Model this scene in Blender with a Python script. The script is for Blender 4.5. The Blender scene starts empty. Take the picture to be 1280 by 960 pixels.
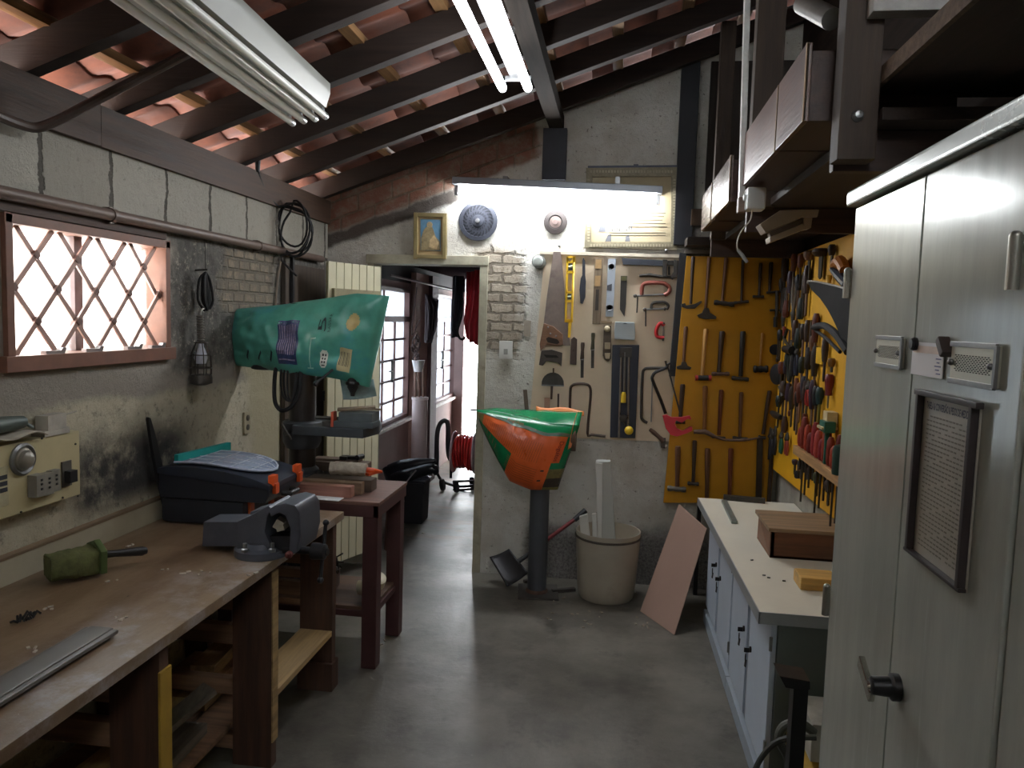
import bpy, bmesh, math, random
from math import sin, cos, pi, radians, atan, tan, sqrt
from mathutils import Vector, Matrix, Euler, noise
random.seed(7)
SC = bpy.context.scene
COL = SC.collection

# ------------------------------------------------------------------ camera maths
CH = 1.70; FL = 960.0; RHO = 0.03
_a = 132*cos(RHO)-78*sin(RHO); _b = -132*sin(RHO)-78*cos(RHO)
_th = atan(-_b/FL); _psi = atan(_a/FL*cos(_th))
CF = Vector((-sin(_psi)*cos(_th), cos(_psi)*cos(_th), -sin(_th)))
_R0 = Vector((cos(_psi), sin(_psi), 0)); _U0 = Vector((-sin(_psi)*sin(_th), cos(_psi)*sin(_th), cos(_th)))
CR = _R0*cos(RHO)+_U0*sin(RHO); CU = -_R0*sin(RHO)+_U0*cos(RHO)
def ray(u, v): return CF*FL+CR*(u-640)-CU*(v-480)
def PX(u, v, X): d = ray(u, v); t = X/d.x; return Vector((X, d.y*t, CH+d.z*t))
def PY(u, v, Y): d = ray(u, v); t = Y/d.y; return Vector((d.x*t, Y, CH+d.z*t))
def PZ(u, v, Z): d = ray(u, v); t = (Z-CH)/d.z; return Vector((d.x*t, d.y*t, Z))

# room constants
XL, XR, YB, YF = -1.93, 1.03, 4.95, -1.3
SL = 0.356
def zr(x): return 2.444+SL*(x-XL)            # underside of the rafters

# ------------------------------------------------------------------ materials
def lin(h):
    if isinstance(h, tuple): return h
    h = h.lstrip('#'); r = [int(h[i:i+2], 16)/255 for i in (0, 2, 4)]
    return tuple(c/12.92 if c <= .04045 else ((c+.055)/1.055)**2.4 for c in r)
_mats = {}
class NT:
    def __init__(s, name):
        s.m = bpy.data.materials.new(name); s.m.use_nodes = True
        s.t = s.m.node_tree; s.t.nodes.clear()
        s.out = s.n('ShaderNodeOutputMaterial')
    def n(s, t, **k):
        x = s.t.nodes.new(t)
        for a, b in k.items(): setattr(x, a, b)
        return x
    def l(s, a, b): s.t.links.new(a, b)
    def val(s, sock, v):
        if hasattr(v, 'node'): s.l(v, sock)
        elif isinstance(v, (tuple, list)) and len(v) == 3 and sock.type == 'RGBA': sock.default_value = (*v, 1)
        else: sock.default_value = v
    def mix(s, fac, a, b, mode='MIX'):
        x = s.n('ShaderNodeMix', data_type='RGBA', blend_type=mode)
        s.val(x.inputs[0], fac); s.val(x.inputs[6], a); s.val(x.inputs[7], b)
        return x.outputs[2]
    def math(s, op, a, b=0.0, c=None, clamp=False):
        x = s.n('ShaderNodeMath', operation=op, use_clamp=clamp)
        s.val(x.inputs[0], a); s.val(x.inputs[1], b)
        if c is not None: s.val(x.inputs[2], c)
        return x.outputs[0]
    def noise(s, vec, scale, detail=5, rough=.6):
        x = s.n('ShaderNodeTexNoise'); s.l(vec, x.inputs['Vector'])
        x.inputs['Scale'].default_value = scale; x.inputs['Detail'].default_value = detail; x.inputs['Roughness'].default_value = rough
        return x.outputs[0]
    def ramp(s, fac, a, b):
        x = s.n('ShaderNodeMapRange', interpolation_type='SMOOTHSTEP'); s.val(x.inputs[0], fac)
        s.val(x.inputs[1], a); s.val(x.inputs[2], b); return x.outputs[0]
    def scale(s, vec, v):
        x = s.n('ShaderNodeMapping'); s.l(vec, x.inputs[0]); x.inputs['Scale'].default_value = v; return x.outputs[0]
    def pos(s):
        return s.n('ShaderNodeNewGeometry').outputs['Position']
    def obj(s): return s.n('ShaderNodeTexCoord').outputs['Object']
    def sep(s, v):
        x = s.n('ShaderNodeSeparateXYZ'); s.l(v, x.inputs[0]); return x.outputs
    def comb(s, a, b, c=0.0):
        x = s.n('ShaderNodeCombineXYZ'); s.val(x.inputs[0], a); s.val(x.inputs[1], b); s.val(x.inputs[2], c); return x.outputs[0]
    def bump(s, h, strength=.3, dist=.01):
        x = s.n('ShaderNodeBump'); x.inputs['Strength'].default_value = strength; x.inputs['Distance'].default_value = dist
        s.l(h, x.inputs['Height']); return x.outputs[0]
    def brick(s, vec, c1, c2, mortar, w, h, msize=.01, offs=.5):
        x = s.n('ShaderNodeTexBrick'); s.l(vec, x.inputs['Vector'])
        x.offset = offs
        for k, v in (('Color1', c1), ('Color2', c2), ('Mortar', mortar)): s.val(x.inputs[k], v)
        x.inputs['Scale'].default_value = 1; x.inputs['Mortar Size'].default_value = msize
        x.inputs['Brick Width'].default_value = w; x.inputs['Row Height'].default_value = h
        x.inputs['Mortar Smooth'].default_value = .4
        return x.outputs[0], x.outputs[1]
    def bsdf(s, col, rough=.6, metal=0.0, normal=None, **k):
        x = s.n('ShaderNodeBsdfPrincipled'); s.val(x.inputs['Base Color'], col)
        s.val(x.inputs['Roughness'], rough); s.val(x.inputs['Metallic'], metal)
        if normal: s.l(normal, x.inputs['Normal'])
        for a, b in k.items(): s.val(x.inputs[a.replace('_', ' ')], b)
        s.l(x.outputs[0], s.out.inputs[0]); return x
def M(name, col, rough=.6, metal=0.0, var=.25, scale=9, bump=.0, col2=None, amt=.5, stretch=(1, 1, 1), **k):
    """a painted / wooden / metal surface with procedural mottling, optional second colour in patches"""
    if name in _mats: return _mats[name]
    t = NT(name); c = lin(col); v = t.scale(t.obj(), stretch)
    n1 = t.noise(v, scale, 6, .65)
    lo = tuple(x*(1-var) for x in c); hi = tuple(min(1, x*(1+var)) for x in c)
    cc = t.mix(t.ramp(n1, .25, .75), lo, hi)
    if col2:
        n2 = t.noise(v, scale*.55, 7, .7)
        cc = t.mix(t.ramp(n2, 1-amt-.08, 1-amt+.12), cc, lin(col2))
    nn = None
    if bump: nn = t.bump(t.noise(v, scale*3, 4), bump, .004)
    r = t.math('ADD', t.math('MULTIPLY', n1, .2), rough-.1, clamp=True)
    t.bsdf(cc, r, metal, nn, **k)
    _mats[name] = t.m; return t.m
def WOOD(name, col, col2=None, rough=.6, axis='X', var=.35, **k):
    st = {'X': (.6, 9, 9), 'Y': (9, .6, 9), 'Z': (9, 9, .6)}[axis]
    return M(name, col, rough, 0, var, 4, .25, col2, k.pop('amt', .35), st, **k)
def EMIT(name, col, strength):
    t = NT(name); e = t.n('ShaderNodeEmission'); e.inputs[0].default_value = (*lin(col), 1); e.inputs[1].default_value = strength
    t.l(e.outputs[0], t.out.inputs[0]); return t.m

# ------------------------------------------------------------------ mesh builder (world coordinates)
class B:
    def __init__(s): s.v = []; s.f = []; s.mi = []; s.cur = 0
    def add(s, vs, fs, T=None):
        o = len(s.v)
        s.v += [(T @ Vector(p)) if T else Vector(p) for p in vs]
        for f in fs: s.f.append([i+o for i in f]); s.mi.append(s.cur)
        return s
    def bx(s, x0, x1, y0, y1, z0, z1, T=None):
        vs = [(x, y, z) for x in (x0, x1) for y in (y0, y1) for z in (z0, z1)]
        return s.add(vs, [(0, 1, 3, 2), (4, 6, 7, 5), (0, 4, 5, 1), (2, 3, 7, 6), (0, 2, 6, 4), (1, 5, 7, 3)], T)
    def box(s, c, d, rot=(0, 0, 0), T=None):
        Mx = Matrix.Translation(Vector(c)) @ Euler(rot).to_matrix().to_4x4()
        if T: Mx = T @ Mx
        a, b, e = d[0]/2, d[1]/2, d[2]/2
        return s.bx(-a, a, -b, b, -e, e, Mx)
    def beam(s, p0, p1, w, h, up=(0, 0, 1), T=None):
        p0, p1 = Vector(p0), Vector(p1); d = p1-p0; L = d.length; x = d/L
        y = Vector(up).cross(x)
        if y.length < 1e-5: y = Vector((0, 1, 0)).cross(x)
        y.normalize(); z = x.cross(y)
        Mx = Matrix(((x.x, y.x, z.x, p0.x), (x.y, y.y, z.y, p0.y), (x.z, y.z, z.z, p0.z), (0, 0, 0, 1)))
        if T: Mx = T @ Mx
        return s.bx(0, L, -w/2, w/2, -h/2, h/2, Mx)
    def cyl(s, p0, p1, r, r2=None, n=14, T=None):
        return s.tube([p0, p1], [r, r if r2 is None else r2], n, T=T)
    def tube(s, pts, r, n=8, closed=False, T=None, sub=0):
        P = [Vector(p) for p in pts]; R = list(r) if isinstance(r, (list, tuple)) else [r]*len(P)
        if sub: P, R = catmull(P, R, sub, closed)
        m = len(P); vs = []; fs = []
        nrm = None
        for i in range(m):
            if closed: d = P[(i+1) % m]-P[i-1]
            else: d = P[min(i+1, m-1)]-P[max(i-1, 0)]
            if d.length < 1e-9: d = Vector((0, 0, 1))
            d.normalize()
            if nrm is None:
                nrm = d.orthogonal().normalized()
            else:
                nrm = nrm-d*nrm.dot(d)
                nrm = nrm.normalized() if nrm.length > 1e-6 else d.orthogonal().normalized()
            bi = d.cross(nrm)
            for k in range(n):
                a = 2*pi*k/n; vs.append(P[i]+(nrm*cos(a)+bi*sin(a))*R[i])
        for i in range(m if closed else m-1):
            j = (i+1) % m
            for k in range(n):
                fs.append((i*n+k, i*n+(k+1) % n, j*n+(k+1) % n, j*n+k))
        if not closed: fs += [tuple(range(n))[::-1], tuple((m-1)*n+k for k in range(n))]
        return s.add(vs, fs, T)
    def lathe(s, prof, c=(0, 0, 0), axis=(0, 0, 1), n=24, T=None):
        z = Vector(axis).normalized(); x = z.orthogonal().normalized(); y = z.cross(x); c = Vector(c)
        vs = []; fs = []; m = len(prof)
        for r, h in prof:
            for k in range(n):
                a = 2*pi*k/n; vs.append(c+z*h+(x*cos(a)+y*sin(a))*max(r, 1e-4))
        for i in range(m-1):
            for k in range(n): fs.append((i*n+k, i*n+(k+1) % n, (i+1)*n+(k+1) % n, (i+1)*n+k))
        fs += [tuple(range(n))[::-1], tuple((m-1)*n+k for k in range(n))]
        return s.add(vs, fs, T)
    def prism(s, front, off):
        """front: list of 3D points (a planar outline); off: vector to the back face"""
        n = len(front); off = Vector(off)
        vs = [Vector(p) for p in front]+[Vector(p)+off for p in front]
        fs = [tuple(range(n)), tuple(range(2*n-1, n-1, -1))]+[(i, i+n, (i+1) % n+n, (i+1) % n) for i in range(n)]
        return s.add(vs, fs)
    def ball(s, c, r, sc=(1, 1, 1), n=14, T=None):
        vs = []; fs = []; m = max(6, n//2); c = Vector(c)
        for i in range(m+1):
            t = pi*i/m
            for k in range(n):
                a = 2*pi*k/n
                vs.append(c+Vector((sin(t)*cos(a)*r*sc[0], sin(t)*sin(a)*r*sc[1], cos(t)*r*sc[2])))
        for i in range(m):
            for k in range(n): fs.append((i*n+k, (i+1)*n+k, (i+1)*n+(k+1) % n, i*n+(k+1) % n))
        return s.add(vs, fs, T)
    def grid(s, fn, nu, nv, mfn=None):
        o = len(s.v)
        for i in range(nu+1):
            for j in range(nv+1): s.v.append(Vector(fn(i/nu, j/nv)))
        for i in range(nu):
            for j in range(nv):
                s.f.append([o+i*(nv+1)+j, o+(i+1)*(nv+1)+j, o+(i+1)*(nv+1)+j+1, o+i*(nv+1)+j+1])
                s.mi.append(mfn((i+.5)/nu, (j+.5)/nv) if mfn else s.cur)
        return s
def catmull(P, R, sub, closed=False):
    n = len(P); o = []; rr = []
    for i in range(n if closed else n-1):
        if closed: a, b, c, d = P[i-1], P[i], P[(i+1) % n], P[(i+2) % n]
        else: a, b, c, d = P[max(i-1, 0)], P[i], P[i+1], P[min(i+2, n-1)]
        for k in range(sub):
            t = k/sub
            o.append(.5*((2*b)+(c-a)*t+(2*a-5*b+4*c-d)*t*t+(3*b-a-3*c+d)*t**3))
            rr.append(R[i]*(1-t)+R[(i+1) % n]*t)
    if not closed: o.append(P[-1]); rr.append(R[-1])
    return o, rr

# ------------------------------------------------------------------ objects
MW = {}
def _mesh(name, b, mats, Minv, bev=0, weld=True, angle=35):
    me = bpy.data.meshes.new(name)
    me.from_pydata([tuple(Minv @ p) for p in b.v], [], b.f)
    for i, m in enumerate(mats): me.materials.append(m)
    bm = bmesh.new(); bm.from_mesh(me); bm.faces.ensure_lookup_table()
    for f, k in zip(bm.faces, b.mi): f.material_index = min(k, len(mats)-1)
    if weld: bmesh.ops.remove_doubles(bm, verts=bm.verts, dist=1e-5)
    bmesh.ops.recalc_face_normals(bm, faces=bm.faces)
    if bev:
        ed = [e for e in bm.edges if len(e.link_faces) == 2 and e.calc_face_angle(0) > radians(40)]
        try: bmesh.ops.bevel(bm, geom=ed, offset=bev, segments=2, affect='EDGES', profile=.6, clamp_overlap=True)
        except Exception: pass
    bm.to_mesh(me); bm.free()
    for p in me.polygons: p.use_smooth = True
    me.set_sharp_from_angle(angle=radians(angle))
    return me
def tag(o, label, cat, group=None, kind=None):
    o['label'] = label; o['category'] = cat
    if group: o['group'] = group
    if kind: o['kind'] = kind
    return o
def thing(name, label, cat, loc=(0, 0, 0), rz=0.0, group=None):
    o = bpy.data.objects.new(name, None); COL.objects.link(o)
    o.empty_display_size = .05
    o.location = loc; o.rotation_euler = (0, 0, rz)
    MW[o.name] = Matrix.Translation(Vector(loc)) @ Matrix.Rotation(rz, 4, 'Z')
    return tag(o, label, cat, group)
def _wn(o):
    m = o.modifiers.new('weighted', 'WEIGHTED_NORMAL'); m.keep_sharp = True; m.weight = 100
def part(name, b, mat, parent, bev=0, label=None, angle=35, local=False):
    mats = mat if isinstance(mat, (list, tuple)) else [mat]
    Mi = Matrix() if local else MW[parent.name].inverted()
    o = bpy.data.objects.new(name, _mesh(name, b, mats, Mi, bev, angle=angle)); COL.objects.link(o)
    o.parent = parent; MW[o.name] = MW[parent.name]
    if label: o['label'] = label
    if bev: _wn(o)
    return o
def solo(name, b, mat, label=None, cat=None, group=None, bev=0, kind=None, angle=35):
    mats = mat if isinstance(mat, (list, tuple)) else [mat]
    xs = [p.x for p in b.v]; ys = [p.y for p in b.v]; zs = [p.z for p in b.v]
    c = Vector(((min(xs)+max(xs))/2, (min(ys)+max(ys))/2, min(zs)))
    if kind == 'structure': c = Vector((0, 0, 0))
    o = bpy.data.objects.new(name, _mesh(name, b, mats, Matrix.Translation(-c), bev, angle=angle)); COL.objects.link(o)
    o.location = c; MW[o.name] = Matrix.Translation(c)
    if label: tag(o, label, cat, group)
    if kind: o['kind'] = kind
    if bev: _wn(o)
    return o
def struct(name, b, mat, bev=0): return solo(name, b, mat, kind='structure', bev=bev)
def textmesh(s, size=1.0, ex=0.0, bold=0.0):
    cu = bpy.data.curves.new('lettering', 'FONT'); cu.body = s; cu.size = size; cu.align_x = 'CENTER'; cu.align_y = 'CENTER'; cu.extrude = ex
    cu.resolution_u = 3; cu.offset = bold
    ob = bpy.data.objects.new('lettering', cu); COL.objects.link(ob)
    dg = bpy.context.evaluated_depsgraph_get(); me = bpy.data.meshes.new_from_object(ob.evaluated_get(dg))
    vs = [v.co.copy() for v in me.vertices]; fs = [list(p.vertices) for p in me.polygons]
    bpy.data.objects.remove(ob); bpy.data.curves.remove(cu); bpy.data.meshes.remove(me)
    return vs, fs
# ------------------------------------------------------------------ palette
dark_wood = WOOD('dark_roof_timber', '#2c211b', '#1b1410', .75)
dark_woodZ = WOOD('dark_post_timber', '#382a22', '#231a15', .65, 'Z')
dark_woodY = WOOD('dark_timber_along', '#4e3a2d', '#33251d', .65, 'Y')
batten_wood = WOOD('pale_batten', '#86643f', '#9c774c', .7, 'Y')
clay = M('roof_clay', '#62331f', .85, 0, .4, 5, .3, '#3a2218', .4)
bench_dark = WOOD('bench_dark_plank', '#4b3325', '#2f2018', .7, 'Z')
bench_rail = WOOD('bench_rail_plank', '#80624a', '#5d4632', .7, 'X')
pale_plank = WOOD('pale_plank', '#9c8258', '#7f6745', .65, 'Y')
white_metal = M('white_enamel', '#999b94', .35, 0, .06, 4)
black_plastic = M('black_plastic', '#17181a', .45, 0, .2, 6)
black_rubber = M('black_rubber', '#141416', .7, 0, .2, 12)
steel = M('worn_steel', '#8b8c8c', .38, .85, .2, 14, col2='#5a4a40', amt=.25)
dark_steel = M('dark_steel', '#4a4743', .5, .7, .3, 16, col2='#43302a', amt=.35)
rust = M('rusty_steel', '#6d574a', .65, .45, .3, 14, col2='#4e382e', amt=.45)
iron = M('cast_iron_grey', '#3c4048', .5, .35, .2, 10, .2)
handle_brown = WOOD('handle_brown', '#6a4830', '#4b3222', .55, 'Z')
handle_red = WOOD('handle_reddish', '#6f3c28', '#54301f', .5, 'Z')
handle_dark = WOOD('handle_dark', '#3d2c22', '#281d17', .55, 'Z')
handle_pale = WOOD('handle_pale', '#b98b4f', '#9a7340', .5, 'Z')
maroon = M('maroon_paint', '#462a29', .5, 0, .2, 8, .1, '#33201f', .3)
red_plastic = M('red_plastic', '#b3262a', .4, 0, .12, 6)
orange_plastic = M('orange_plastic', '#c44a18', .4, 0, .1, 6)
green_dark = M('dark_green_plastic', '#1e4a3c', .45, 0, .2, 6)
paper = M('paper_white', '#cfd0d0', .8, 0, .05, 4)
ink = M('ink', '#2b2c33', .7, 0, .1, 4)
yellow_plastic = M('yellow_plastic', '#d3b128', .4, 0, .1, 6)

# ------------------------------------------------------------------ wall materials
def wall_left_mat():
    t = NT('plaster_blocks_left'); p = t.pos(); X, Y, Z = t.sep(p)
    v = t.comb(Y, Z)
    wob = t.math('MULTIPLY', t.math('SUBTRACT', t.noise(p, 5, 5), .5), .16)
    zz = t.math('ADD', Z, wob); yy = t.math('ADD', Y, t.math('MULTIPLY', t.math('SUBTRACT', t.noise(p, 3.3, 5), .5), .5))
    plaster = t.mix(t.ramp(t.noise(p, 2.2, 8, .7), .35, .7), lin('#aea791'), lin('#c6bfa7'))
    plaster = t.mix(t.ramp(t.noise(p, 26, 5, .7), .52, .75), plaster, lin('#6f695d'))
    # rough unpainted cement patch above the bench, right of the window
    cem = t.mix(t.ramp(t.noise(p, 14, 7, .75), .35, .68), lin('#6b6862'), lin('#4b4843'))
    cem = t.mix(t.ramp(t.noise(p, 34, 5, .8), .56, .64), cem, lin('#989284'))
    plaster = t.mix(t.ramp(zz, 1.30, 1.36), plaster, lin('#968f84'))
    m1 = t.math('MULTIPLY', t.ramp(zz, 1.38, 1.46), t.ramp(yy, 3.06, 3.2))
    plaster = t.mix(m1, plaster, cem)
    bc, bf = t.brick(v, lin('#a0937d'), lin('#857866'), lin('#6b6458'), .115, .056, .01)
    bc = t.mix(t.ramp(t.noise(p, 13, 7, .8), .40, .56), bc, lin('#7b7365'))
    m2 = t.math('MULTIPLY', t.math('MULTIPLY', t.ramp(yy, 3.5, 3.6), t.math('SUBTRACT', 1, t.ramp(yy, 4.1, 4.25))), t.math('MULTIPLY', t.ramp(zz, 1.68, 1.74), t.math('SUBTRACT', 1, t.ramp(zz, 2.0, 2.03))))
    plaster = t.mix(m2, plaster, bc)
    pal = t.math('MULTIPLY', t.ramp(yy, 3.75, 3.9), t.math('SUBTRACT', 1, t.ramp(zz, 1.55, 1.75)))
    plaster = t.mix(pal, plaster, lin('#b5ad90'))
    # white aerated blocks under the wall plate
    kc, kf = t.brick(t.comb(t.math('ADD', t.math('ADD', Y, .14), t.math('MULTIPLY', t.math('SUBTRACT', t.noise(p, 9, 5, .7), .5), .07)), t.math('SUBTRACT', Z, .01)), lin('#b8b5a9'), lin('#a29e92'), lin('#5c5850'), .36, .255, .013, .0)
    kc = t.mix(t.ramp(t.noise(p, 30, 6, .7), .55, .75), kc, lin('#8b887c'))
    plaster = t.mix(t.ramp(zz, 2.02, 2.05), plaster, kc)
    # black soot smear low over the bench
    s1 = t.math('MULTIPLY', t.ramp(Y, 2.4, 2.6), t.math('SUBTRACT', 1, t.ramp(Y, 3.1, 3.45)))
    s2 = t.math('MULTIPLY', t.ramp(Z, .86, .98), t.math('SUBTRACT', 1, t.ramp(Z, 1.1, 1.32)))
    soot = t.math('MULTIPLY', t.math('MULTIPLY', s1, s2), t.ramp(t.noise(p, 5, 6, .7), .25, .55))
    plaster = t.mix(t.math('MULTIPLY', soot, .95), plaster, lin('#23242a'))
    h = t.math('ADD', t.noise(p, 22, 8, .75), t.math('MULTIPLY', t.noise(p, 5, 3), .8))
    h = t.math('ADD', h, t.math('MULTIPLY', t.math('MULTIPLY', bf, m2), -1.5))
    h = t.math('ADD', h, t.math('MULTIPLY', t.math('MULTIPLY', kf, t.ramp(zz, 2.02, 2.05)), -1.2))
    t.bsdf(plaster, .85, 0, t.bump(h, .8, .018)); return t.m
def wall_back_mat():
    t = NT('whitewash_back'); p = t.pos(); X, Y, Z = t.sep(p)
    v = t.comb(X, Z)
    xx = t.math('ADD', X, t.math('MULTIPLY', t.math('SUBTRACT', t.noise(p, 6, 5), .5), .22))
    zz = t.math('ADD', Z, t.math('MULTIPLY', t.math('SUBTRACT', t.noise(p, 5, 6, .7), .5), .22))
    c = t.mix(t.ramp(t.noise(p, 3, 8, .7), .35, .7), lin('#d2d1ca'), lin('#bcb7ab'))
    c = t.mix(t.ramp(t.noise(p, 45, 5, .7), .6, .7), c, lin('#77716a'))
    # exposed pale brick beside the doorway
    wv = t.comb(t.math('ADD', X, t.math('MULTIPLY', t.math('SUBTRACT', t.noise(p, 14, 4), .5), .05)), t.math('ADD', Z, t.math('MULTIPLY', t.math('SUBTRACT', t.noise(p, 11, 4), .5), .045)))
    bc, bf = t.brick(wv, lin('#b5aa98'), lin('#9c9180'), lin('#7d7466'), .15, .062, .011)
    bc = t.mix(t.ramp(t.noise(p, 38, 6, .8), .5, .68), bc, lin('#68604f'))
    m1 = t.math('MULTIPLY', t.ramp(xx, -.95, -.9), t.math('SUBTRACT', 1, t.ramp(xx, -.66, -.6)))
    m1 = t.math('MULTIPLY', m1, t.math('MULTIPLY', t.ramp(zz, 1.42, 1.5), t.math('SUBTRACT', 1, t.ramp(zz, 2.1, 2.16))))
    c = t.mix(m1, c, bc)
    # orange hollow bricks under the rafter on the left of the gable
    oc, of = t.brick(t.comb(X, t.math('SUBTRACT', Z, t.math('MULTIPLY', X, SL)), 0.0), lin('#7d5646'), lin('#8d604c'), lin('#75614f'), .23, .115, .008)
    oc = t.mix(t.ramp(t.noise(p, 14, 6, .75), .42, .66), oc, lin('#8a7768'))
    slope = t.math('SUBTRACT', t.math('ADD', Z, t.math('MULTIPLY', t.math('SUBTRACT', t.noise(p, 7, 5), .5), .08)), t.math('MULTIPLY', X, SL))
    z0 = 2.444-SL*XL
    m2 = t.math('MULTIPLY', t.ramp(slope, z0-.24, z0-.2), t.math('SUBTRACT', 1, t.ramp(xx, -.58, -.5)))
    c = t.mix(m2, c, oc)
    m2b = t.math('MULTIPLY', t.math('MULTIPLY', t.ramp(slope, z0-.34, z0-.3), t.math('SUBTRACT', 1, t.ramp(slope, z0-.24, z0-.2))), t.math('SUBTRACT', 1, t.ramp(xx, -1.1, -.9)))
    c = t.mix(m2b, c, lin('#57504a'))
    # raw grey cement at the foot
    m3 = t.math('MULTIPLY', t.math('SUBTRACT', 1, t.ramp(zz, .28, .42)), t.ramp(xx, -.6, -.5))
    cem = t.mix(t.ramp(t.noise(p, 60, 4, .8), .4, .65), lin('#85827e'), lin('#55524f'))
    c = t.mix(m3, c, cem)
    h = t.math('ADD', t.noise(p, 24, 8, .75), t.math('MULTIPLY', t.math('MULTIPLY', bf, m1), -2.0))
    h = t.math('ADD', h, t.math('MULTIPLY', t.math('MULTIPLY', of, m2), -2.0))
    h = t.math('ADD', h, t.math('MULTIPLY', t.noise(p, 4, 3), .8))
    t.bsdf(c, .85, 0, t.bump(h, .8, .016)); return t.m
def floor_mat():
    t = NT('stained_concrete'); p = t.pos(); X, Y, Z = t.sep(p)
    c = t.mix(t.ramp(t.noise(p, 1.6, 8, .65), .3, .72), lin('#4f4c43'), lin('#77736a'))
    c = t.mix(t.ramp(t.noise(p, 4.5, 8, .7), .52, .72), c, lin('#45413b'))
    c = t.mix(t.ramp(t.noise(p, 70, 4, .7), .64, .72), c, lin('#7d7972'))
    # brown dirt tracked across the corridor
    d = t.math('MULTIPLY', t.ramp(Y, 5.3, 5.8), t.ramp(t.noise(t.scale(p, (1, 3, 1)), 2.2, 6), .5, .62))
    c = t.mix(t.math('MULTIPLY', d, .7), c, lin('#6d5546'))
    # a wet-looking dark oil patch and scuffs
    o = t.ramp(t.noise(p, 1.1, 7, .68), .47, .62)
    c = t.mix(t.math('MULTIPLY', o, .62), c, lin('#38352f'))
    r = t.math('ADD', .2, t.math('MULTIPLY', t.noise(p, 3, 6, .7), .38))
    t.bsdf(c, r, 0, t.bump(t.noise(p, 30, 7, .7), .25, .006)); return t.m
def wall_right_mat():
    t = NT('right_wall_two_tone'); p = t.pos(); X, Y, Z = t.sep(p)
    c = t.mix(t.ramp(t.noise(p, 3, 7, .7), .3, .7), lin('#8c887e'), lin('#aaa79c'))
    d = t.mix(t.ramp(t.noise(t.scale(p, (1, .6, 9)), 4, 6), .3, .7), lin('#1d1612'), lin('#2a211b'))
    t.bsdf(t.mix(t.ramp(Z, 2.09, 2.11), c, d), .9, Specular_IOR_Level=.1); return t.m
plain_white = M('old_whitewash', '#aaa79c', .85, 0, .15, 3, .3, '#8c877c', .3)
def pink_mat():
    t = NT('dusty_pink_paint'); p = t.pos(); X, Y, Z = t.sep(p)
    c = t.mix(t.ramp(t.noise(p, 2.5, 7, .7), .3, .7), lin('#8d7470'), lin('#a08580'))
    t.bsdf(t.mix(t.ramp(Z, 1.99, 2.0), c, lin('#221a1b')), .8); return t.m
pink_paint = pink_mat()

# ------------------------------------------------------------------ shell
b = B(); b.bx(XL-.08, 1.4, YF-.1, 9.6, -.12, 0); struct('floor', b, floor_mat())
# left wall with the window opening
wy0, wy1, wz0, wz1 = 2.20, 3.10, 1.50, 1.985
ZT = 2.285                                          # underside of wall plate
b = B()
b.bx(XL-.10, XL, YF, wy0, 0, ZT); b.bx(XL-.10, XL, wy1, YB, 0, ZT)
b.bx(XL-.10, XL, wy0, wy1, 0, wz0); b.bx(XL-.10, XL, wy0, wy1, wz1, ZT)
struct('wall_left', b, wall_left_mat())
# back wall with the doorway notch and sloping top
dx0, dx1, dz = -1.62, -.885, 2.045
top = lambda x: zr(x)+.075
out = [(XL-.16, 0), (dx0, 0), (dx0, dz), (dx1, dz), (dx1, 0), (1.2, 0), (1.2, top(1.2)), (XL-.16, top(XL-.16))]
b = B(); b.prism([(x, YB, z) for x, z in out], (0, .16, 0)); struct('wall_back', b, wall_back_mat())
b = B(); b.bx(XR, XR+.16, YF, YB, 0, zr(XR)+.1); struct('wall_right', b, wall_right_mat())
b = B(); b.bx(XL-.16, XR+.16, YF-.12, YF, 0, 3.0); struct('wall_front', b, plain_white)
# timber lintel and jamb linings of the doorway
jamb = M('flaking_cream_paint', '#a5a08c', .7, 0, .2, 12, .3, '#6d6250', .3)
b = B(); b.bx(dx0-.04, dx1+.045, YB-.018, YB+.17, dz-.01, dz+.05)
b.bx(dx1-.012, dx1+.042, YB-.014, YB+.17, 0, dz); b.bx(dx0-.03, dx0+.012, YB-.012, YB+.17, 0, dz)
struct('trim_1', b, jamb, .004)

# ------------------------------------------------------------------ roof
def ROOF(u, v, off=.0):
    d = ray(u, v); t = (2.444-SL*XL-off-CH)/(d.z-SL*d.x); return Vector((d.x*t, d.y*t, CH+d.z*t))
b = B()
NY = 34; yt0, yt1 = YF-.15, 5.75; PIT = .205
def tile_row(k):
    s0 = -2.42+k*.36; s1 = s0+.40
    nY = int((yt1-yt0)/PIT*6)
    def fn(u, w):
        x = s0+(s1-s0)*u; y = yt0+(yt1-yt0)*w
        ph = y/PIT*2*pi
        z = zr(x)+.178+.014*cos(ph)+.012*(1-u)*1.0-.01+.003*noise.noise(Vector((k*3.1, math.floor(y/PIT+.5)*1.7, 0)))*3
        return (x, y, z)
    b.grid(fn, 2, nY)
for k in range(12): tile_row(k)
ce = struct('ceiling', b, clay)
sm = ce.modifiers.new('thickness', 'SOLIDIFY'); sm.thickness = .014; sm.offset = 1
# rafters
ry = [-.9, -.3, .24, .80, 1.36, 1.86, 2.34, 2.80, 3.27, 3.78, 4.30, 4.87]
nms = {11: 'dark roof rafter lying against the back wall', 10: 'dark roof rafter next to the one against the back wall',
       9: 'third dark roof rafter from the back wall', 8: 'fourth dark roof rafter from the back wall',
       7: 'fifth dark roof rafter from the back wall', 6: 'sixth dark roof rafter from the back wall, above the unlit lamp',
       5: 'seventh dark roof rafter from the back wall, at the photo\'s upper left', 4: 'eighth dark roof rafter from the back wall, at the photo\'s top left corner'}
for i, y in enumerate(ry):
    if i < 4: continue
    b = B(); x0, x1 = -2.38, XR-.004
    b.beam((x0, y, zr(x0)+.055), (x1, y, zr(x1)+.055), .06, .11, (0, 0, 1))
    solo('rafter', b, dark_wood, nms[i], 'rafter', 'dark roof rafters', .004)
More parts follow.
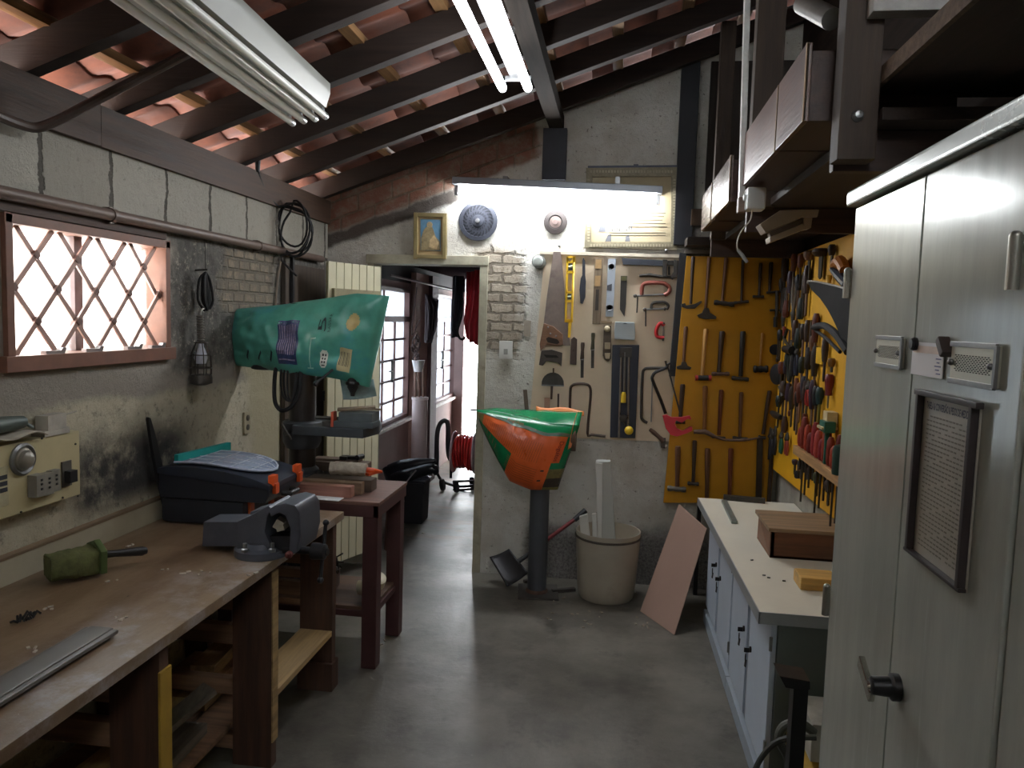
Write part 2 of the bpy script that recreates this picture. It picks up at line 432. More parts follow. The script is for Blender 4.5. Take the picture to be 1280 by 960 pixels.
# battens run across the rafters and carry the tiles
bxs = [-2.22+.36*k for k in range(10)]
ords = ['first', 'second', 'third', 'fourth', 'fifth', 'sixth', 'seventh', 'eighth', 'ninth', 'tenth']
for k, x in enumerate(bxs):
    b = B(); b.bx(x-.03, x+.03, YF, 5.55, zr(x)+.115, zr(x)+.15)
    lab = 'pale wooden roof batten under the tiles, %s up the slope from the left eaves' % ords[k]
    solo('roof_batten', b, batten_wood, lab, 'batten', 'pale roof battens', .003)
# wall plate of dark boards along the left wall, two lengths butted
y_j = PX(120, 180, XL).y
b = B(); b.bx(XL-.03, XL+.025, YF, y_j-.004, ZT, ZT+.155)
solo('wall_plate', b, dark_woodY, 'dark board lying on top of the left wall above the window, nearer length', 'beam', 'wall plate boards', .003)
b = B(); b.bx(XL-.03, XL+.02, y_j+.004, YB, ZT, ZT+.15)
solo('wall_plate', b, dark_woodY, 'dark board lying on top of the left wall, farther length reaching the back corner', 'beam', 'wall plate boards', .003)
# purlin under the rafters and its post on the back wall
px_ = -.43
b = B(); b.bx(px_-.045, px_+.045, YF, YB+.02, zr(px_)-.085, zr(px_))
solo('purlin', b, WOOD('purlin_wood', '#2a2521', '#211d1a', .9, 'Y', Specular_IOR_Level=.1), 'grey wooden beam under the rafters beyond the lit twin tube lamp', 'beam', None, .004)
p0 = PY(678, 226, YB); p1 = PY(712, 150, YB)
b = B(); b.bx(p0.x, p1.x-.01, YB-.05, YB+.02, p0.z+.0, zr(px_)-.085)
solo('post', b, M('blue_grey_post', '#3a3d45', .7, 0, .2, 6), 'short dark post on the back wall holding the end of the grey beam', 'post', None, .003)

# ------------------------------------------------------------------ left wall window
win_paint = M('pinkish_brown_paint', '#77503f', .55, 0, .18, 10, .1, '#6e4a3f', .3)
wt = bpy.data.objects.new('window_1', None); COL.objects.link(wt); wt.location = (XL, (wy0+wy1)/2, wz0); wt['kind'] = 'structure'
MW[wt.name] = Matrix.Translation(wt.location)
f = .032
b = B()
b.bx(XL-.10, XL+.018, wy0, wy0+f, wz0, wz1); b.bx(XL-.10, XL+.018, wy1-f, wy1, wz0, wz1)
b.bx(XL-.10, XL+.018, wy0, wy1, wz1-f, wz1); b.bx(XL-.10, XL+.03, wy0-.02, wy1+.02, wz0-.02, wz0+f)
part('frame', b, win_paint, wt, .003)
b = B(); b.bx(XL, XL+.014, wy0-.3, wy1-.02, wz1+.004, wz1+.05); part('lintel_board', b, WOOD('lintel_brown', '#4a382f', '#382a23', .7, 'Y'), wt, .002)
ym = PX(97, 350, XL-.06).y
b = B(); b.bx(XL-.095, XL-.055, ym-.022, ym+.022, wz0+f, wz1-f); part('mullion', b, M('greyed_mullion', '#6d5b58', .6), wt, .003)
# lattice of flat bars, riveted at the crossings
gy0, gy1, gz0, gz1 = wy0+f, wy1-f, wz0+f, wz1-f
grille_paint = M('lattice_paint', '#a3857a', .5, .2, .15, 10)
def clipseg(y, z, dy, dzz):
    t0, t1 = -9, 9
    for p, d, lo, hi in ((y, dy, gy0, gy1), (z, dzz, gz0, gz1)):
        a, c = sorted(((lo-p)/d, (hi-p)/d)); t0, t1 = max(t0, a), min(t1, c)
    return (t0, t1) if t1-t0 > .03 else None
b = B(); pit = .198; rat = 1.12
for fam in (1, -1):
    for k in range(-8, 12):
        y = gy0+k*pit+.03; c = clipseg(y, gz0, 1, fam*rat)
        if not c: continue
        xx = XL-.012 if fam > 0 else XL-.02
        p = Vector((xx, y+c[0], gz0+fam*rat*c[0])); q = Vector((xx, y+c[1], gz0+fam*rat*c[1]))
        b.beam(p, q, .007, .019, (1, 0, 0) if False else (0, 0, 1))
part('lattice_bars', b, grille_paint, wt)
b = B()
for i in range(-8, 14):
    for j in range(-8, 14):
        # crossing of y=a+t, z=gz0+rat t and y=b2-t' ...
        ya = gy0+.03+i*pit; yb = gy0+.03+j*pit
        y = (ya+yb)/2; z = gz0+rat*(yb-ya)/2
        if gy0 < y < gy1 and gz0 < z < gz1: b.box((XL-.012, y, z), (.016, .022, .026), (radians(45), 0, 0))
part('lattice_rivets', b, M('lattice_clip', '#6f564e', .5, .3), wt, .002)
def glass_mat(name, tint, amt, dc=(.85, .88, .9, 1)):
    t = NT(name); tr = t.n('ShaderNodeBsdfTransparent'); tr.inputs[0].default_value = (*lin(tint), 1)
    d = t.n('ShaderNodeBsdfTranslucent'); d.inputs[0].default_value = dc
    g = t.n('ShaderNodeBsdfGlossy'); g.inputs['Roughness'].default_value = .1
    m = t.n('ShaderNodeMixShader'); m.inputs[0].default_value = amt
    t.l(tr.outputs[0], m.inputs[1]); t.l(d.outputs[0], m.inputs[2])
    m2 = t.n('ShaderNodeMixShader'); m2.inputs[0].default_value = .06
    t.l(m.outputs[0], m2.inputs[1]); t.l(g.outputs[0], m2.inputs[2]); t.l(m2.outputs[0], t.out.inputs[0]); return t.m
clear_glass = glass_mat('window_glass', '#f4f7f7', .08)
frost_glass = glass_mat('frosted_glass', '#a9aeb3', .5, (.30, .32, .34, 1))
b = B(); b.bx(XL-.078, XL-.073, gy0, gy1, gz0, gz1); part('pane', b, clear_glass, wt)
# notched metal catches on the window sill
cat_m = M('catch_metal', '#8f8684', .4, .7)
b = B()
for y in (2.42, 2.62, 2.86, 3.02):
    b.prism([(XL+.0, y-.06, wz0+f), (XL, y+.03, wz0+f), (XL, y+.04, wz0+f+.02), (XL, y+.02, wz0+f+.02), (XL, y+.012, wz0+f+.01), (XL, y-.06, wz0+f+.012)], (.02, 0, 0))
part('sill_catches', b, cat_m, wt)
# neighbour's sunlit brick wall outside
ob = NT('outside_brick'); op = ob.pos(); oX, oY, oZ = ob.sep(op)
oc, of_ = ob.brick(ob.comb(oY, oZ), lin('#dcb9aa'), lin('#e6cabd'), lin('#efe9e4'), .22, .09, .012)
ob.bsdf(oc, .9)
b = B(); b.bx(-3.5, -3.4, -1, 5.2, 0, 2.5); struct('wall_outside', b, ob.m)

# ------------------------------------------------------------------ corridor behind the doorway
XC = -1.93; YE = 9.0
w2 = [PX(466, 450, XC).y, PX(510, 450, XC).y]; w3 = [PX(537, 450, XC).y, PX(567, 450, XC).y]
zs_, zt_ = PX(508, 520, XC).z, PX(508, 362, XC).z
b = B(); T_ = .14
ys = [YB+.16, w2[0], w2[1], w3[0], w3[1], YE]
for i in range(0, 5, 2): b.bx(XC-T_, XC, ys[i], ys[i+1], 0, 2.6)
for a in (1, 3): b.bx(XC-T_, XC, ys[a], ys[a+1], 0, zs_); b.bx(XC-T_, XC, ys[a], ys[a+1], zt_, 2.6)
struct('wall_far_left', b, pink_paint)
xo0, xo1 = PY(579, 450, YE).x, PY(600, 450, YE).x+.02
b = B(); b.bx(XC-T_, xo0, YE, YE+.12, 0, 2.6); b.bx(xo1, 1.4, YE, YE+.12, 0, 2.6); b.bx(xo0, xo1, YE, YE+.12, 2.15, 2.6)
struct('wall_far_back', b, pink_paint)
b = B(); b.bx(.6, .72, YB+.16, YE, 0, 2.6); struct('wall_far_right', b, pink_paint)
b = B(); b.bx(XC-.3, .8, YB+.17, YE+.2, 2.16, 2.24); struct('ceiling', b, M('corridor_ceiling_dark', '#1f191a', .9, Specular_IOR_Level=0.0))
# pilaster between the windows
b = B(); b.bx(XC, XC+.05, w2[1]+.06, w3[0]-.05, 0, 2.1); struct('trim_2', b, M('pilaster_pink', '#a88a80', .8, 0, .12, 3))
b = B(); b.bx(XC, XC+.09, w3[0]-.3, w3[0]-.04, 0, 2.1); struct('trim_3', b, M('dark_jamb', '#5c4344', .7, 0, .12, 3))
wfr = M('window_bar_brown', '#6b4d48', .5, .1, .12, 8)
def corridor_window(n, y0, y1, cols, rows):
    o = bpy.data.objects.new('window_%d' % n, None); COL.objects.link(o); o.location = (XC, (y0+y1)/2, zs_); o['kind'] = 'structure'
    MW[o.name] = Matrix.Translation(o.location)
    H = zt_-zs_; zm = zs_+H*.77
    b = B(); f = .03
    b.bx(XC-.07, XC+.012, y0, y0+f, zs_, zt_); b.bx(XC-.07, XC+.012, y1-f, y1, zs_, zt_)
    b.bx(XC-.07, XC+.012, y0, y1, zt_-f, zt_); b.bx(XC-.07, XC+.012, y0, y1, zs_, zs_+f); b.bx(XC-.07, XC+.016, y0, y1, zm-.025, zm+.025)
    part('frame', b, wfr, o, .002)
    b = B()
    for c in range(1, cols): y = y0+(y1-y0)*c/cols; b.bx(XC-.05, XC-.02, y-.009, y+.009, zs_, zm)
    y = y0+(y1-y0)*.35; b.bx(XC-.05, XC-.02, y-.009, y+.009, zm, zt_)
    for r in range(1, rows): z = zs_+(zm-zs_)*r/rows; b.bx(XC-.05, XC-.02, y0, y1, z-.009, z+.009)
    part('glazing_bars', b, wfr, o, .002)
    b = B(); b.bx(XC-.04, XC-.036, y0+.01, y1-.01, zs_+.01, zt_-.01); part('panes', b, frost_glass, o)
    b = B(); b.bx(XC, XC+.05, y0-.04, y1+.05, zs_-.035, zs_-.005); part('window_sill', b, M('sill_white', '#c9bcb8', .6), o, .004)
    # casement stay
    ym = y0+(y1-y0)*.55; z = zs_+(zm-zs_)*.5
    b = B(); b.bx(XC-.02, XC+.004, ym-.012, ym+.012, z-.1, z+.1); b.bx(XC-.02, XC+.004, ym-.08, ym, z-.006, z+.006); part('latch_bar', b, dark_steel, o, .002)
corridor_window(2, w2[0], w2[1], 3, 5); corridor_window(3, w3[0], w3[1], 3, 5)
# ------------------------------------------------------------------ lamps
tube_on = EMIT('lit_fluorescent', '#f3f6fa', 10.5)
tube_wall = EMIT('lit_wall_fluorescent', '#f3f6fa', 66)
tube_off = M('unlit_tube_glass', '#e6e6e0', .18, 0, .03, 4)
cap_m = M('tube_cap_metal', '#b9bbbd', .3, .8, .1, 10)
lamp_body = M('lamp_housing_white', '#d6d6d0', .4, 0, .05, 4)
# lit twin tubes on the grey beam
e = PY(645, 112, 3.45); zt = e.z
t = thing('ceiling_lamp', 'lit fluorescent lamp with two bare glowing tubes hanging under the grey beam', 'lamp', (e.x, 2.85, zt), 0)
b = B(); b.bx(e.x-.022, e.x+.022, 2.2, 3.47, zt+.04, zt+.085); part('housing', b, M('lamp_channel_grey', '#5b5c5d', .5, 0, .08, 6), t, .004)
for dx in (-.056, .056):
    b = B(); b.cyl((e.x+dx, 2.24, zt), (e.x+dx, 3.42, zt), .019, n=16); part('fluorescent_tube', b, tube_on, t)
    for y in (2.225, 3.415):
        b = B(); b.cyl((e.x+dx, y, zt), (e.x+dx, y+.022, zt), .0175, n=14); b.bx(e.x+min(dx, 0)-.012*(dx < 0)*0-.0, e.x+max(dx, 0), y+.002, y+.02, zt+.03, zt+.05); b.bx(e.x+dx-.012, e.x+dx+.012, y+.002, y+.02, zt, zt+.05); part('end_cap', b, cap_m, t, .001)
b = B()
for y in (2.4, 3.2): b.bx(e.x-.02, e.x+.02, y, y+.03, zt+.08, zr(e.x)-.085+.01)
part('hanger', b, steel, t)
# lit single tube on the back wall
a = PY(566, 229, YB-.12); c = PY(828, 241, YB-.12)
d = (c-a).normalized()
t = thing('wall_lamp', 'lit single tube fluorescent lamp fixed across the white back wall', 'lamp', ((a.x+c.x)/2, YB-.12, a.z-.03), 0)
b = B(); b.beam(a+Vector((0, .03, .015)), c+Vector((0, .03, .015)), .12, .045, (0, 0, 1)); part('housing', b, M('lamp_housing_grey', '#8e949c', .4, .3, .08, 4), t, .006)
b = B(); b.cyl(a+d*.03+Vector((0, 0, -.045)), c-d*.03+Vector((0, 0, -.045)), .017, n=16); part('fluorescent_tube', b, tube_wall, t)
for p in (a+d*.015, c-d*.035):
    b = B(); b.beam(p+Vector((0, 0, -.045)), p+d*.024+Vector((0, 0, -.045)), .036, .06, (0, 0, 1)); part('end_cap', b, cap_m, t, .002)
b = B(); b.bx(-.75, -.72, YB-.1, YB, a.z, a.z+.05); b.bx(-.05, -.02, YB-.1, YB, a.z, a.z+.05); part('bracket', b, steel, t)

# unlit four-tube lamp under the rafters on the left
Yf = 3.12
far = [PY(u, v, Yf) for u, v in ((366, 154), (380, 151), (394, 148.5), (407, 145.5))]
flg = PY(413, 112, Yf)
_dr = ray(739, 417); _dr = _dr/_dr.y; yn = 1.2
def LP(p, y): return p+_dr*(y-p.y)
t = thing('ceiling_lamp', 'unlit white fluorescent lamp with four dusty tubes at the upper left', 'lamp', (far[1].x, 2.2, far[1].z), 0)
ax = (far[3]-far[0]).normalized(); up = Vector((-ax.z, 0, ax.x))
if up.z < 0: up = -up
for p in far:
    b = B(); b.cyl(LP(p, yn), LP(p, Yf-.02), .0135, n=14); part('fluorescent_tube', b, tube_off, t)
    b = B(); b.cyl(LP(p, Yf-.035), p, .0145, n=14); b.cyl(LP(p, Yf-.02), LP(p, Yf-.02)+up*.03, .006); part('end_cap', b, cap_m, t)
o0 = far[0]-ax*.02+up*.03; o1 = far[3]+ax*.012+up*.03
b = B()
prof = [o0, o1, flg+Vector((.004, 0, -.02)), flg+Vector((.004, 0, .02)), flg+Vector((-.01, 0, .025)), o1-ax*.03+up*.05, o0+ax*.02+up*.05]
b.prism([LP(p, Yf-.01) for p in prof], _dr*(yn-Yf)); part('reflector_tray', b, white_metal, t, .003)
b = B()
for y in (1.5, 2.9):
    q = LP((o0+o1)/2, y); b.bx(q.x-.012, q.x+.012, y, y+.025, q.z+.03, zr(q.x)+.06)
part('hanger', b, steel, t)

# ------------------------------------------------------------------ left wall fittings
conduit = M('brown_dusty_pipe', '#6a5a50', .5, .1, .2, 12, .1)
p0, p1 = PX(0, 240, XL+.03), PX(402, 324, XL+.03)
b = B(); b.tube([p0+(p0-p1)*.6, p0, p1], .022, 14)
for y in (2.7, 3.9):
    k = p0+(p1-p0)*((y-p0.y)/(p1.y-p0.y)); b.tube([k+Vector((0, -.012, 0)), k+Vector((0, .012, 0))], .026, 14); b.bx(XL, XL+.03, y-.012, y+.012, k.z-.03, k.z+.03)
solo('pipe', b, conduit, 'thin brown pipe running along the left wall above the window', 'pipe')
# bent conduit leaving the wall plate towards the roof
pts = [PX(-40, 128, XL+.06), PX(30, 157, XL+.05), PX(62, 155, XL+.09)]; _e = ROOF(236, 66, .02); pts += [pts[-1].lerp(_e, .35), pts[-1].lerp(_e, .7), _e]
b = B(); b.tube(pts, .016, 10, sub=4); solo('conduit', b, M('black_conduit', '#4c3f38', .5, 0, .2, 12), 'dark bent conduit rising from the left wall plate to the roof', 'conduit')
# coiled black cable hung under the roof in the back left corner
b = B(); cc = PY(367, 283, 4.2)
pts = []
for i in range(54):
    a = i/12*2*pi; k = i//12; r = .09+.010*sin(k*2.7+.5)
    pts.append(cc+Vector((r*sin(a)+.012*sin(k*1.9), .02*sin(i*.9)+.008*k, r*(1.5+.12*sin(k*3.1))*cos(a)-.03*sin(k*2.2)-.01)))
pts = [PY(322, 212, 3.9), PY(331, 238, 4.0), PY(348, 258, 4.15)]+pts+[PY(351, 320, 4.15), PY(358, 332, 4.15), PY(371, 345, 4.15)]
b.tube(pts, .0062, 8, sub=2)
solo('cable', b, black_rubber, 'coiled black cable hanging in the back left corner under the roof', 'cable')
b = B(); q = PY(322, 208, 3.9); b.cyl(q+Vector((0, 0, -.03)), q+Vector((0, 0, .07)), .012, .018); b.bx(q.x-.02, q.x+.02, q.y-.02, q.y+.02, q.z+.05, q.z+.14)
solo('lamp_holder', b, black_plastic, 'small black lamp holder hanging from a rafter above the coiled cable', 'lamp holder', None, .002)
# inspection lamp: cable bundle, spring grip, wire cage and bulb
q = lambda u, v, o=.05: PX(u, v, XL+o)
pt = q(257, 338); pb = q(254, 474)
t = thing('inspection_lamp', 'wire caged hand lamp with its bundled cord hanging on the left wall', 'lamp', (pb.x, pb.y, pb.z))
b = B()
for k in range(11):
    a = k*2.1; o = Vector((.014*sin(a), .03*cos(a*1.3), 0))
    b.tube([pt+Vector((0, 0, -.01)), q(256, 350)+o*.9, q(257, 375)+o*1.3, q(259, 384)+o*.4+Vector((0, 0, -.008*(k % 3)))], .006, 6, sub=3)
part('cord', b, black_rubber, t)
b = B(); h0, h1 = q(250, 394), q(251, 427)
for i in range(10): b.lathe([(.011, 0), (.017, .003), (.017, .007), (.011, .01)], h0+(h1-h0)*(i/10), h1-h0, 10)
b.cyl(h0, h1, .011); b.tube([q(257, 384), q(251, 388), h0], .005, 6, sub=3); part('spring_grip', b, M('grip_grey', '#77736c', .4, .6), t)
b = B(); z0 = h1.z
for r, z in ((.03, z0-.005), (.045, z0-.06), (.048, z0-.12), (.046, z0-.165)):
    b.tube([(h1.x+r*cos(i*pi/8), h1.y+r*sin(i*pi/8), z) for i in range(16)], .0028, 6, closed=True)
for i in range(8):
    a = i*pi/4; b.tube([(h1.x+r*cos(a), h1.y+r*sin(a), z) for r, z in ((.02, z0), (.044, z0-.06), (.048, z0-.12), (.046, z0-.168))], .0024, 6)
part('wire_cage', b, M('cage_wire', '#55504b', .4, .7), t)
b = B(); b.lathe([(.012, 0), (.014, -.02), (.027, -.05), (.03, -.07), (.022, -.095), (.001, -.1)], (h1.x, h1.y, z0-.005), (0, 0, 1), 16); part('bulb', b, M('bulb_glass', '#c6c9d4', .12, 0, .05), t)
b = B(); b.lathe([(.047, -.15), (.05, -.165), (.05, -.19), (.02, -.2)], (h1.x, h1.y, z0), (0, 0, 1), 16); part('cage_cap', b, dark_steel, t)
# nail on which it hangs
b = B(); b.cyl(pt+Vector((-.05, 0, .0)), pt+Vector((.01, 0, .004)), .004); b.tube([pt, PX(256, 300, XL+.02), PX(254, 292, XL+.01)], .002, 6)
solo('nail', b, dark_steel, 'nail and wire on which the caged hand lamp hangs', 'nail')
# wall socket near the corner
p = PX(307, 528, XL)
t = thing('wall_socket', 'cream double socket plate on the left wall beyond the window', 'socket', (XL, p.y, p.z))
b = B(); b.bx(XL, XL+.012, p.y-.033, p.y+.033, p.z-.058, p.z+.058); part('cover_plate', b, M('old_cream_plastic', '#a59a80', .5), t, .003)
for dz in (-.025, .025):
    b = B(); b.lathe([(.016, .012), (.016, .015), (.013, .016)], (XL, p.y, p.z+dz), (1, 0, 0), 16); part('socket', b, M('socket_dark', '#4f4a42', .5), t)
# thin cable stapled up the wall to the pipe
b = B(); b.tube([PX(352, 322, XL+.012), PX(347, 350, XL+.01), PX(343, 400, XL+.012), PX(338, 385, XL+.012)][:3]+[PX(340, 420, XL+.01)], .006, 6, sub=4)
solo('cord', b, M('cord_tan', '#77695a', .6), 'thin tan cord running down the left wall from the brown pipe', 'cord')
# leaning black file
p = PX(186, 521, XL+.03); p2 = PX(208, 629, XL+.05); 
d = p2-p; n = Vector((1, 0, 0)); s = d.cross(n).normalized()
L = d.length
b = B(); fr = [(-.002, 0), (.01, .01), (.022, .12), (.026, L*.6), (.024, L), (-.016, L), (-.022, L*.6), (-.018, .12), (-.008, .01)]
b.prism([p+d.normalized()*y+s*-x+Vector((-.012, 0, 0)) for x, y in fr], (.014, 0, 0))
solo('bar', b, M('blackened_bar', '#1b1b1d', .5, .2, .2, 12), 'long black tapered bar leaning on the left wall behind the bench', 'bar', None, .003)

# control panel box on the left wall
panel_c = M('beige_panel_paint', '#b5ab85', .5, 0, .08, 6, 0, '#9a9070', .2)
yb1 = PX(100, 580, XL+.05).y; zt1, zb1 = PX(98, 538, XL+.05).z, PX(100, 618, XL+.05).z; yb0 = 1.72
t = thing('control_panel', 'beige electrical control panel with round dial and sockets on the left wall', 'control panel', (XL, (yb0+yb1)/2, zb1))
b = B(); b.bx(XL, XL+.05, yb0, yb1, zb1, zt1); part('panel_box', b, panel_c, t, .004)
xf = XL+.05
q = lambda u, v: PX(u, v, xf)
c = q(27, 574)
b = B(); b.lathe([(.052, 0), (.053, .008), (.046, .014), (.04, .008), (.04, .006)], (xf, c.y, c.z), (1, 0, 0), 28); part('dial_rim', b, steel, t)
b = B(); b.lathe([(.04, .003), (.036, .012), (.03, .014), (.029, .01), (.026, .026), (.015, .036), (.002, .038)], (xf, c.y, c.z), (1, 0, 0), 24); part('dial_knob', b, M('dial_grey', '#8c877c', .35, .3), t)
sock = M('socket_grey', '#77746a', .5)
for i, (u, v) in enumerate(((40, 606), (52, 604), (63, 600))):
    c = q(u, v); b = B(); b.bx(xf, xf+.035-.006*i, c.y-.021, c.y+.021, c.z-.038, c.z+.036)
    sp = part('socket_block', b, sock, t, .003)
    b = B()
    for dz in (-.012, .004, .018): b.box((xf+.0355-.006*i, c.y, c.z+dz), (.004, .008, .007))
    part('pin_holes', b, black_plastic, sp)
c = q(82, 592); b = B(); b.bx(xf, xf+.006, c.y-.022, c.y+.024, c.z-.045, c.z+.045); sp = part('switch_plate', b, M('switch_dark', '#55524a', .5), t, .002)
b = B(); b.bx(xf+.006, xf+.03, c.y-.014, c.y+.022, c.z-.03, c.z+.012); b.bx(xf+.014, xf+.022, c.y+.02, c.y+.032, c.z-.018, c.z-.004); part('switch_lever', b, black_plastic, sp, .002)
c0, c1 = q(-40, 640), q(9, 590)
b = B(); b.bx(xf, xf+.004, c0.y, c1.y, c1.z-.105, c1.z+.02); sp = part('label_plate', b, M('plate_pale', '#a9a283', .5), t, .006)
b = B()
for i in range(3): b.bx(xf+.004, xf+.0052, c1.y-.035, c1.y-.006, c1.z-.06+i*.02, c1.z-.046+i*.02)
part('label_marks', b, ink, sp)
b = B()
for u, v in ((94, 555), (97, 620), (78, 622), (26, 640), (52, 548)):
    c = q(u, v); b.lathe([(.004, 0), (.0035, .003), (.001, .0035)], (xf, c.y, c.z), (1, 0, 0), 8)
part('screws', b, dark_steel, t)
# clutter on top of the panel
zt = zt1
q = lambda u, v, x=XL+.03: PX(u, v, x)
c = q(64, 530); b = B(); b.box((XL+.03, c.y, zt+.045), (.045, .1, .05), (0, 0, .1)); b.tube([(XL+.03, c.y+.05, zt+.058), (XL+.04, c.y+.11, zt+.068)], .003, 6); b.box((XL+.03, c.y-.002, zt+.01), (.05, .12, .02))
solo('block', b, M('dirty_white_block', '#a5a094', .7), 'dirty white block standing on the beige control panel', 'block', None, .003)
c = q(20, 540); b = B()
b.grid(lambda u, v: (XL+.005+.075*v, c.y-.22+.3*u, zt+.006+.024*sin(u*3)+.018*u*(1-v)+.012*v*sin(u*9)), 12, 4)
ob_ = solo('paper_sheets', b, M('old_paper', '#a19a8c', .8), 'crumpled old papers lying on the beige control panel', 'paper')
sm = ob_.modifiers.new('thick', 'SOLIDIFY'); sm.thickness = .003
c = q(8, 523); b = B(); b.tube([(XL+.04, c.y-.26, zt+.06), (XL+.04, c.y-.02, zt+.064), (XL+.04, c.y+.055, zt+.062)], [.024, .026, .02], 12); b.tube([(XL+.04, c.y+.055, zt+.062), (XL+.045, c.y+.09, zt+.04)], .006, 6)
solo('flashlight', b, M('grey_green_tube', '#4f5a54', .5, .2), 'grey green tubular tool lying on papers on the control panel', 'tool')

# ------------------------------------------------------------------ work bench
BX, BZ, BY1 = -1.2, .80, 3.31
bench_top = NT('worn_bench_top'); p = bench_top.pos()
c = bench_top.mix(bench_top.ramp(bench_top.noise(bench_top.scale(p, (3, .7, 1)), 3, 7, .7), .3, .7), lin('#6f5943'), lin('#8a765e'))
X_, Y_, Z_ = bench_top.sep(p)
wear = bench_top.math('MULTIPLY', bench_top.ramp(bench_top.noise(p, 6, 8, .75), .45, .7), bench_top.ramp(X_, -1.62, -1.25))
c = bench_top.mix(bench_top.math('MULTIPLY', wear, .75), c, lin('#a5a0a0'))
c = bench_top.mix(bench_top.ramp(bench_top.noise(bench_top.scale(p, (1, .5, 1)), 22, 6, .8), .63, .72), c, lin('#3d342c'))
c = bench_top.mix(bench_top.ramp(bench_top.noise(p, 90, 4, .7), .68, .74), c, lin('#c9c2b6'))
bench_top.bsdf(c, .36, 0, bench_top.bump(bench_top.noise(p, 40, 6), .25, .004))
Y0 = -.6
t = thing('workbench', 'long dark wooden workbench along the left wall under the window', 'workbench', (-1.55, 1.8, 0))
b = B(); b.bx(XL+.004, BX, Y0, BY1, BZ-.035, BZ); part('tabletop', b, bench_top.m, t, .004)
b = B(); b.bx(XL+.002, XL+.03, Y0, 3.28, BZ, BZ+.085); part('back_board', b, M('pale_back_board', '#a39c86', .7, 0, .1, 5), t, .003)
b = B(); b.bx(XL+.002, XL+.034, Y0, 3.28, BZ+.085, BZ+.095); part('back_board_cap', b, WOOD('cap_wood', '#7a6650', None, .6, 'Y'), t, .002)
lx = [PX(433, 700, BX).y-.03, PX(350, 760, BX).y, PX(216, 860, BX).y, .9]
lx[0] = 3.25
for i, y in enumerate(lx):
    b = B(); b.bx(BX-.165, BX-.012, y-.045, y, 0, BZ-.035); part('leg', b, bench_dark, t, .004)
    b = B(); b.bx(XL+.01, XL+.12, y-.045, y, 0, BZ-.035); part('leg', b, bench_dark, t, .004)
    for z, h in (((.60, .024), (.53, .02), (.46, .032), (.40, .014)) if i == 0 else ((.62, .026), (.50, .036), (.30, .03))):
        b = B(); b.bx(XL+.12, BX-.165, y-.042, y-.004, z-h, z+h); part('cross_rail', b, bench_rail, t, .003)
    b = B(); b.bx(XL+.01, BX-.02, y-.044, y-.002, .06, .115); part('cross_rail', b, bench_rail, t, .003)
b = B(); y = lx[2]; b.bx(BX-.012, BX-.004, y-.052, y+.002, 0, BZ-.10); part('leg_edge_strip', b, M('chipped_yellow_paint', '#a5842c', .6, 0, .15, 9, 0, '#6d5a2a', .3), t, .001, 'yellow strip')
b = B(); y = lx[1]; b.bx(BX-.012, BX-.006, y-.045, y, .1, BZ-.05); part('leg_edge_strip', b, pale_plank, t, .001)
b = B(); b.bx(BX-.17, BX-.005, 3.19, 3.27, 0, .13); part('foot_block', b, bench_dark, t, .004)
b = B(); b.bx(BX-.16, BX-.012, lx[1]+.002, lx[0]-.046, .255, .28); part('shelf_board', b, pale_plank, t, .003)
# slatted shelves deeper under the bench
for z, x0, x1 in ((.66, -1.86, -1.82),):
    b = B(); b.bx(x0, x1, Y0+.5, lx[0]-.06, z-.04, z+.045); part('back_rail', b, bench_rail, t, .003)
b = B()
for x0, x1 in ((-1.86, -1.72), (-1.7, -1.55), (-1.53, -1.39)): b.bx(x0, x1, Y0+.5, lx[0]-.06, .116, .136)
part('lower_shelf', b, bench_rail, t, .003)
# offcuts stored on the lower shelf
woods = [pale_plank, bench_rail, WOOD('offcut_mid', '#7d6242', '#5d4730', .7, 'Y'), WOOD('offcut_grey', '#6f675a', '#544d43', .7, 'Y')]
spots = [(-1.62, 2.86, .365, .16, .34, .05, .05, 'pale offcut board on the bench\'s lower shelf behind the vise leg'),
         (-1.58, 2.88, .415, .12, .30, .045, -.08, 'second offcut stacked on the pale board under the bench'),
         (-1.60, 2.90, .46, .1, .26, .05, .1, 'topmost short offcut of the stack under the bench'),
         (-1.50, 2.30, .365, .14, .5, .04, .05, 'long offcut board on the lower shelf left of the vise leg'),
         (-1.63, 2.25, .365, .1, .55, .07, -.04, 'thick timber offcut at the rear of the lower shelf left of the vise leg'),
         (-1.52, 1.62, .365, .2, .5, .06, .1, 'wide timber offcut under the bench left of the yellow edged leg')]
for i, (x, y, z, w, l, h, a, lb) in enumerate(spots):
    z -= .2285; b = B(); b.box((x, y, z+h/2), (w, l, h), (0, 0, a)); solo('offcut', b, woods[i % 4], lb, 'offcut', 'offcuts under the bench', .003)
b = B(); b.beam((-1.62, 2.14, .145), (-1.40, 2.50, .34), .08, .022); solo('offcut', b, woods[3], 'plank leaning on the lower shelf under the bench between the two near legs', 'offcut', 'offcuts under the bench', .002)

# flat bar lying on the bench
p = PZ(128, 787, BZ+.014); q_ = PZ(-60, 900, BZ+.014)
b = B(); b.beam(q_, p, .10, .012); b.beam(q_+Vector((0, 0, .004)), p+Vector((0, 0, .004)), .07, .012)
solo('metal_bar', b, M('grey_bar', '#6d6b69', .4, .5, .12, 8, col2='#57504a', amt=.3), 'flat grey metal bar lying near the front edge of the workbench', 'metal bar', None, .006)
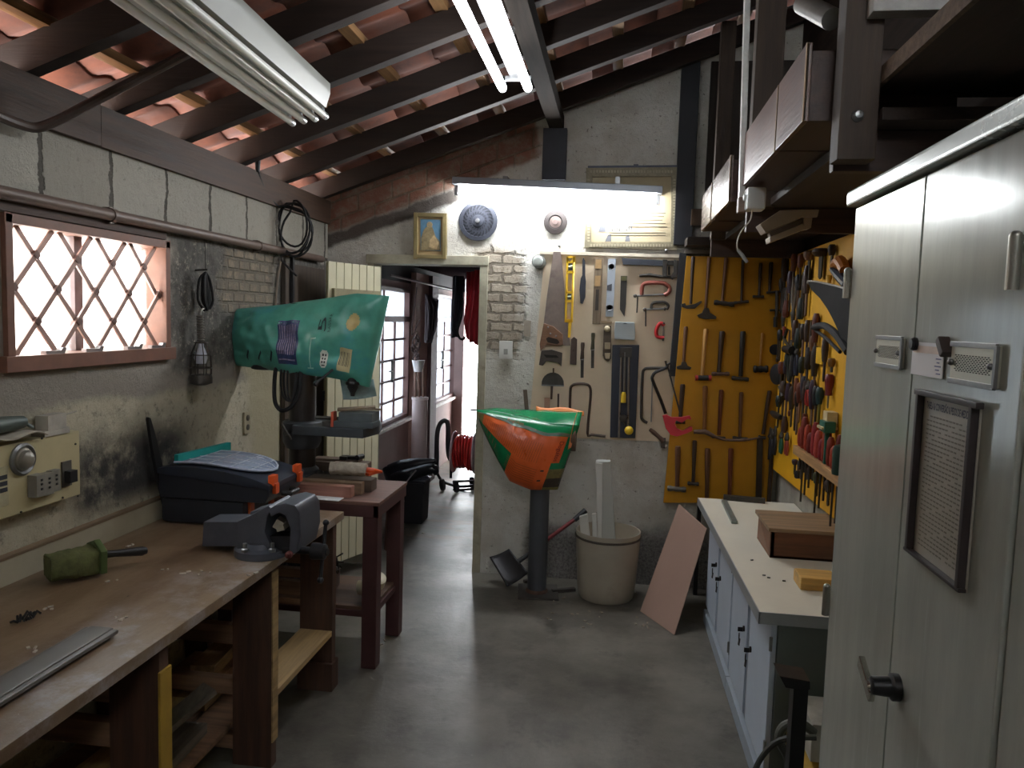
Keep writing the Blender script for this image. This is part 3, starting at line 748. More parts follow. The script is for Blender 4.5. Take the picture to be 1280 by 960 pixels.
# green hand brush
p = PZ(92, 722, BZ); 
t = thing('hand_brush', 'dusty green hand brush with dark handle lying on the workbench', 'brush', p)
gb = M('dusty_green_bristle', '#5c6138', .85, 0, .3, 30, .5, '#474a2e', .4)
d = (PZ(160, 700, BZ)-PZ(80, 716, BZ)); d.z = 0; d.normalize(); s = Vector((-d.y, d.x, 0))
def L3(x, y, z): return p+d*x+s*y+Vector((0, 0, z))
b = B()
b.grid(lambda u, v: L3(-.075+.14*u, (.055+.010*sin(pi*u))*math.copysign(abs(cos(v*2*pi))**.55, cos(v*2*pi))*(1-.18*(1-u))+.006*noise.noise(Vector((u*9, v*9, 4))), .05+(.046)*math.copysign(abs(sin(v*2*pi))**.55, sin(v*2*pi))*(1-.16*(1-u))+.007*noise.noise(Vector((u*9, v*9, 0)))), 10, 22)
b.box(L3(-.066, 0, .05), (.02, .078, .066), (0, 0, math.atan2(d.y, d.x)))
part('bristle_head', b, gb, t)
b = B(); b.prism([L3(.062, y, z) for y, z in ((-.065, .012), (.065, .012), (.07, .09), (.0, .115), (-.07, .09))], d*.022); part('brush_back', b, M('green_brush_back', '#4d5f35', .5, 0, .15, 10), t, .005)
b = B(); b.tube([L3(.08, 0, .06), L3(.13, 0, .055), L3(.22, 0, .045), L3(.235, 0, .044)], [.014, .012, .017, .012], 12); part('handle', b, black_plastic, t)
# dark twig-like debris
p = PZ(30, 775, BZ)
b = B()
for k in range(9):
    a = random.uniform(0, 6.28); l = random.uniform(.012, .035); o = Vector((random.uniform(-.015, .02), random.uniform(-.03, .04), .004))
    b.tube([p+o, p+o+Vector((cos(a)*l*.6, sin(a)*l*.6, random.uniform(.005, .03))), p+o+Vector((cos(a)*l, sin(a)*l, .004))], .0035, 5)
solo('wire_scraps', b, black_rubber, 'dark wire scraps on the workbench against the back board', 'wire scraps', kind='stuff')
b = B()
for u, v in ((62, 758), (40, 812), (158, 773), (232, 716), (255, 716), (212, 711), (140, 725), (150, 772), (158, 682), (318, 738-20)):
    c = PZ(u, v, BZ+.002)
    for k in range(3): b.box(c+Vector((random.uniform(-.02, .02), random.uniform(-.02, .02), 0)), (random.uniform(.004, .016), random.uniform(.003, .008), .004), (0, 0, random.uniform(0, 3)))
solo('shavings', b, M('shaving_pale', '#c3bdb0', .7, 0, .3, 30), 'pale shavings and chips scattered over the workbench top', 'shavings', kind='stuff')

# bench vise (jaws open towards the room, slide runs across the bench)
p = PZ(318, 697, BZ); Yv = p.y
t = thing('bench_vise', 'large dark grey bench vise bolted to the workbench front edge', 'vise', p)
vi = M('vise_grey_paint', '#50535c', .45, .2, .18, 10, .15, '#2c2d32', .3); vd = M('vise_dark', '#26272b', .5, .4, .2, 10)
q = lambda u, v, Y=Yv: PY(u, v, Y)
b = B(); c = PZ(318, 697, BZ); b.lathe([(.098, 0), (.1, .008), (.098, .026), (.07, .032), (.06, .05)], (c.x+.005, c.y+.05, BZ), (0, 0, 1), 30); part('swivel_base', b, vi, t)
b = B()
for a in (-2.2, -.35, .9, 2.2):
    x, y = c.x+.005+.082*sin(a), c.y+.05-.082*cos(a)
    b.lathe([(.014, .02), (.014, .038), (.008, .042), (.008, .06), (.001, .061)], (x, y, BZ), (0, 0, 1), 6)
part('clamp_bolt', b, steel, t)
y0, y1 = .0, .18                  # depth of the jaws about the pivot
def pz(pts, ya, yb): return [q(u, v)+Vector((0, ya, 0)) for u, v in pts], (0, yb-ya, 0)
b = B(); b.prism(*pz([(249, 655), (300, 655), (300, 686), (247, 686)], .03, .15)); part('tail_beam', b, vi, t, .003)
b = B(); b.prism(*pz([(296, 652), (312, 645), (335, 632), (340, 636), (334, 646), (331, 665), (338, 682), (350, 694), (300, 696), (296, 690)], y0, y1)); part('fixed_jaw', b, vi, t, .005)
b = B(); b.prism(*pz([(303, 645), (318, 641), (318, 652), (303, 655)], .06, .15)); part('anvil', b, vi, t, .003)
b = B(); b.prism(*pz([(337, 636), (345, 631), (358, 628), (370, 631), (376, 640), (377, 668), (372, 690), (362, 694), (364, 660), (358, 644), (349, 640), (340, 646)], y0-.01, y1)); part('moving_jaw', b, vi, t, .006)
b = B(); b.prism(*pz([(331, 672), (364, 672), (366, 694), (333, 694)], y0+.02, y1-.03)); b.prism(*pz([(333, 650), (362, 650), (362, 672), (333, 672)], y0+.09, y1-.0)); part('slide', b, vd, t, .003)
b = B(); c0 = q(350, 689); b.cyl(c0+Vector((0, .03, 0)), c0+Vector((.17, .03, 0)), .014); b.lathe([(.03, 0), (.032, .01), (.028, .05), (.015, .055)], c0+Vector((.11, .03, 0)), (1, 0, 0), 18); part('screw', b, vd, t)
b = B(); h = c0+Vector((.15, .03, 0)); b.cyl(h+Vector((0, -.02, -.10)), h+Vector((0, .03, .10)), .007); b.ball(h+Vector((0, -.02, -.10)), .012); b.ball(h+Vector((0, .03, .10)), .012); part('handle_bar', b, vd, t)
b = B(); b.lathe([(.008, 0), (.013, .006), (.013, .02), (.006, .025)], q(366, 690)+Vector((0, -.02, 0)), (0, -1, 0), 14); part('knob', b, M('dull_red_knob', '#5d2a26', .5), t)
b = B(); c0 = q(348, 656); b.box(c0+Vector((-.004, .02, 0)), (.03, .05, .035), (0, .5, .2)); b.box(c0+Vector((.006, .02, -.012)), (.03, .05, .02), (0, -.3, .1))
solo('wood_pad', b, M('pale_jaw_pad', '#9b9483', .7), 'pale wooden pad clamped between the bench vise jaws', 'pad', None, .003)

# two stacked tool cases
case_m = M('case_dark_blue_black', '#22262f', .5, 0, .15, 8, .15); case_lid = M('case_lid', '#272d39', .42, 0, .12, 8)
A = PZ(226, 655, BZ); zc = .15
x0, x1 = XL+.06, PZ(314, 655, BZ).x
ya, yb = A.y, A.y+.30
t = thing('tool_case', 'lower black soft-edged tool case on the bench, under the case with orange latches', 'tool case', ((x0+x1)/2, (ya+yb)/2, BZ), 0, 'tool cases')
b = B(); b.bx(x0, x1, ya, yb, BZ+.003, BZ+.11); part('case_body', b, case_m, t, .02)
for y in (ya+.04, ya+.23):
    b = B(); b.bx(x1-.002, x1+.014, y, y+.035, BZ+.03, BZ+.115); part('latch', b, M('latch_dull_orange', '#a3481f', .45), t, .004, 'orange latch')
x1b = PY(338, 610, ya).x; zA = BZ+.112; zB = PY(225, 580, ya).z; zF = PY(338, 597, ya).z
t = thing('tool_case', 'upper dark tool case with orange latches and translucent organizer lid', 'tool case', ((x0+x1b)/2, (ya+yb)/2, zA), 0, 'tool cases')
ya -= .01; yb += .03; _zt = PY(338, 597, ya).z; _zb = PY(338, 619, ya).z
zl = lambda x: zB-.02+(zF-zB-.01)*((x-x0)/(x1b-x0))
b = B(); b.prism([(x0, ya, zA), (x1b-.02, ya, zA), (x1b, ya, zA+.03), (x1b, ya, zl(x1b)-.02), (x0, ya, zl(x0)-.02)], (0, yb-ya, 0)); part('case_body', b, case_m, t, .006)
b = B()
def lid(x): k = (x-x0)/(x1b-x0); return zl(x)+.03*max(0, sin(pi*min(1, k*1.02)))**.7
xs = [x0-.005+(x1b-x0+.01)*i/12 for i in range(13)]
b.prism([(x, ya-.006, lid(x)) for x in xs]+[(xs[-1], ya-.006, zl(x1b)-.022), (xs[0], ya-.006, zl(x0)-.022)], (0, yb-ya+.012, 0)); part('case_lid', b, case_lid, t, .005)
ym_ = (ya+yb)/2
org = M('organizer_translucent', '#8f9db5', .25, 0, .08, 5)
xa_, xb_ = x0+.05, x1b-.055
def oz(x): return lid(x)+.004
b = B()
outl = [(xa_, ya+.03), (xb_-.10, ya+.035), (xb_-.03, ya+.07), (xb_, ym_), (xb_-.03, yb-.07), (xb_-.10, yb-.035), (xa_, yb-.03)]
n = 24
def orgf(u, v):
    x = xa_+(xb_-xa_)*u; hw = ((yb-ya)/2-.03)*(1 if u < .6 else sqrt(max(.02, 1-((u-.6)/.4)**2)))
    return (x, ym_+(v-.5)*2*hw, oz(x)+.006)
b.grid(orgf, 20, 8); og = part('organizer_lid', b, org, t)
sm = og.modifiers.new('thick', 'SOLIDIFY'); sm.thickness = .008; sm.offset = 0
b = B()
for v in (.25, .5, .75): b.tube([Vector(orgf(u/12, v))+Vector((0, 0, .004)) for u in range(13)], .003, 5)
for u in (.15, .4, .65, .85): b.tube([Vector(orgf(u, v/8))+Vector((0, 0, .004)) for v in range(9)], .003, 5)
b.tube([Vector(orgf(u/20, 0))+Vector((0, 0, .003)) for u in range(21)]+[Vector(orgf(1-u/20, 1))+Vector((0, 0, .003)) for u in range(21)], .005, 6)
part('organizer_ribs', b, M('organizer_rib', '#a9b4c6', .3), og)
for y in (ya+.015, yb-.085):
    b = B(); z = _zt; b.bx(x1b-.014, x1b+.012, y, y+.045, z-.04, z+.004); b.bx(x1b+.002, x1b+.02, y+.006, y+.039, _zb, z-.03); part('latch', b, orange_plastic, t, .004, 'orange latch')
b = B(); z = zl(x1b)-.06; b.tube([(x1b, ya+.12, z), (x1b+.035, ya+.125, z), (x1b+.035, yb-.14, z), (x1b, yb-.135, z)], .011, 8); part('handle', b, black_plastic, t)
# teal bar on the rear of the case lid
p, q2 = PY(250, 568, ya+.25), PY(304, 552, ya+.42)
b = B(); zz = lid(x0+.1)
c0 = Vector((x0+.06, ya+.03, zz+.022)); c1 = Vector((x0+.085, yb-.0, zz+.022))
b.beam(c0, c1+Vector((0.02, .05, 0)), .022, .04)
solo('teal_bar', b, M('teal_paint', '#1f9c96', .4, 0, .08, 6), 'teal bar lying along the rear of the upper tool case lid', 'bar', None, .003)
# ------------------------------------------------------------------ maroon steel table with the drill press
ty0 = 3.43; ty1 = PZ(481, 788, 0).y+.02
tz = PY(465, 628, ty0).z; tx1 = PY(474, 628, ty0).x; tx0 = XL+.03
t = thing('steel_table', 'maroon steel legged table beyond the end of the workbench', 'table', ((tx0+tx1)/2, (ty0+ty1)/2, 0))
b = B(); b.bx(tx0, tx1, ty0, ty1, tz-.018, tz); part('tabletop', b, WOOD('table_top_wood', '#6b4f45', '#4f3a34', .55, 'X'), t, .003)
b = B()
b.bx(tx0+.005, tx1-.005, ty0+.004, ty0+.03, tz-.075, tz-.018); b.bx(tx0+.005, tx1-.005, ty1-.03, ty1-.004, tz-.075, tz-.018)
b.bx(tx1-.03, tx1-.004, ty0+.004, ty1-.004, tz-.075, tz-.018); b.bx(tx0+.004, tx0+.03, ty0+.004, ty1-.004, tz-.075, tz-.018)
part('apron', b, maroon, t, .002)
for x in (tx0+.01, tx1-.084):
    for y in (ty0+.012, ty1-.086):
        b = B(); b.bx(x, x+.074, y, y+.074, 0, tz-.07); part('leg', b, maroon, t, .006)
zs2 = PY(430, 760, ty0+.05).z
b = B(); b.bx(tx0+.05, tx1-.05, ty0+.03, ty0+.06, zs2-.03, zs2); b.bx(tx0+.05, tx1-.05, ty1-.07, ty1-.04, zs2-.03, zs2); b.bx(tx1-.06, tx1-.03, ty0+.05, ty1-.05, zs2-.03, zs2)
part('stretcher', b, maroon, t, .002)
b = B(); b.bx(tx0+.04, tx1-.04, ty0+.04, ty1-.04, zs2, zs2+.018); part('shelf', b, WOOD('table_shelf', '#5a4334', None, .6, 'X'), t, .002)
# on the lower shelf
b = B(); zz = zs2+.018
for x, l in ((-1.8, .1), (-1.62, .13), (-1.44, .09)):
    b.box((x, ty0+.2, zz+l/2), (.15, .22, l), (0, 0, .1))
solo('scrap_boxes', b, WOOD('scrap_wood', '#4d3c31', '#33271f', .7, 'X'), 'dark wooden scraps on the maroon table\'s lower shelf', 'scrap wood', kind='stuff', bev=.003)
b = B()
for k in range(26):
    o = Vector((-1.46+random.uniform(-.14, .1), ty0+.16+random.uniform(-.06, .1), zz+.08)); a = random.uniform(0, 6.28); r = random.uniform(.02, .07)
    b.tube([o+Vector((r*cos(a+i), r*.7*sin(a+i), .09*random.random()+.03)) for i in range(5)], .004, 5, sub=3)
solo('wire_tangle', b, M('tangle_dark', '#2a2622', .6), 'dark tangle of wire on the maroon table\'s lower shelf', 'wire', kind='stuff')
pv = M('cream_pvc', '#c6bea2', .4, 0, .08, 6)
c = PY(463, 732, ty0+.16)
t2 = thing('pipe_fitting', 'cream plastic pipe fitting sticking out from the maroon table\'s lower shelf', 'pipe fitting', (c.x, c.y, zz))
b = B(); c = Vector((c.x-.01, c.y, zz+.055)); b.lathe([(.036, -.05), (.036, -.02), (.05, -.02), (.052, .02), (.044, .025), (.044, .05), (.034, .052), (.034, .02)], c, (1, 0, 0.15), 20); part('elbow_body', b, pv, t2)
b = B(); b.lathe([(.03, 0), (.046, .005), (.046, .05), (.034, .055)], c+Vector((.035, -.005, .015)), (.3, -.3, .8), 18); part('collar', b, pv, t2)

# drill press
dp = M('drill_press_grey', '#3a3e42', .5, .3, .2, 8, .15, '#2b2c2e', .3)
cy = 3.74; cx = PY(378, 520, cy).x
t = thing('drill_press', 'dark grey bench drill press standing on the maroon table under a green bag', 'drill press', (cx, cy, tz))
b = B(); b.bx(cx-.11, cx+.20, cy-.13, cy+.12, tz+.001, tz+.035); b.bx(cx-.07, cx+.07, cy-.09, cy+.07, tz+.035, tz+.06); part('base', b, dp, t, .008)
b = B(); b.lathe([(.085, .05), (.085, .075), (.06, .1), (.055, .15)], (cx, cy, tz), (0, 0, 1), 24); part('column_socket', b, dp, t)
zt = PY(380, 372, cy).z
rw = 17.5*cy/FL
b = B(); b.cyl((cx, cy, tz+.08), (cx, cy, zt-.03), rw, n=24); part('column', b, M('column_dark', '#37322f', .4, .5, .2, 8), t)
za = PY(400, 531, cy).z
b = B(); b.lathe([(rw+.012, -.12), (rw+.028, -.09), (rw+.03, .012), (rw+.02, .02)], (cx, cy, za), (0, 0, 1), 24); part('table_collar', b, dp, t)
xr = PY(474, 530, cy).x
b = B(); b.prism([(cx+.01, cy-.15, za+.012), (xr-.03, cy-.16, za+.012), (xr, cy+.0, za+.012), (xr-.03, cy+.14, za+.012), (cx+.01, cy+.14, za+.012), (cx-.04, cy, za+.012)], (0, 0, -.045)); part('work_table', b, dp, t, .005)
b = B(); b.cyl((cx-.03, cy-.07, za-.03), (cx-.03, cy-.14, za-.03), .012); b.cyl((cx-.05, cy-.135, za+.015), (cx+.0, cy-.135, za-.06), .006); part('clamp_lever', b, dark_steel, t)
zh = PY(390, 420, cy).z
b = B(); b.bx(cx-.26, cx+.2, cy-.07, cy+.09, zh-.09, zh+.11); b.cyl((cx-.2, cy, zh-.18), (cx-.2, cy, zh-.05), .075, n=20); part('head', b, dp, t, .02)
ch = PY(441, 479, cy-.035)
b = B(); b.lathe([(.028, .1), (.03, .04), (.027, .03), (.027, -.02), (.02, -.035), (.012, -.05), (.01, -.065), (.001, -.066)], ch, (0, 0, 1), 18); b.lathe([(.034, .008), (.036, 0), (.034, -.008)], ch, (0, 0, 1), 18); part('chuck', b, black_plastic, t, 0, 'black chuck')
b = B(); h0, h1 = PY(416, 462, cy-.1), PY(399, 476, cy-.16); b.cyl(h0, h1, .006); b.lathe([(.006, 0), (.012, .01), (.012, .03), (.004, .036)], h1, h1-h0, 12); part('feed_handle', b, black_plastic, t)
# motor cable loop under the bag
b = B(); o = Vector((0, -.08, 0))
Q = lambda u, v: PY(u, v, cy-.07)
b.tube([Q(345, 458), Q(343, 480), Q(344, 503), Q(352, 513), Q(364, 508), Q(374, 490), Q(376, 462)], .011, 8, sub=5)
for k in range(3): b.tube([Q(352+4*k, 460), Q(351+4*k, 480), Q(355+3*k, 497), Q(364+k, 500), Q(369+k, 480), Q(371, 462)], .0055, 6, sub=5)
part('power_cable', b, black_rubber, t)

# ---------------- plastic bags pulled over machines: pillow surfaces between two outline curves
def curve(px, Y):
    P = [PY(u, v, Y) for u, v in px]
    L = [0]
    for i in range(1, len(P)): L.append(L[-1]+(P[i]-P[i-1]).length)
    def f(s):
        s = max(0, min(1, s))*L[-1]
        for i in range(1, len(P)):
            if s <= L[i]+1e-9: return P[i-1].lerp(P[i], (s-L[i-1])/(L[i]-L[i-1]))
        return P[-1]
    return f
def pillow(top, bot, Y, D, wr=.008, seed=0, e1=.45, e2=.5):
    ft, fb = curve(top, Y), curve(bot, Y)
    def surf(s, w, side=-1, off=0):
        p = ft(s).lerp(fb(s), w)
        d = D*(max(0, sin(pi*s))**e1)*(max(0, sin(pi*(.02+.96*w)))**e2)
        n = noise.noise(Vector((s*7+seed, w*5, seed*1.3)))*wr+noise.noise(Vector((s*22+seed, w*9, 3)))*wr*.5
        edge = min(1, 8*min(s, 1-s, w+.02, 1.02-w))
        return p+Vector((0, side*(d+off+n*edge), n*.4*edge))
    return surf
def bag_part(name, surf, mat, parent, nu=56, nv=30):
    b = B(); b.grid(lambda u, v: surf(u, v, -1), nu, nv); b.grid(lambda u, v: surf(u, v, 1), nu, nv)
    return part(name, b, mat, parent, 0, None, 60)
def decal(name, surf, s0, s1, w0, w1, mat, parent, off=.0025, nu=10, nv=10, label=None, shape=None):
    b = B(); b.grid(lambda u, v: surf(s0+(s1-s0)*u, w0+(w1-w0)*v, -1, off), nu, nv)
    if shape:
        keep = [i for i, f in enumerate(b.f) if shape(((i//nv)+.5)/nu, ((i % nv)+.5)/nv)]
        b.f = [b.f[i] for i in keep]; b.mi = [b.mi[i] for i in keep]
    return part(name, b, mat, parent, 0, label)
def bag_text(name, surf, txt, s, w, size_s, size_w, rot, mat, parent, off=.004, label=None):
    vs, fs = textmesh(txt, 1.0); W = max(v.x for v in vs)-min(v.x for v in vs); Hh = max(v.y for v in vs)-min(v.y for v in vs)
    b = B(); o = []
    for v in vs:
        x, y = v.x/W, v.y/Hh                       # x along reading, y up
        if rot == 90: ds, dw = y*size_s, x*size_w     # reads downwards: letter tops point right (+s)
        elif rot == -90: ds, dw = -y*size_s, -x*size_w
        else: ds, dw = x*size_s, -y*size_w
        o.append(surf(s+ds, w+dw, -1, off))
    b.add(o, fs); return part(name, b, mat, parent, 0, label)

gm = M('green_bag_plastic', '#4b9383', .36, 0, .2, 7, .3, '#3d8791', .42)
gtop = [(293, 392), (300, 386), (340, 383), (400, 375), (450, 367), (487, 370)]
gbot = [(294, 456), (330, 460), (370, 466), (410, 470), (440, 476), (462, 484)]
sf = pillow(gtop, gbot, cy, .14, .024, 3, .3, .35)
t = thing('plastic_bag', 'crumpled teal green printed bag pulled over the drill press head', 'bag', PY(390, 470, cy))
bag_part('bag_body', sf, gm, t)
decal('text_panel', sf, .385, .52, .27, .86, M('print_navy', '#27325a', .4, 0, .4, 60, 0, '#6d6a8a', .35), t, label='dark blue text panel')
b = B()
for i in range(9): b.grid(lambda u, v: sf(.397+.0125*i+.005*u, .33+.40*v, -1, .005), 1, 8)
b.grid(lambda u, v: sf(.395+.115*u, .79+.02*v, -1, .005), 8, 1)
part('panel_print', b, M('panel_print_grey', '#8d7f95', .5, 0, .4, 80), t)
decal('badge', sf, .81, .885, .22, .42, M('print_ochre', '#b0a06a', .45, 0, .1, 30), t, .004, 12, 12, 'pale round badge', lambda u, v: (u-.5)**2+(v-.5)**2 < .25)
bc = decal('barcode_label', sf, .80, .875, .62, .9, M('barcode_paper', '#c3b78c', .5, 0, .1, 10), t, .004, label='barcode sticker')
b = B()
for i in range(9):
    s0 = .808+.0066*i; b.grid(lambda u, v: sf(s0+(.0016+.0018*(i % 3 == 0))*u, .66+.17*v, -1, .006), 1, 4)
part('barcode_bars', b, ink, bc)
ov = decal('oval_label', sf, .675, .725, .65, .88, M('label_white', '#d5d6cd', .45, 0, .04, 10), t, .004, 10, 14, 'white oval label', lambda u, v: (abs(u-.5)*2)**3+(abs(v-.5)*2)**3 < 1)
b = B()
for i in range(3):
    for j in range(2): b.grid(lambda u, v: sf(.687+.016*j+.009*u, .69+.05*i+.03*v, -1, .006), 1, 1)
b.grid(lambda u, v: sf(.688+.024*u, .84+.015*v, -1, .006), 1, 1)
part('label_print', b, ink, ov)
bag_text('emblem', sf, '5', .665, .33, .05, .17, -90, M('print_black', '#142326', .5), t, label='dark emblem')
bag_text('lettering', sf, 'BASSAR', .715, .33, .018, .22, -90, M('print_dark_green', '#17423f', .5), t)
b = B(); b.grid(lambda u, v: sf(.607+.006*u, .5+.38*v, -1, .004), 1, 8); b.grid(lambda u, v: sf(.607+.035*u, .5+.02*v, -1, .004), 4, 1); b.grid(lambda u, v: sf(.59+.04*u, .88+.02*v, -1, .004), 4, 1)
part('bracket_print', b, M('print_pale', '#9cc0b4', .5), t)
b = B()
for s0 in (.15, .24, .33): 
    for k in (-1, 1): b.grid(lambda u, v: sf(s0+(.022 if k > 0 else .012)*k*u+.006*v, .82-(.14 if k > 0 else .07)*u+.035*v, -1, .005), 4, 1)
part('bird_marks', b, M('print_black2', '#122a2d', .5), t)
# translucent torn tail of the bag hanging by the chuck
b = B()
b.grid(lambda u, v: PY(425+42*u+4*v, 474+(16+14*u)*v*(1.1-.4*u)+8*(1-u)*v, cy+.07+.01*sin(u*9)+.008*cos(v*7)), 14, 8)
tl = part('torn_flap', b, M('bag_flap_milky', '#8fa3a2', .35, 0, .2, 20), t, 0, 'pale torn flap'); sm = tl.modifiers.new('th', 'SOLIDIFY'); sm.thickness = .0015
# things on the drill press table
zz = za+.0125
c0, c1 = PY(420, 535, cy-.08), PY(470, 535, cy-.08)
t = thing('machine_vise', 'grey drill press vise with an orange face lying on the drill press table', 'vise', ((c0.x+c1.x)/2, cy-.06, zz))
b = B(); b.bx(c0.x+.005, c1.x, cy-.13, cy-.01, zz, zz+.03); b.bx(c0.x+.03, c1.x-.005, cy-.13, cy-.01, zz+.03, zz+.075); part('vise_body', b, M('vise_slate', '#4b5255', .5, .3), t, .004)
b = B(); b.bx(c0.x-.008, c0.x+.006, cy-.135, cy-.085, zz, zz+.075); part('face', b, M('dull_orange_face', '#b14a30', .5), t, .002)
b = B(); b.cyl((c0.x-.11, cy-.07, zz+.035), (c0.x+.01, cy-.07, zz+.035), .009); b.bx(c0.x-.06, c0.x-.0, cy-.11, cy-.02, zz, zz+.02); part('vise_screw', b, dark_steel, t, .001)
b = B(); b.beam((c0.x+.01, cy-.09, zz+.082), (c1.x-.02, cy-.03, zz+.095), .07, .012); b.beam((c1.x-.05, cy-.1, zz+.094), (c1.x-.0, cy-.02, zz+.084), .04, .008)
solo('wood_strip', b, WOOD('packing_strip', '#6a5a48', None, .6), 'thin wooden packing strips on top of the drill press vise', 'wood strip', None, .002)
# things on the table top
c0, c1 = PY(365, 614, ty0+.05), PY(444, 614, ty0+.05)
b = B(); b.bx(c0.x-.05, c1.x-.02, ty0+.046, ty0+.10, tz+.001, tz+.055)
solo('wood_block', b, WOOD('salmon_wood', '#94685a', '#7f5648', .55), 'salmon coloured planed board lying at the front of the maroon table', 'wood board', None, .004)
b = B(); b.bx(c0.x-.05, PY(455, 600, ty0+.16).x, ty0+.12, ty0+.17, tz+.001, tz+.06)
solo('wood_block', b, WOOD('grey_brown_wood', '#7d6650', '#645040', .6), 'grey brown board behind the salmon board on the maroon table', 'wood board', None, .003)
c = PY(408, 620, ty0); b = B(); b.box((c.x, ty0+.012, tz+.0025), (.14, .062, .004), (0, 0, -.05))
solo('paper_slip', b, M('paper_blueish', '#e3e7ee', .7), 'white paper slip on the front edge of the maroon table', 'paper', None, 0)
c0, c1 = PY(414, 586, ty0+.2), PY(458, 583, ty0+.2)
t = thing('paint_roller', 'fluffy off-white roller sleeve with orange end on the maroon table', 'paint roller', ((c0.x+c1.x)/2, ty0+.22, tz+.06))
b = B()
zr_ = tz+.06+.032
def rol(u, v):
    r = .032+.005*noise.noise(Vector((u*8, cos(v*6.283)*2, sin(v*6.283)*2)))
    x = c0.x+(c1.x-c0.x)*u
    return (x, ty0+.2+r*cos(v*2*pi), zr_+.02+r*sin(v*2*pi))
b.grid(rol, 16, 20); b.cyl((c0.x, ty0+.2, zr_+.02), (c0.x+.004, ty0+.2, zr_+.02), .03); b.cyl((c1.x-.004, ty0+.2, zr_+.02), (c1.x, ty0+.2, zr_+.02), .03)
part('sleeve', b, M('fluffy_sleeve', '#a39a8c', .95, 0, .2, 40, .6), t)
b = B(); b.tube([(c1.x, ty0+.2, zr_+.02), (c1.x+.03, ty0+.21, zr_+.015), (c1.x+.06, ty0+.26, zr_+.0)], [.012, .014, .007], 10); b.beam((c1.x+.01, ty0+.18, zr_), (c1.x+.05, ty0+.25, zr_+.005), .025, .012); part('orange_handle', b, orange_plastic, t, 0, 'orange end')
b = B(); b.bx(c0.x-.12, c1.x+.03, ty0+.19, ty0+.28, tz+.001, tz+.06); 
solo('wood_block', b, WOOD('dark_support', '#4d3f34', None, .6), 'dark timber block under the fluffy roller sleeve on the maroon table', 'wood board', None, .004)
c0, c1 = PY(400, 575, ty1-.1), PY(455, 575, ty1-.1)
b = B(); b.bx(c0.x-.02, c1.x+.02, ty1-.12, ty1-.03, tz+.001, tz+.105); b.bx(c0.x-.04, c1.x-.03, ty1-.1, ty1-.03, tz+.105, tz+.118)
solo('wood_block', b, WOOD('dark_box_wood', '#57463a', '#3f332b', .6), 'dark wooden box at the rear of the maroon table', 'wooden box', None, .003)
b = B(); c = PY(440, 566, ty1-.08)
b.box((c.x, ty1-.07, tz+.125), (.08, .03, .02), (0, 0, .2)); b.cyl((c.x+.03, ty1-.09, tz+.13), (c.x+.045, ty1-.04, tz+.13), .014); b.box((c.x-.04, ty1-.08, tz+.125), (.04, .05, .02))
solo('machine_part', b, black_plastic, 'small black metal part on the dark wooden box on the maroon table', 'machine part', None, .002)
b = B(); c = PY(372, 582, ty0+.2); b.bx(c.x-.08, c.x+.06, ty0+.3, ty0+.32, tz, tz+.03)
for k in range(5): b.box((c.x-.02+k*.03, ty0+.305, tz+.05+.008*(k % 2)), (.024, .05, .03), (0, .2*k, .3*k))
solo('clamp_pile', b, dark_steel, 'dark metal bits piled at the drill press base on the maroon table', 'metal bits', kind='stuff', bev=.002)

# ------------------------------------------------------------------ open plank door leaf
dr = bpy.data.objects.new('door_1', None); COL.objects.link(dr); dr['kind'] = 'structure'
hg = Vector((PY(474, 400, YB).x, YB-.03, 0)); dend = Vector((PX(407, 400, -1.74).x, 0, 0))
lfx = PX(407, 330, -1.75); lf = Vector((lfx.x, lfx.y, 0))
dr.location = hg; MW[dr.name] = Matrix.Translation(hg)
dd = (lf-hg); W = dd.length; dd.normalize(); nn = Vector((-dd.y, dd.x, 0))
cream = M('cream_plank_paint', '#cfc9ab', .5, 0, .08, 4, .1, '#b3ab8c', .25)
b = B(); nb = 7; z0, z1 = .13, 2.01
for i in range(nb):
    a = hg+dd*(W*i/nb+.003); c = hg+dd*(W*(i+1)/nb-.003)
    b.prism([a+Vector((0, 0, z0)), c+Vector((0, 0, z0)), c+Vector((0, 0, z1)), a+Vector((0, 0, z1))], nn*.022)
part('planks', b, cream, dr, .004)
b = B(); b.prism([hg+Vector((0, 0, z0+.01))+nn*.003, hg+dd*W+Vector((0, 0, z0+.01))+nn*.003, hg+dd*W+Vector((0, 0, z1-.01))+nn*.003, hg+Vector((0, 0, z1-.01))+nn*.003], nn*.013)
for z in (.45, 1.75): b.prism([hg+dd*.03+Vector((0, 0, z)), hg+dd*(W-.03)+Vector((0, 0, z)), hg+dd*(W-.03)+Vector((0, 0, z+.1)), hg+dd*.03+Vector((0, 0, z+.1))], nn*.045)
part('backing', b, M('plank_gap', '#8d8568', .6), dr, 0)
# dark recess boards between door and left wall
b = B(); p0 = PX(357, 345, XL+.03); p1 = PX(406, 345, XL+.03)
b.bx(XL+.002, XL+.03, p0.y, min(p1.y, YB-.02), 0, 1.98)
solo('dark_board', b, WOOD('corner_board', '#4b4036', '#352d26', .7, 'Z'), 'dark board standing on the left wall behind the drill press bag', 'board', None, .003)
b = B(); p = PX(367, 385, XL+.05); b.bx(XL+.03, XL+.05, p.y-.012, p.y+.012, 1.2, 2.02); solo('iron_bar', b, black_plastic, 'thin black upright bar in front of the dark board in the back left corner', 'bar')
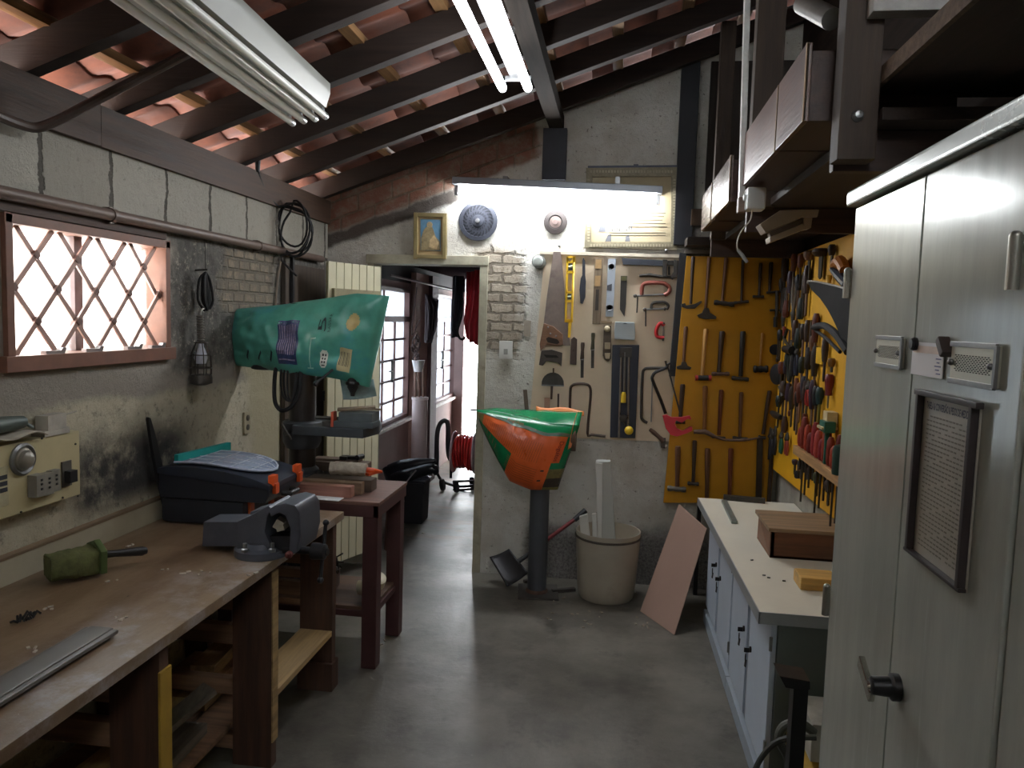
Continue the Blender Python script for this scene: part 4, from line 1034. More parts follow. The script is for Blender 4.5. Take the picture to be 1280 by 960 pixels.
# latch on the door
b = B(); p = hg+dd*W*.83+Vector((0, 0, PY(423, 497, 4.5).z)); nr = -nn
b.prism([p+nr*.001+dd*-.08, p+nr*.001+dd*.08, p+nr*.001+dd*.08+Vector((0, 0, .02)), p+nr*.001+dd*-.08+Vector((0, 0, .02))], nr*.015); b.cyl(p+nr*.004+dd*-.07+Vector((0, 0, .01)), p+nr*.05+dd*-.07+Vector((0, 0, .01)), .01); b.cyl(p+nr*.02+dd*.07+Vector((0, 0, -.02)), p+nr*.02+dd*.07+Vector((0, 0, .04)), .01)
part('door_latch', b, black_plastic, dr, .002)

# ------------------------------------------------------------------ things in the corridor
YC1 = 6.4
# big plastic drain pipe holding sticks, with bag and basket
c = PX(525, 496, -1.72); rr = .085
c = Vector((-1.74, PX(525, 500, -1.74).y, PX(525, 497, -1.74).z))
t = thing('drain_pipe', 'wide pinkish white upright pipe between the corridor windows', 'pipe', (c.x, c.y, 0))
b = B(); rr = 10*c.y/FL*1.0; b.lathe([(rr, 0), (rr, c.z), (rr*.9, c.z), (rr*.9, c.z-.25)], (c.x, c.y, 0), (0, 0, 1), 28); part('pipe_body', b, M('pinkish_pvc', '#b9a6a4', .4, 0, .06, 4), t)
b = B(); b.lathe([(rr*1.0, c.z-.02), (rr*1.08, c.z-.015), (rr*1.08, c.z+.004), (rr*.92, c.z+.004)], (c.x, c.y, 0), (0, 0, 1), 28); part('rim', b, M('pvc_rim', '#cbb9b6', .4), t)
for i, (dx, u, v, lb) in enumerate(((-.035, 519, 440, 'left of'), (0.0, 522, 436, 'middle of'), (.03, 528, 450, 'right of'))):
    p = PY(u, v, c.y); b = B(); b.tube([(c.x+dx, c.y+.02*(i-1), c.z-.25), (p.x, c.y+.01*i, p.z)], .009, 8)
    solo('stick', b, M('stick_brown', '#7d5f52', .6), '%s the three sticks standing in the wide pinkish pipe in the corridor' % {'left of': 'leftmost of', 'middle of': 'middle one of', 'right of': 'rightmost of'}[lb], 'stick', 'sticks in the pipe')
Q = lambda u, v, o=0: PY(u, v, c.y-.12+o)
b = B(); b.tube([Q(521, 359), Q(515, 410), Q(516, 418), Q(522, 405), Q(525, 400)], .006, 6, sub=4)
for k in range(14):
    a = random.uniform(0, 6.28); b.tube([Q(518+4*sin(a), 415+k*2), Q(520+5*cos(a), 422+k*2, .03), Q(521+3*sin(a*2), 432+k*1.6)], .007, 6, sub=3)
solo('strap_bundle', b, M('brown_straps', '#4a3734', .7), 'bundle of brown straps hanging on the pink pilaster in the corridor', 'straps')
b = B()
p0, p1, p2, p3 = Q(515, 450), Q(531, 448), Q(528, 465), Q(519, 467)
cxx = (p0.x+p1.x)/2
b.lathe([(.035, p2.z), (.058, p0.z), (.054, p0.z), (.031, p2.z+.01)], (cxx, c.y-.12, 0), (0, 0, 1), 20)
solo('hanging_basket', b, M('white_basket', '#d9d3d3', .4), 'small white plastic pot hanging on the pink pilaster in the corridor', 'pot')
# cloths hanging from the rail
b = B(); r0, r1 = PY(488, 344, 5.6), PY(567, 362, 7.6); b.tube([r0, r1], .01, 8)
solo('clothes_rail', b, M('rail_grey', '#877a78', .5, .4), 'thin rail hanging under the dark corridor ceiling', 'rail')
def cloth(name, pts, Y, mat, label, cat, amp=.03, fr=30):
    """a hanging cloth: outline as left and right edge curves, top to bottom, with vertical folds"""
    Lp = [PY(u, v, Y) for u, v in pts[0]]; Rp = [PY(u, v, Y) for u, v in pts[1]]
    def ev(P, t):
        t = t*(len(P)-1); i = min(int(t), len(P)-2); return P[i].lerp(P[i+1], t-i)
    b = B()
    b.grid(lambda u, v: ev(Lp, v).lerp(ev(Rp, v), u)+Vector((0, amp*sin(u*fr*.3+v*1.5)+amp*.4*sin(u*fr*.8+v*3), .006*sin(u*fr*.5)*v)), 26, 18)
    o = solo(name, b, mat, label, cat); m = o.modifiers.new('cloth', 'SOLIDIFY'); m.thickness = .012; return o
cl_navy = M('navy_cloth', '#1f1f2a', .9, 0, .2, 14, .3); cl_grey = M('charcoal_cloth', '#3a3033', .9, 0, .2, 14, .3); cl_red = M('red_cloth', '#a5202c', .9, 0, .15, 10, .3)
cloth('jacket', [[(531, 367), (530, 400), (530, 427), (532, 428)], [(539, 371), (549, 375), (546, 410), (540, 428)]], 6.9, cl_grey, 'charcoal cloth hanging left of the farther corridor window', 'cloth')
cloth('cloth_bag', [[(566, 345), (564, 380), (564, 410), (566, 422)], [(580, 345), (578, 385), (574, 400), (570, 420)]], 5.75, cl_navy, 'navy cloth hanging beside the red cloth in the doorway', 'cloth')
b = B(); b.tube([PY(578, 372, 5.7), PY(577, 395, 5.7), PY(572, 412, 5.7), PY(574, 422, 5.7), PY(579, 424, 5.7), PY(581, 421, 5.7)], .009, 8, sub=5)
solo('strap', b, black_rubber, 'black strap loop hanging between the navy cloth and the red cloth', 'strap')
cloth('red_cloth', [[(585, 340), (583, 380), (578, 400), (582, 424)], [(602, 337), (602, 380), (600, 410), (598, 432)]], 5.5, cl_red, 'red cloth hanging at the right side of the doorway', 'cloth', .03, 24)
# white mesh door at the end of the corridor
p0, p1 = PY(588, 512, 7.9), PY(598, 545, 7.9)
t = thing('wire_rack', 'grey wire mesh panel behind the red hose reel in the corridor', 'wire mesh', ((p0.x+p1.x)/2+.06, 7.9, 0))
b = B(); zt = p0.z
for i in range(9): x = p0.x+i*.025; b.tube([(x, 7.9, .5), (x, 7.9, zt)], .003, 5)
for i in range(24): z = .51+i*(zt-.51)/23; b.tube([(p0.x, 7.9, z), (p0.x+.2, 7.9, z)], .003, 5)
part('mesh', b, M('mesh_grey', '#77727a', .5, .4), t)
b = B()
for x in (p0.x+.12, p0.x+.2): b.tube([(x, 7.9, 0), (x, 7.9, zt+.01)], .008, 8)
b.tube([(p0.x, 7.9, zt), (p0.x+.2, 7.9, zt)], .008, 8); part('frame', b, M('mesh_frame', '#8a858c', .4, .5), t)
# hose reel on a cart with a black hooped handle
Yr = 7.3
base = PZ(580, 612, 0)
Q = lambda u, v, o=0: PY(u, v, Yr+o)
ctr = Q(580, 565); R = (Q(580, 540)-Q(580, 590)).length/2
ls, rs = Q(568, 565), Q(592, 565)
t = thing('hose_reel', 'red hose wound on a white flanged reel behind the doorway', 'hose reel', (ctr.x, Yr, ctr.z-R))
for x in (ls.x, rs.x+.02):
    b = B(); b.lathe([(R*.8, -.006), (R, -.01), (R+.008, 0), (R, .01), (R*.8, .006)], (x, Yr, ctr.z), (1, 0, 0), 32); b.lathe([(.03, -.012), (.05, -.008), (.05, .008), (.03, .012)], (x, Yr, ctr.z), (1, 0, 0), 16)
    for k in range(6):
        a = k*pi/3; b.tube([(x, Yr, ctr.z), (x, Yr+R*.9*cos(a), ctr.z+R*.9*sin(a))], .009, 6)
    part('flange', b, M('reel_white_pink', '#c9b3b5', .4), t)
b = B()
n = 150
pts = []
for i in range(n*2):
    k = i/20; xx = ls.x+.018+(rs.x-ls.x-.01)*abs(((k/6.5) % 2)-1); r = R*.72+.018*(k//6.5)*.6+.01*sin(i*.35)
    a = 2*pi*i/20; pts.append((xx, Yr+r*cos(a), ctr.z+r*sin(a)))
b.tube(pts, .0115, 7); part('hose', b, M('red_hose', '#d2352f', .35, 0, .1, 10), t)
b = B(); b.cyl((ls.x, Yr, ctr.z), (rs.x+.02, Yr, ctr.z), R*.55, n=20); part('drum', b, M('reel_drum', '#6d2d2c', .5), t)
t = thing('hose_cart', 'black tube cart with a hooped handle carrying the red hose reel', 'cart', (ctr.x-.1, Yr-.05, 0))
b = B(); b.tube([Q(546, 590), Q(546, 560), Q(547, 540), Q(551, 529), Q(557, 526), Q(560, 533), Q(560, 560), Q(562, 572), Q(567, 578)], .024, 12, sub=5); part('hoop_handle', b, M('hoop_black', '#29272b', .35, 0, .1, 8), t)
b = B()
b.tube([Q(546, 590), Q(550, 598), Q(558, 604), Q(575, 608), Q(592, 607)], .014, 10, sub=4); b.tube([Q(566, 602), Q(594, 601)], .012, 8); b.tube([Q(566, 613), Q(594, 611)], .012, 8)
b.tube([(ls.x-.03, Yr, ctr.z), (ls.x-.03, Yr, .12)], .014, 8); b.tube([(ls.x-.03, Yr, ctr.z), (ls.x, Yr, ctr.z)], .012, 8)
part('frame', b, black_plastic, t)
for (u, v, o) in ((553, 609, -.05), (570, 612, -.1), (590, 612, .12)):
    p = Q(u, v, o); b = B(); b.lathe([(.03, -.02), (.055, -.018), (.06, 0), (.055, .018), (.03, .02)], (p.x, p.y, .06), (1, 0, .2), 18); part('wheel', b, black_rubber, t)
b = B()
for i in range(4): p = Q(566, 570+i*6); b.ball(p, .022)
part('spring', b, black_rubber, t)
# black rubbish bin with a bag on top
pb_ = PZ(515, 655, 0); Yb = pb_.y; k = Yb/FL
zb = PY(515, 604, Yb).z; xa, xb = PY(497, 630, Yb).x, PY(529, 630, Yb).x
t = thing('waste_bin', 'tall dark waste bin standing inside the doorway', 'bin', ((xa+xb)/2, Yb+.1, 0))
b = B(); b.prism([(xa+.01, Yb, 0), (xb-.01, Yb, 0), (xb, Yb, zb), (xa, Yb, zb)], (0, .22, 0)); part('bin_body', b, M('bin_black', '#18171b', .5, 0, .2, 6), t, .012)
b = B(); b.bx(xa-.01, xb+.012, Yb-.01, Yb+.23, zb, zb+.02); part('rim', b, M('bin_rim', '#24232a', .4), t, .006)
b = B(); b.ball(((xa+xb)/2+.03, Yb+.1, zb+.03), .1, (1, .9, .35), 18); part('lid_dome', b, M('bin_lid', '#5d606c', .35), t)
b = B()
b.tube([PY(487, 588, Yb+.05), PY(500, 584, Yb+.05), PY(520, 580, Yb+.05), PY(545, 576, Yb+.05)], [.05, .06, .05, .016], 14, sub=4)
b.tube([PY(490, 598, Yb+.02), PY(505, 596, Yb-.01), PY(522, 590, Yb), PY(541, 586, Yb), PY(545, 592, Yb+.03)], [.04, .06, .05, .045, .02], 14, sub=4)
b.tube([PY(482, 585, Yb+.06), PY(490, 600, Yb+.02), PY(498, 610, Yb+.02)], [.03, .05, .02], 12, sub=3)
solo('padded_gear', b, M('glossy_black_vinyl', '#1b1c22', .3, 0, .2, 6), 'glossy black padded gear lying over the dark waste bin', 'gear')
# brown sack with red tag behind the table leg
ps = PZ(495, 690, 0)
t = thing('sack', 'brown sack with a red and white tag standing behind the maroon table', 'sack', ps)
b = B(); 
Ys = ps.y+.1; h = PY(495, 612, Ys).z; xs0, xs1 = PY(482, 660, Ys).x, PY(503, 660, Ys).x
b.grid(lambda u, v: ((xs0+xs1)/2+(xs1-xs0)/2*(1.05-.25*v)*cos(u*2*pi)*(1+.08*noise.noise(Vector((cos(u*6.28)*2, sin(u*6.28)*2, v*3)))), Ys+.1*sin(u*2*pi)*(1-.2*v), h*v), 22, 10); b.cyl(((xs0+xs1)/2, Ys, h-.01), ((xs0+xs1)/2, Ys, h), .04)
part('sack_body', b, M('brown_sack', '#6a4d42', .8, 0, .2, 8, .3), t)
b = B(); b.beam(PY(489, 612, Ys-.08), PY(499, 625, Ys-.09), .05, .02); part('tag', b, M('red_tag', '#a83038', .5), t, .004, 'red tag')
b = B(); b.beam(PY(497, 620, Ys-.09), PY(504, 628, Ys-.09), .045, .015); part('tag', b, paper, t, .004, 'pale tag')
b = B(); b.tube([PY(503, 612, Yb-.05), PY(510, 600, Yb-.06), PY(520, 588, Yb-.06)], .006, 6, sub=3); solo('cord', b, M('pale_cord', '#8d8588', .5), 'thin pale cord hanging over the dark waste bin', 'cord')
# ------------------------------------------------------------------ back wall: boards
YWB = YB-.016                      # front of the cream board
YYB = YB-.055                      # front of the yellow board
def fl(b, pts, th, Y, gap=.003):
    """flat outline traced at its own depth on a board, with thickness th towards the room"""
    b.prism([PY(u, v, Y)+Vector((0, -gap-th, 0)) for u, v in pts], (0, th, 0)); return b
def rod(b, pts, r, Y, lift=.012, n=8, sub=0):
    """r in metres; points in the board's plane"""
    b.tube([PY(u, v, Y)+Vector((0, -lift, 0)) for u, v in pts], r, n, sub=sub); return b
cream_b = M('cream_board', '#dccbb0', .6, 0, .06, 4, .0, '#c8b79c', .25)
b = B(); fl(b, [(681, 317), (852, 323), (838, 552), (660, 545)], .013, YB, 0)
solo('tool_board', b, cream_b, 'cream tool board on the back wall left of the yellow board', 'tool board', None, .002)
b = B(); fl(b, [(675, 314), (856, 319), (856, 323), (675, 318)], .03, YB, 0)
solo('board_rail', b, M('pale_rail', '#c2b9a6', .6), 'pale thin rail along the top edge of the cream tool board', 'rail', None, .001)
yel = M('yellow_board_paint', '#c38d11', .55, 0, .1, 3, .05, '#a97a0e', .3)
b = B(); fl(b, [(858, 320), (986, 323), (963, 628), (829, 628)], .014, YB-.04, 0)
solo('tool_board', b, yel, 'yellow tool board of hammers on the back wall', 'tool board', 'yellow tool boards', .002)
b = B(); fl(b, [(849, 316), (859, 318), (846, 470), (836, 470)], .03, YB-.02, 0)
solo('post', b, M('black_post', '#26272b', .6, 0, .2, 8), 'dark post between the cream and the yellow tool boards', 'post', None, .002)
b = B(); fl(b, [(855, 313), (990, 316), (990, 321), (855, 318)], .07, YB, 0); solo('board_rail', b, M('grey_rail', '#6f6a62', .6), 'grey thin rail above the yellow hammer board', 'rail', None, .002)

WB = YWB
def tool(name, label, cat, u, v, Y=WB, group=None): return thing(name, label, cat, PY(u, v, Y), 0, group)
G1 = 'tools on the cream board'
# hand saws
t = tool('hand_saw', 'rusty hand saw with brown wooden handle, topmost on the cream board', 'saw', 695, 440, WB, G1)
b = B(); fl(b, [(692, 315), (701, 315), (703, 330), (709, 400), (713, 432), (706, 432), (680, 404), (684, 370)], .004, WB, .012); part('blade', b, M('saw_blade_rust', '#7d7068', .55, .4, .2, 14, .1, '#5d4e45', .4), t)
b = B(); fl(b, [(680, 404), (692, 408), (704, 418), (704, 431), (698, 432), (683, 431), (676, 439), (675, 430)], .02, WB, .004)
part('handle', b, WOOD('saw_handle', '#7a5840', None, .5), t, .003)
b = B(); fl(b, [(683, 423), (686, 421), (697, 424), (700, 428), (697, 430), (685, 428)], .001, WB, .0245); part('grip_hole', b, M('grip_shadow_hole', '#2c211a', .9), t)
b = B()
for u, v in ((685, 409), (688, 417), (695, 420)): p = PY(u, v, WB-.024); b.lathe([(.006, 0), (.005, .003), (.001, .0035)], p, (0, -1, 0), 10)
part('rivets', b, steel, t)
t = tool('hand_saw', 'dark hand saw grip hanging below the brown handled saw on the cream board', 'saw', 689, 458, WB, G1)
b = B(); fl(b, [(677, 438), (690, 437), (703, 441), (702, 458), (697, 453), (683, 451), (679, 457), (674, 456)], .016, WB, .003); part('handle', b, M('dark_saw_handle', '#443b36', .55, 0, .2, 12), t, .003)
b = B(); fl(b, [(680, 443), (696, 444), (699, 447), (683, 447)], .001, WB, .0195); part('grip_hole', b, M('hole_dark', '#1d1815', .9), t)
# yellow level
t = tool('spirit_level', 'bright yellow open frame spirit level hanging on the cream board', 'level', 712, 420, WB, G1)
b = B()
for pts in ([(708.5, 321), (711, 321), (708.5, 402), (706, 402)], [(716.5, 321), (719, 321), (716, 402), (713.5, 402)], [(708.5, 321), (719, 321), (719, 329), (708.5, 329)],
            [(708, 339), (718, 339), (718, 342), (708, 342)], [(707, 364), (717, 364), (717, 367), (707, 367)], [(706.5, 375), (716, 375), (716, 378), (706.5, 378)], [(711, 400), (715, 400), (713, 422), (710, 422)], [(706, 399), (716, 399), (716, 403), (706, 403)]):
    fl(b, pts, .018, WB)
part('frame', b, M('level_yellow', '#e0b51f', .4, 0, .05, 6), t, .001)
b = B(); fl(b, [(710, 330), (717, 330), (717, 338), (710, 338)], .014, WB); fl(b, [(708.5, 367.5), (715.5, 367.5), (715.5, 374.5), (708.5, 374.5)], .014, WB); part('vial_block', b, M('vial_dark', '#3b4038', .3), t)
for pts, r in (([(711, 334), (716, 333)], .008), ([(710, 371), (714, 371)], .006)): b = B(); rod(b, pts, r, WB, .018, 8); part('vial', b, M('vial_glass', '#b9c2a8', .2), t)
b = B(); fl(b, [(709.5, 323), (717, 322.5), (713, 327)], .001, WB, .0215); part('end_mark', b, M('mark_brown', '#5d4a1c', .5), t)
# slim double ended dark blade
b = B(); fl(b, [(729.5, 322), (731.5, 326), (731.5, 344), (732.5, 352), (731.5, 372), (728.5, 380), (725.5, 379), (724.5, 362), (726, 348), (728, 344), (728, 326)], .012, WB)
solo('spokeshave_blade', b, M('bluish_dark_steel', '#363840', .45, .6, .15, 12), 'slim dark steel tool with a waist, right of the yellow level', 'tool', G1, .002)
# wooden level and silver level
t = tool('spirit_level', 'old wooden spirit level with brass plates left of the silver level', 'level', 747, 404, WB, G1)
b = B(); fl(b, [(743.5, 323), (754, 323), (750.5, 405), (740.5, 405)], .026, WB); part('level_body', b, WOOD('level_wood', '#7a6a55', '#5a4b3c', .5, 'Z'), t, .003)
b = B(); fl(b, [(745, 325), (752, 325), (751.5, 336), (744.5, 336)], .002, WB, .029); part('brass_plate', b, M('brass_plate', '#a98b63', .35, .7), t, 0, 'upper brass plate')
b = B(); fl(b, [(744, 345), (751, 345), (750, 358), (743.5, 358)], .002, WB, .029); part('brass_plate', b, M('brass_plate', '#a98b63', .35, .7), t, 0, 'lower brass plate')
b = B(); fl(b, [(745, 362), (749, 362), (748, 388), (744, 388)], .002, WB, .029); part('slot', b, M('slot_dark', '#3c342c', .6), t)
t = tool('spirit_level', 'silver grey spirit level with two round vials on the cream board', 'level', 763, 395, WB, G1)
b = B(); fl(b, [(760, 324), (770, 324), (766.5, 396), (757, 396)], .022, WB); part('level_body', b, M('level_silver', '#a4abb4', .35, .5, .06, 6), t, .002)
b = B()
for u, v in ((764.5, 333.5), (762, 384.5)):
    p = PY(u, v, WB-.025); b.lathe([(.019, 0), (.021, .003), (.019, .005), (.016, .002)], p, (0, -1, 0), 20)
part('vial_ring', b, M('ring_grey', '#5b5f62', .4, .5), t)
b = B()
for u, v in ((764.5, 333.5), (762, 384.5)): p = PY(u, v, WB-.025); b.lathe([(.016, 0), (.015, .002)], p, (0, -1, 0), 20)
part('vial', b, M('vial_pale', '#b5ad93', .3), t)
b = B(); fl(b, [(759, 357), (765, 355), (764.5, 364), (758.5, 363)], .0015, WB, .025); part('mark', b, M('level_mark', '#4c5058', .5), t)
# dark knife
t = tool('knife', 'dark pointed knife-like file right of the silver level', 'knife', 779, 395, WB, G1)
b = B(); fl(b, [(776, 345), (784, 345), (782.5, 380), (780.5, 396), (775, 387), (775, 380)], .008, WB); part('blade', b, M('knife_dark', '#3e3b38', .5, .5, .15, 12), t, .001)
b = B(); fl(b, [(776.5, 345.5), (783.5, 345.5), (783, 351), (776.5, 351)], .004, WB, .011); part('tang_plate', b, M('tang_olive', '#62603f', .5, .4), t)
# bar clamp top right
t = tool('bar_clamp', 'grey bar clamp lying across the cream board\'s top right', 'clamp', 812, 350, WB, G1)
b = B(); fl(b, [(777, 323), (830, 326), (829, 333), (779, 331)], .022, WB); part('bar', b, iron, t, .002)
b = B(); fl(b, [(828, 325), (834, 325), (833, 346), (828, 346)], .03, WB); fl(b, [(842, 325), (848, 326), (846, 345), (840, 350), (838, 346), (842, 340)], .03, WB); fl(b, [(834, 326), (842, 326), (842, 332), (834, 332)], .02, WB); part('jaws', b, dark_steel, t, .003)
b = B(); rod(b, [(799, 345), (812, 344), (826, 346), (840, 347)], [.008, .011, .009, .007], WB, .02); rod(b, [(836, 333), (836, 344)], .006, WB, .02); part('screw_rod', b, dark_steel, t)
# C clamps
def cclamp(lb, fr, screw, mat, r, hand):
    t = tool('c_clamp', lb, 'clamp', fr[0][0], fr[0][1], WB, 'C clamps on the cream board')
    b = B(); rod(b, fr, r, WB, .02, 8, 4); part('frame', b, mat, t)
    b = B(); rod(b, screw, .006, WB, .02, 8); part('screw', b, steel, t)
    p0, p1 = screw[0], screw[-1]
    b = B(); p = PY(*p0, WB-.02); b.ball(p, .012); p = PY(*p1, WB-.02); b.ball(p, .013, (.5, 1, 1)); part('pads', b, dark_steel, t)
    if hand: b = B(); rod(b, hand, .0045, WB, .02, 6); part('tommy_bar', b, dark_steel, t)
cclamp('large red and grey C clamp under the bar clamp', [(802, 369), (803, 358), (809, 354), (828, 354), (836, 359), (836, 365), (830, 369)], [(794, 370), (832, 368)], M('clamp_red_worn', '#8a4a3e', .5, .2, .2, 12, 0, '#5a5350', .4), .013, [(797, 370), (796, 391)])
cclamp('small dark C clamp below the red and grey one', [(814, 386), (815, 380), (820, 378), (830, 378), (835, 382), (833, 387)], [(806, 387), (831, 386)], dark_steel, .009, [(807, 387), (807, 408)])
cclamp('tiny bright red clamp at the right of the cream board', [(830, 407), (826, 404), (822, 408), (820, 415), (822, 421), (830, 422)], [(829, 405), (829, 424)], red_plastic, .012, None)
# plastic hook box
t = tool('storage_box', 'pale bluish plastic holder above the tile cutter', 'holder', 781, 425, WB, G1)
b = B(); fl(b, [(769, 402), (793, 403), (794, 415), (793, 425), (768, 424), (768, 413)], .05, WB); part('box_body', b, M('pale_blue_plastic', '#a9b4b8', .3, 0, .05, 5), t, .006)
b = B(); fl(b, [(778, 405), (781, 403.5), (785, 405)], .002, WB, .053); part('hang_hole', b, M('hole_grey', '#50585c', .6), t)
# hand plane
t = tool('hand_plane', 'wooden hand plane hanging left of the tile cutter', 'plane', 759, 451, WB, G1)
b = B(); fl(b, [(755, 407), (764, 407), (764, 448), (760, 452), (756, 449), (753.5, 444)], .03, WB); part('plane_body', b, M('plane_dark', '#4a3f30', .5, .2, .2, 12), t, .003)
b = B(); fl(b, [(756, 428), (763, 428), (763, 436), (756, 436)], .02, WB, .034); fl(b, [(756, 441), (763, 441), (762, 448), (757, 448)], .02, WB, .034); p = PY(759, 411, WB-.034); b.lathe([(.014, 0), (.018, .012), (.02, .03), (.012, .04), (.002, .042)], p, (0, -1, 0), 16); part('knob', b, M('plane_pale', '#b5a78a', .4), t, .002, 'pale knob and tote')
b = B(); fl(b, [(751.5, 401), (765, 401.5), (765, 404), (751.5, 403.5)], .03, WB); part('peg', b, M('plane_peg', '#8d7a60', .6), t, .001)
# small flat tools
b = B(); fl(b, [(714, 424), (717.5, 421), (721.5, 424), (720.5, 456), (712.5, 455)], .014, WB); p = PY(717, 437, WB-.017); b.lathe([(.007, 0), (.006, .004), (.001, .005)], p, (0, -1, 0), 10)
solo('plane_iron', b, M('brown_iron', '#4d3f38', .55, .3, .2, 14), 'brown round topped plane iron below the yellow level', 'plane iron', G1, .002)
def chisel(lb, u, v0, v1, hm):
    t = tool('chisel', lb, 'chisel', u, v1, WB, 'chisels on the cream board'); vm = v0+(v1-v0)*.52
    b = B(); rod(b, [(u+.6, v0), (u+.5, v0+3), (u+.2, v0+10), (u-.2, vm-3), (u-.3, vm)], [.011, .013, .010, .013, .009], WB, .016, 10); part('handle', b, hm, t)
    b = B(); fl(b, [(u-2, vm-2), (u+2, vm-2), (u+1.6, v1), (u-2.2, v1)], .006, WB, .012); part('blade', b, dark_steel, t)
    b = B(); rod(b, [(u, vm-4), (u-.1, vm-1)], .012, WB, .016, 10); part('ferrule', b, steel, t)
chisel('dark chisel hanging lower, right of the brown plane iron', 728, 428, 472, handle_dark)
chisel('dark chisel hanging higher, left of the hand plane', 741, 416, 460, M('chisel_olive', '#423f2e', .45))
# half-round protractor and awl
t = tool('protractor_square', 'half round steel gauge with a dark stem under the saw grips', 'gauge', 690, 500, WB, G1)
b = B(); fl(b, [(677, 481)]+[(691-14*cos(pi*i/12), 480-14.5*sin(pi*i/12)) for i in range(1, 12)]+[(705, 482)], .006, WB); part('half_disc', b, dark_steel, t)
b = B(); fl(b, [(677, 480.5), (705, 481.5), (705, 483), (677, 482)], .01, WB); part('base_edge', b, steel, t)
b = B(); fl(b, [(688.5, 482), (691.5, 482), (690.5, 499), (688, 499)], .008, WB); part('stem', b, handle_dark, t)
b = B(); rod(b, [(692, 460), (692, 467)], .005, WB); part('pointer', b, handle_dark, t)
b = B(); fl(b, [(697, 492), (699.2, 492), (699, 512), (696.6, 512)], .01, WB); solo('awl', b, handle_dark, 'slim dark awl between the half round gauge and the coping frame', 'awl', G1)
b = B(); fl(b, [(680.5, 497), (687.5, 497), (687.5, 511), (680.5, 511)], .003, WB); solo('paper_tag', b, M('pinkish_tag', '#ad8a74', .7), 'faded pinkish tag on the cream board above the orange bag', 'tag')
# tile cutter
t = tool('tile_cutter', 'long dark blue tile cutter with yellow ball knob on the cream board', 'tile cutter', 781, 547, WB, G1)
b = B(); fl(b, [(765.5, 431), (799, 431), (794, 547), (762.5, 546)], .03, WB); part('base', b, M('cutter_navy', '#2a2e3a', .45, .1, .12, 8), t, .004)
b = B(); rod(b, [(776.5, 440), (773.5, 545)], .006, WB, .055); rod(b, [(786, 440), (784.5, 540)], .006, WB, .055); part('rail', b, M('rail_steel', '#9a9894', .3, .8), t)
b = B(); fl(b, [(775, 434), (790, 434), (789.5, 446), (774.5, 446)], .035, WB, .03); part('carriage', b, dark_steel, t, .003)
b = B(); rod(b, [(781, 440), (780, 488)], .006, WB, .06); part('lever', b, steel, t)
b = B(); rod(b, [(779.8, 489), (779.5, 492), (779, 502)], [.011, .015, .017], WB, .06, 12); part('grip', b, yellow_plastic, t, 0, 'yellow grip')
b = B(); rod(b, [(779, 525), (786, 538)], .005, WB, .06); p = PY(779, 523, WB-.05); b.lathe([(.024, 0), (.024, .012), (.012, .014)], p, (0, -1, 0), 16); part('stop_arm', b, dark_steel, t)
b = B(); b.ball(PY(786, 538, WB-.065), .028, n=18); part('ball_knob', b, yellow_plastic, t, 0, 'yellow ball knob')
# coping frame and hacksaw frame
b = B(); rod(b, [(712.5, 524), (713, 490), (715, 482), (722, 479.5), (733, 480), (738, 485), (738, 500), (734.5, 541), (740, 543), (757, 545)], .0085, WB, .016, 8, 3)
solo('coping_saw_frame', b, handle_dark, 'dark U shaped steel frame left of the tile cutter', 'saw frame', G1)
t = tool('hacksaw', 'plain U shaped dark hacksaw frame right of the tile cutter', 'hacksaw', 810, 530, WB, G1)
b = B(); rod(b, [(834, 460), (812, 460), (805, 462), (803, 472), (801.5, 515), (803, 524), (809, 528)], .009, WB, .016, 8, 3); part('frame', b, dark_steel, t)
b = B(); fl(b, [(815, 466), (816.5, 466), (814.5, 527), (813, 527)], .004, WB, .012); part('blade', b, steel, t)
t = tool('hacksaw', 'bow hacksaw with a bright red pistol handle over the edge of the cream board', 'hacksaw', 848, 546, YYB, G1)
Yh = YB-.11
b = B(); fl(b, [(828, 519), (833, 518), (839, 521), (852, 521), (862, 519), (864, 524), (859, 523), (852, 528), (845, 525), (843, 529), (846, 535), (853, 538), (862, 533), (865, 533), (865, 538), (858, 541), (846, 545), (838, 543), (832, 535)], .024, Yh, 0); part('handle', b, M('hacksaw_red', '#d8404e', .4, 0, .08, 6), t, .003)
b = B(); rod(b, [(832, 517), (826, 500), (816, 476), (816, 470), (820, 465), (832, 460), (835, 456)], .01, Yh, 0, 8, 3); part('frame', b, M('hacksaw_black', '#2a2a2c', .4, .4), t)
b = B(); fl(b, [(835, 456), (852, 519), (850, 520), (833.5, 458)], .003, Yh, 0); part('blade', b, dark_steel, t)
b = B(); rod(b, [(832, 451), (833, 456), (838, 454)], .008, Yh, 0); part('wing_nut', b, dark_steel, t)
t = tool('clamp', 'rusty small clamp screw hanging under the plain hacksaw frame', 'clamp', 824, 558, WB, G1)
b = B(); rod(b, [(812, 536), (817, 540), (824, 546), (829, 551)], [.010, .014, .012, .018], WB, .02, 10, 2); part('screw', b, rust, t)
b = B(); fl(b, [(826, 547), (832, 547), (831, 560), (826, 559)], .02, WB, .004); part('foot', b, dark_steel, t, .003)

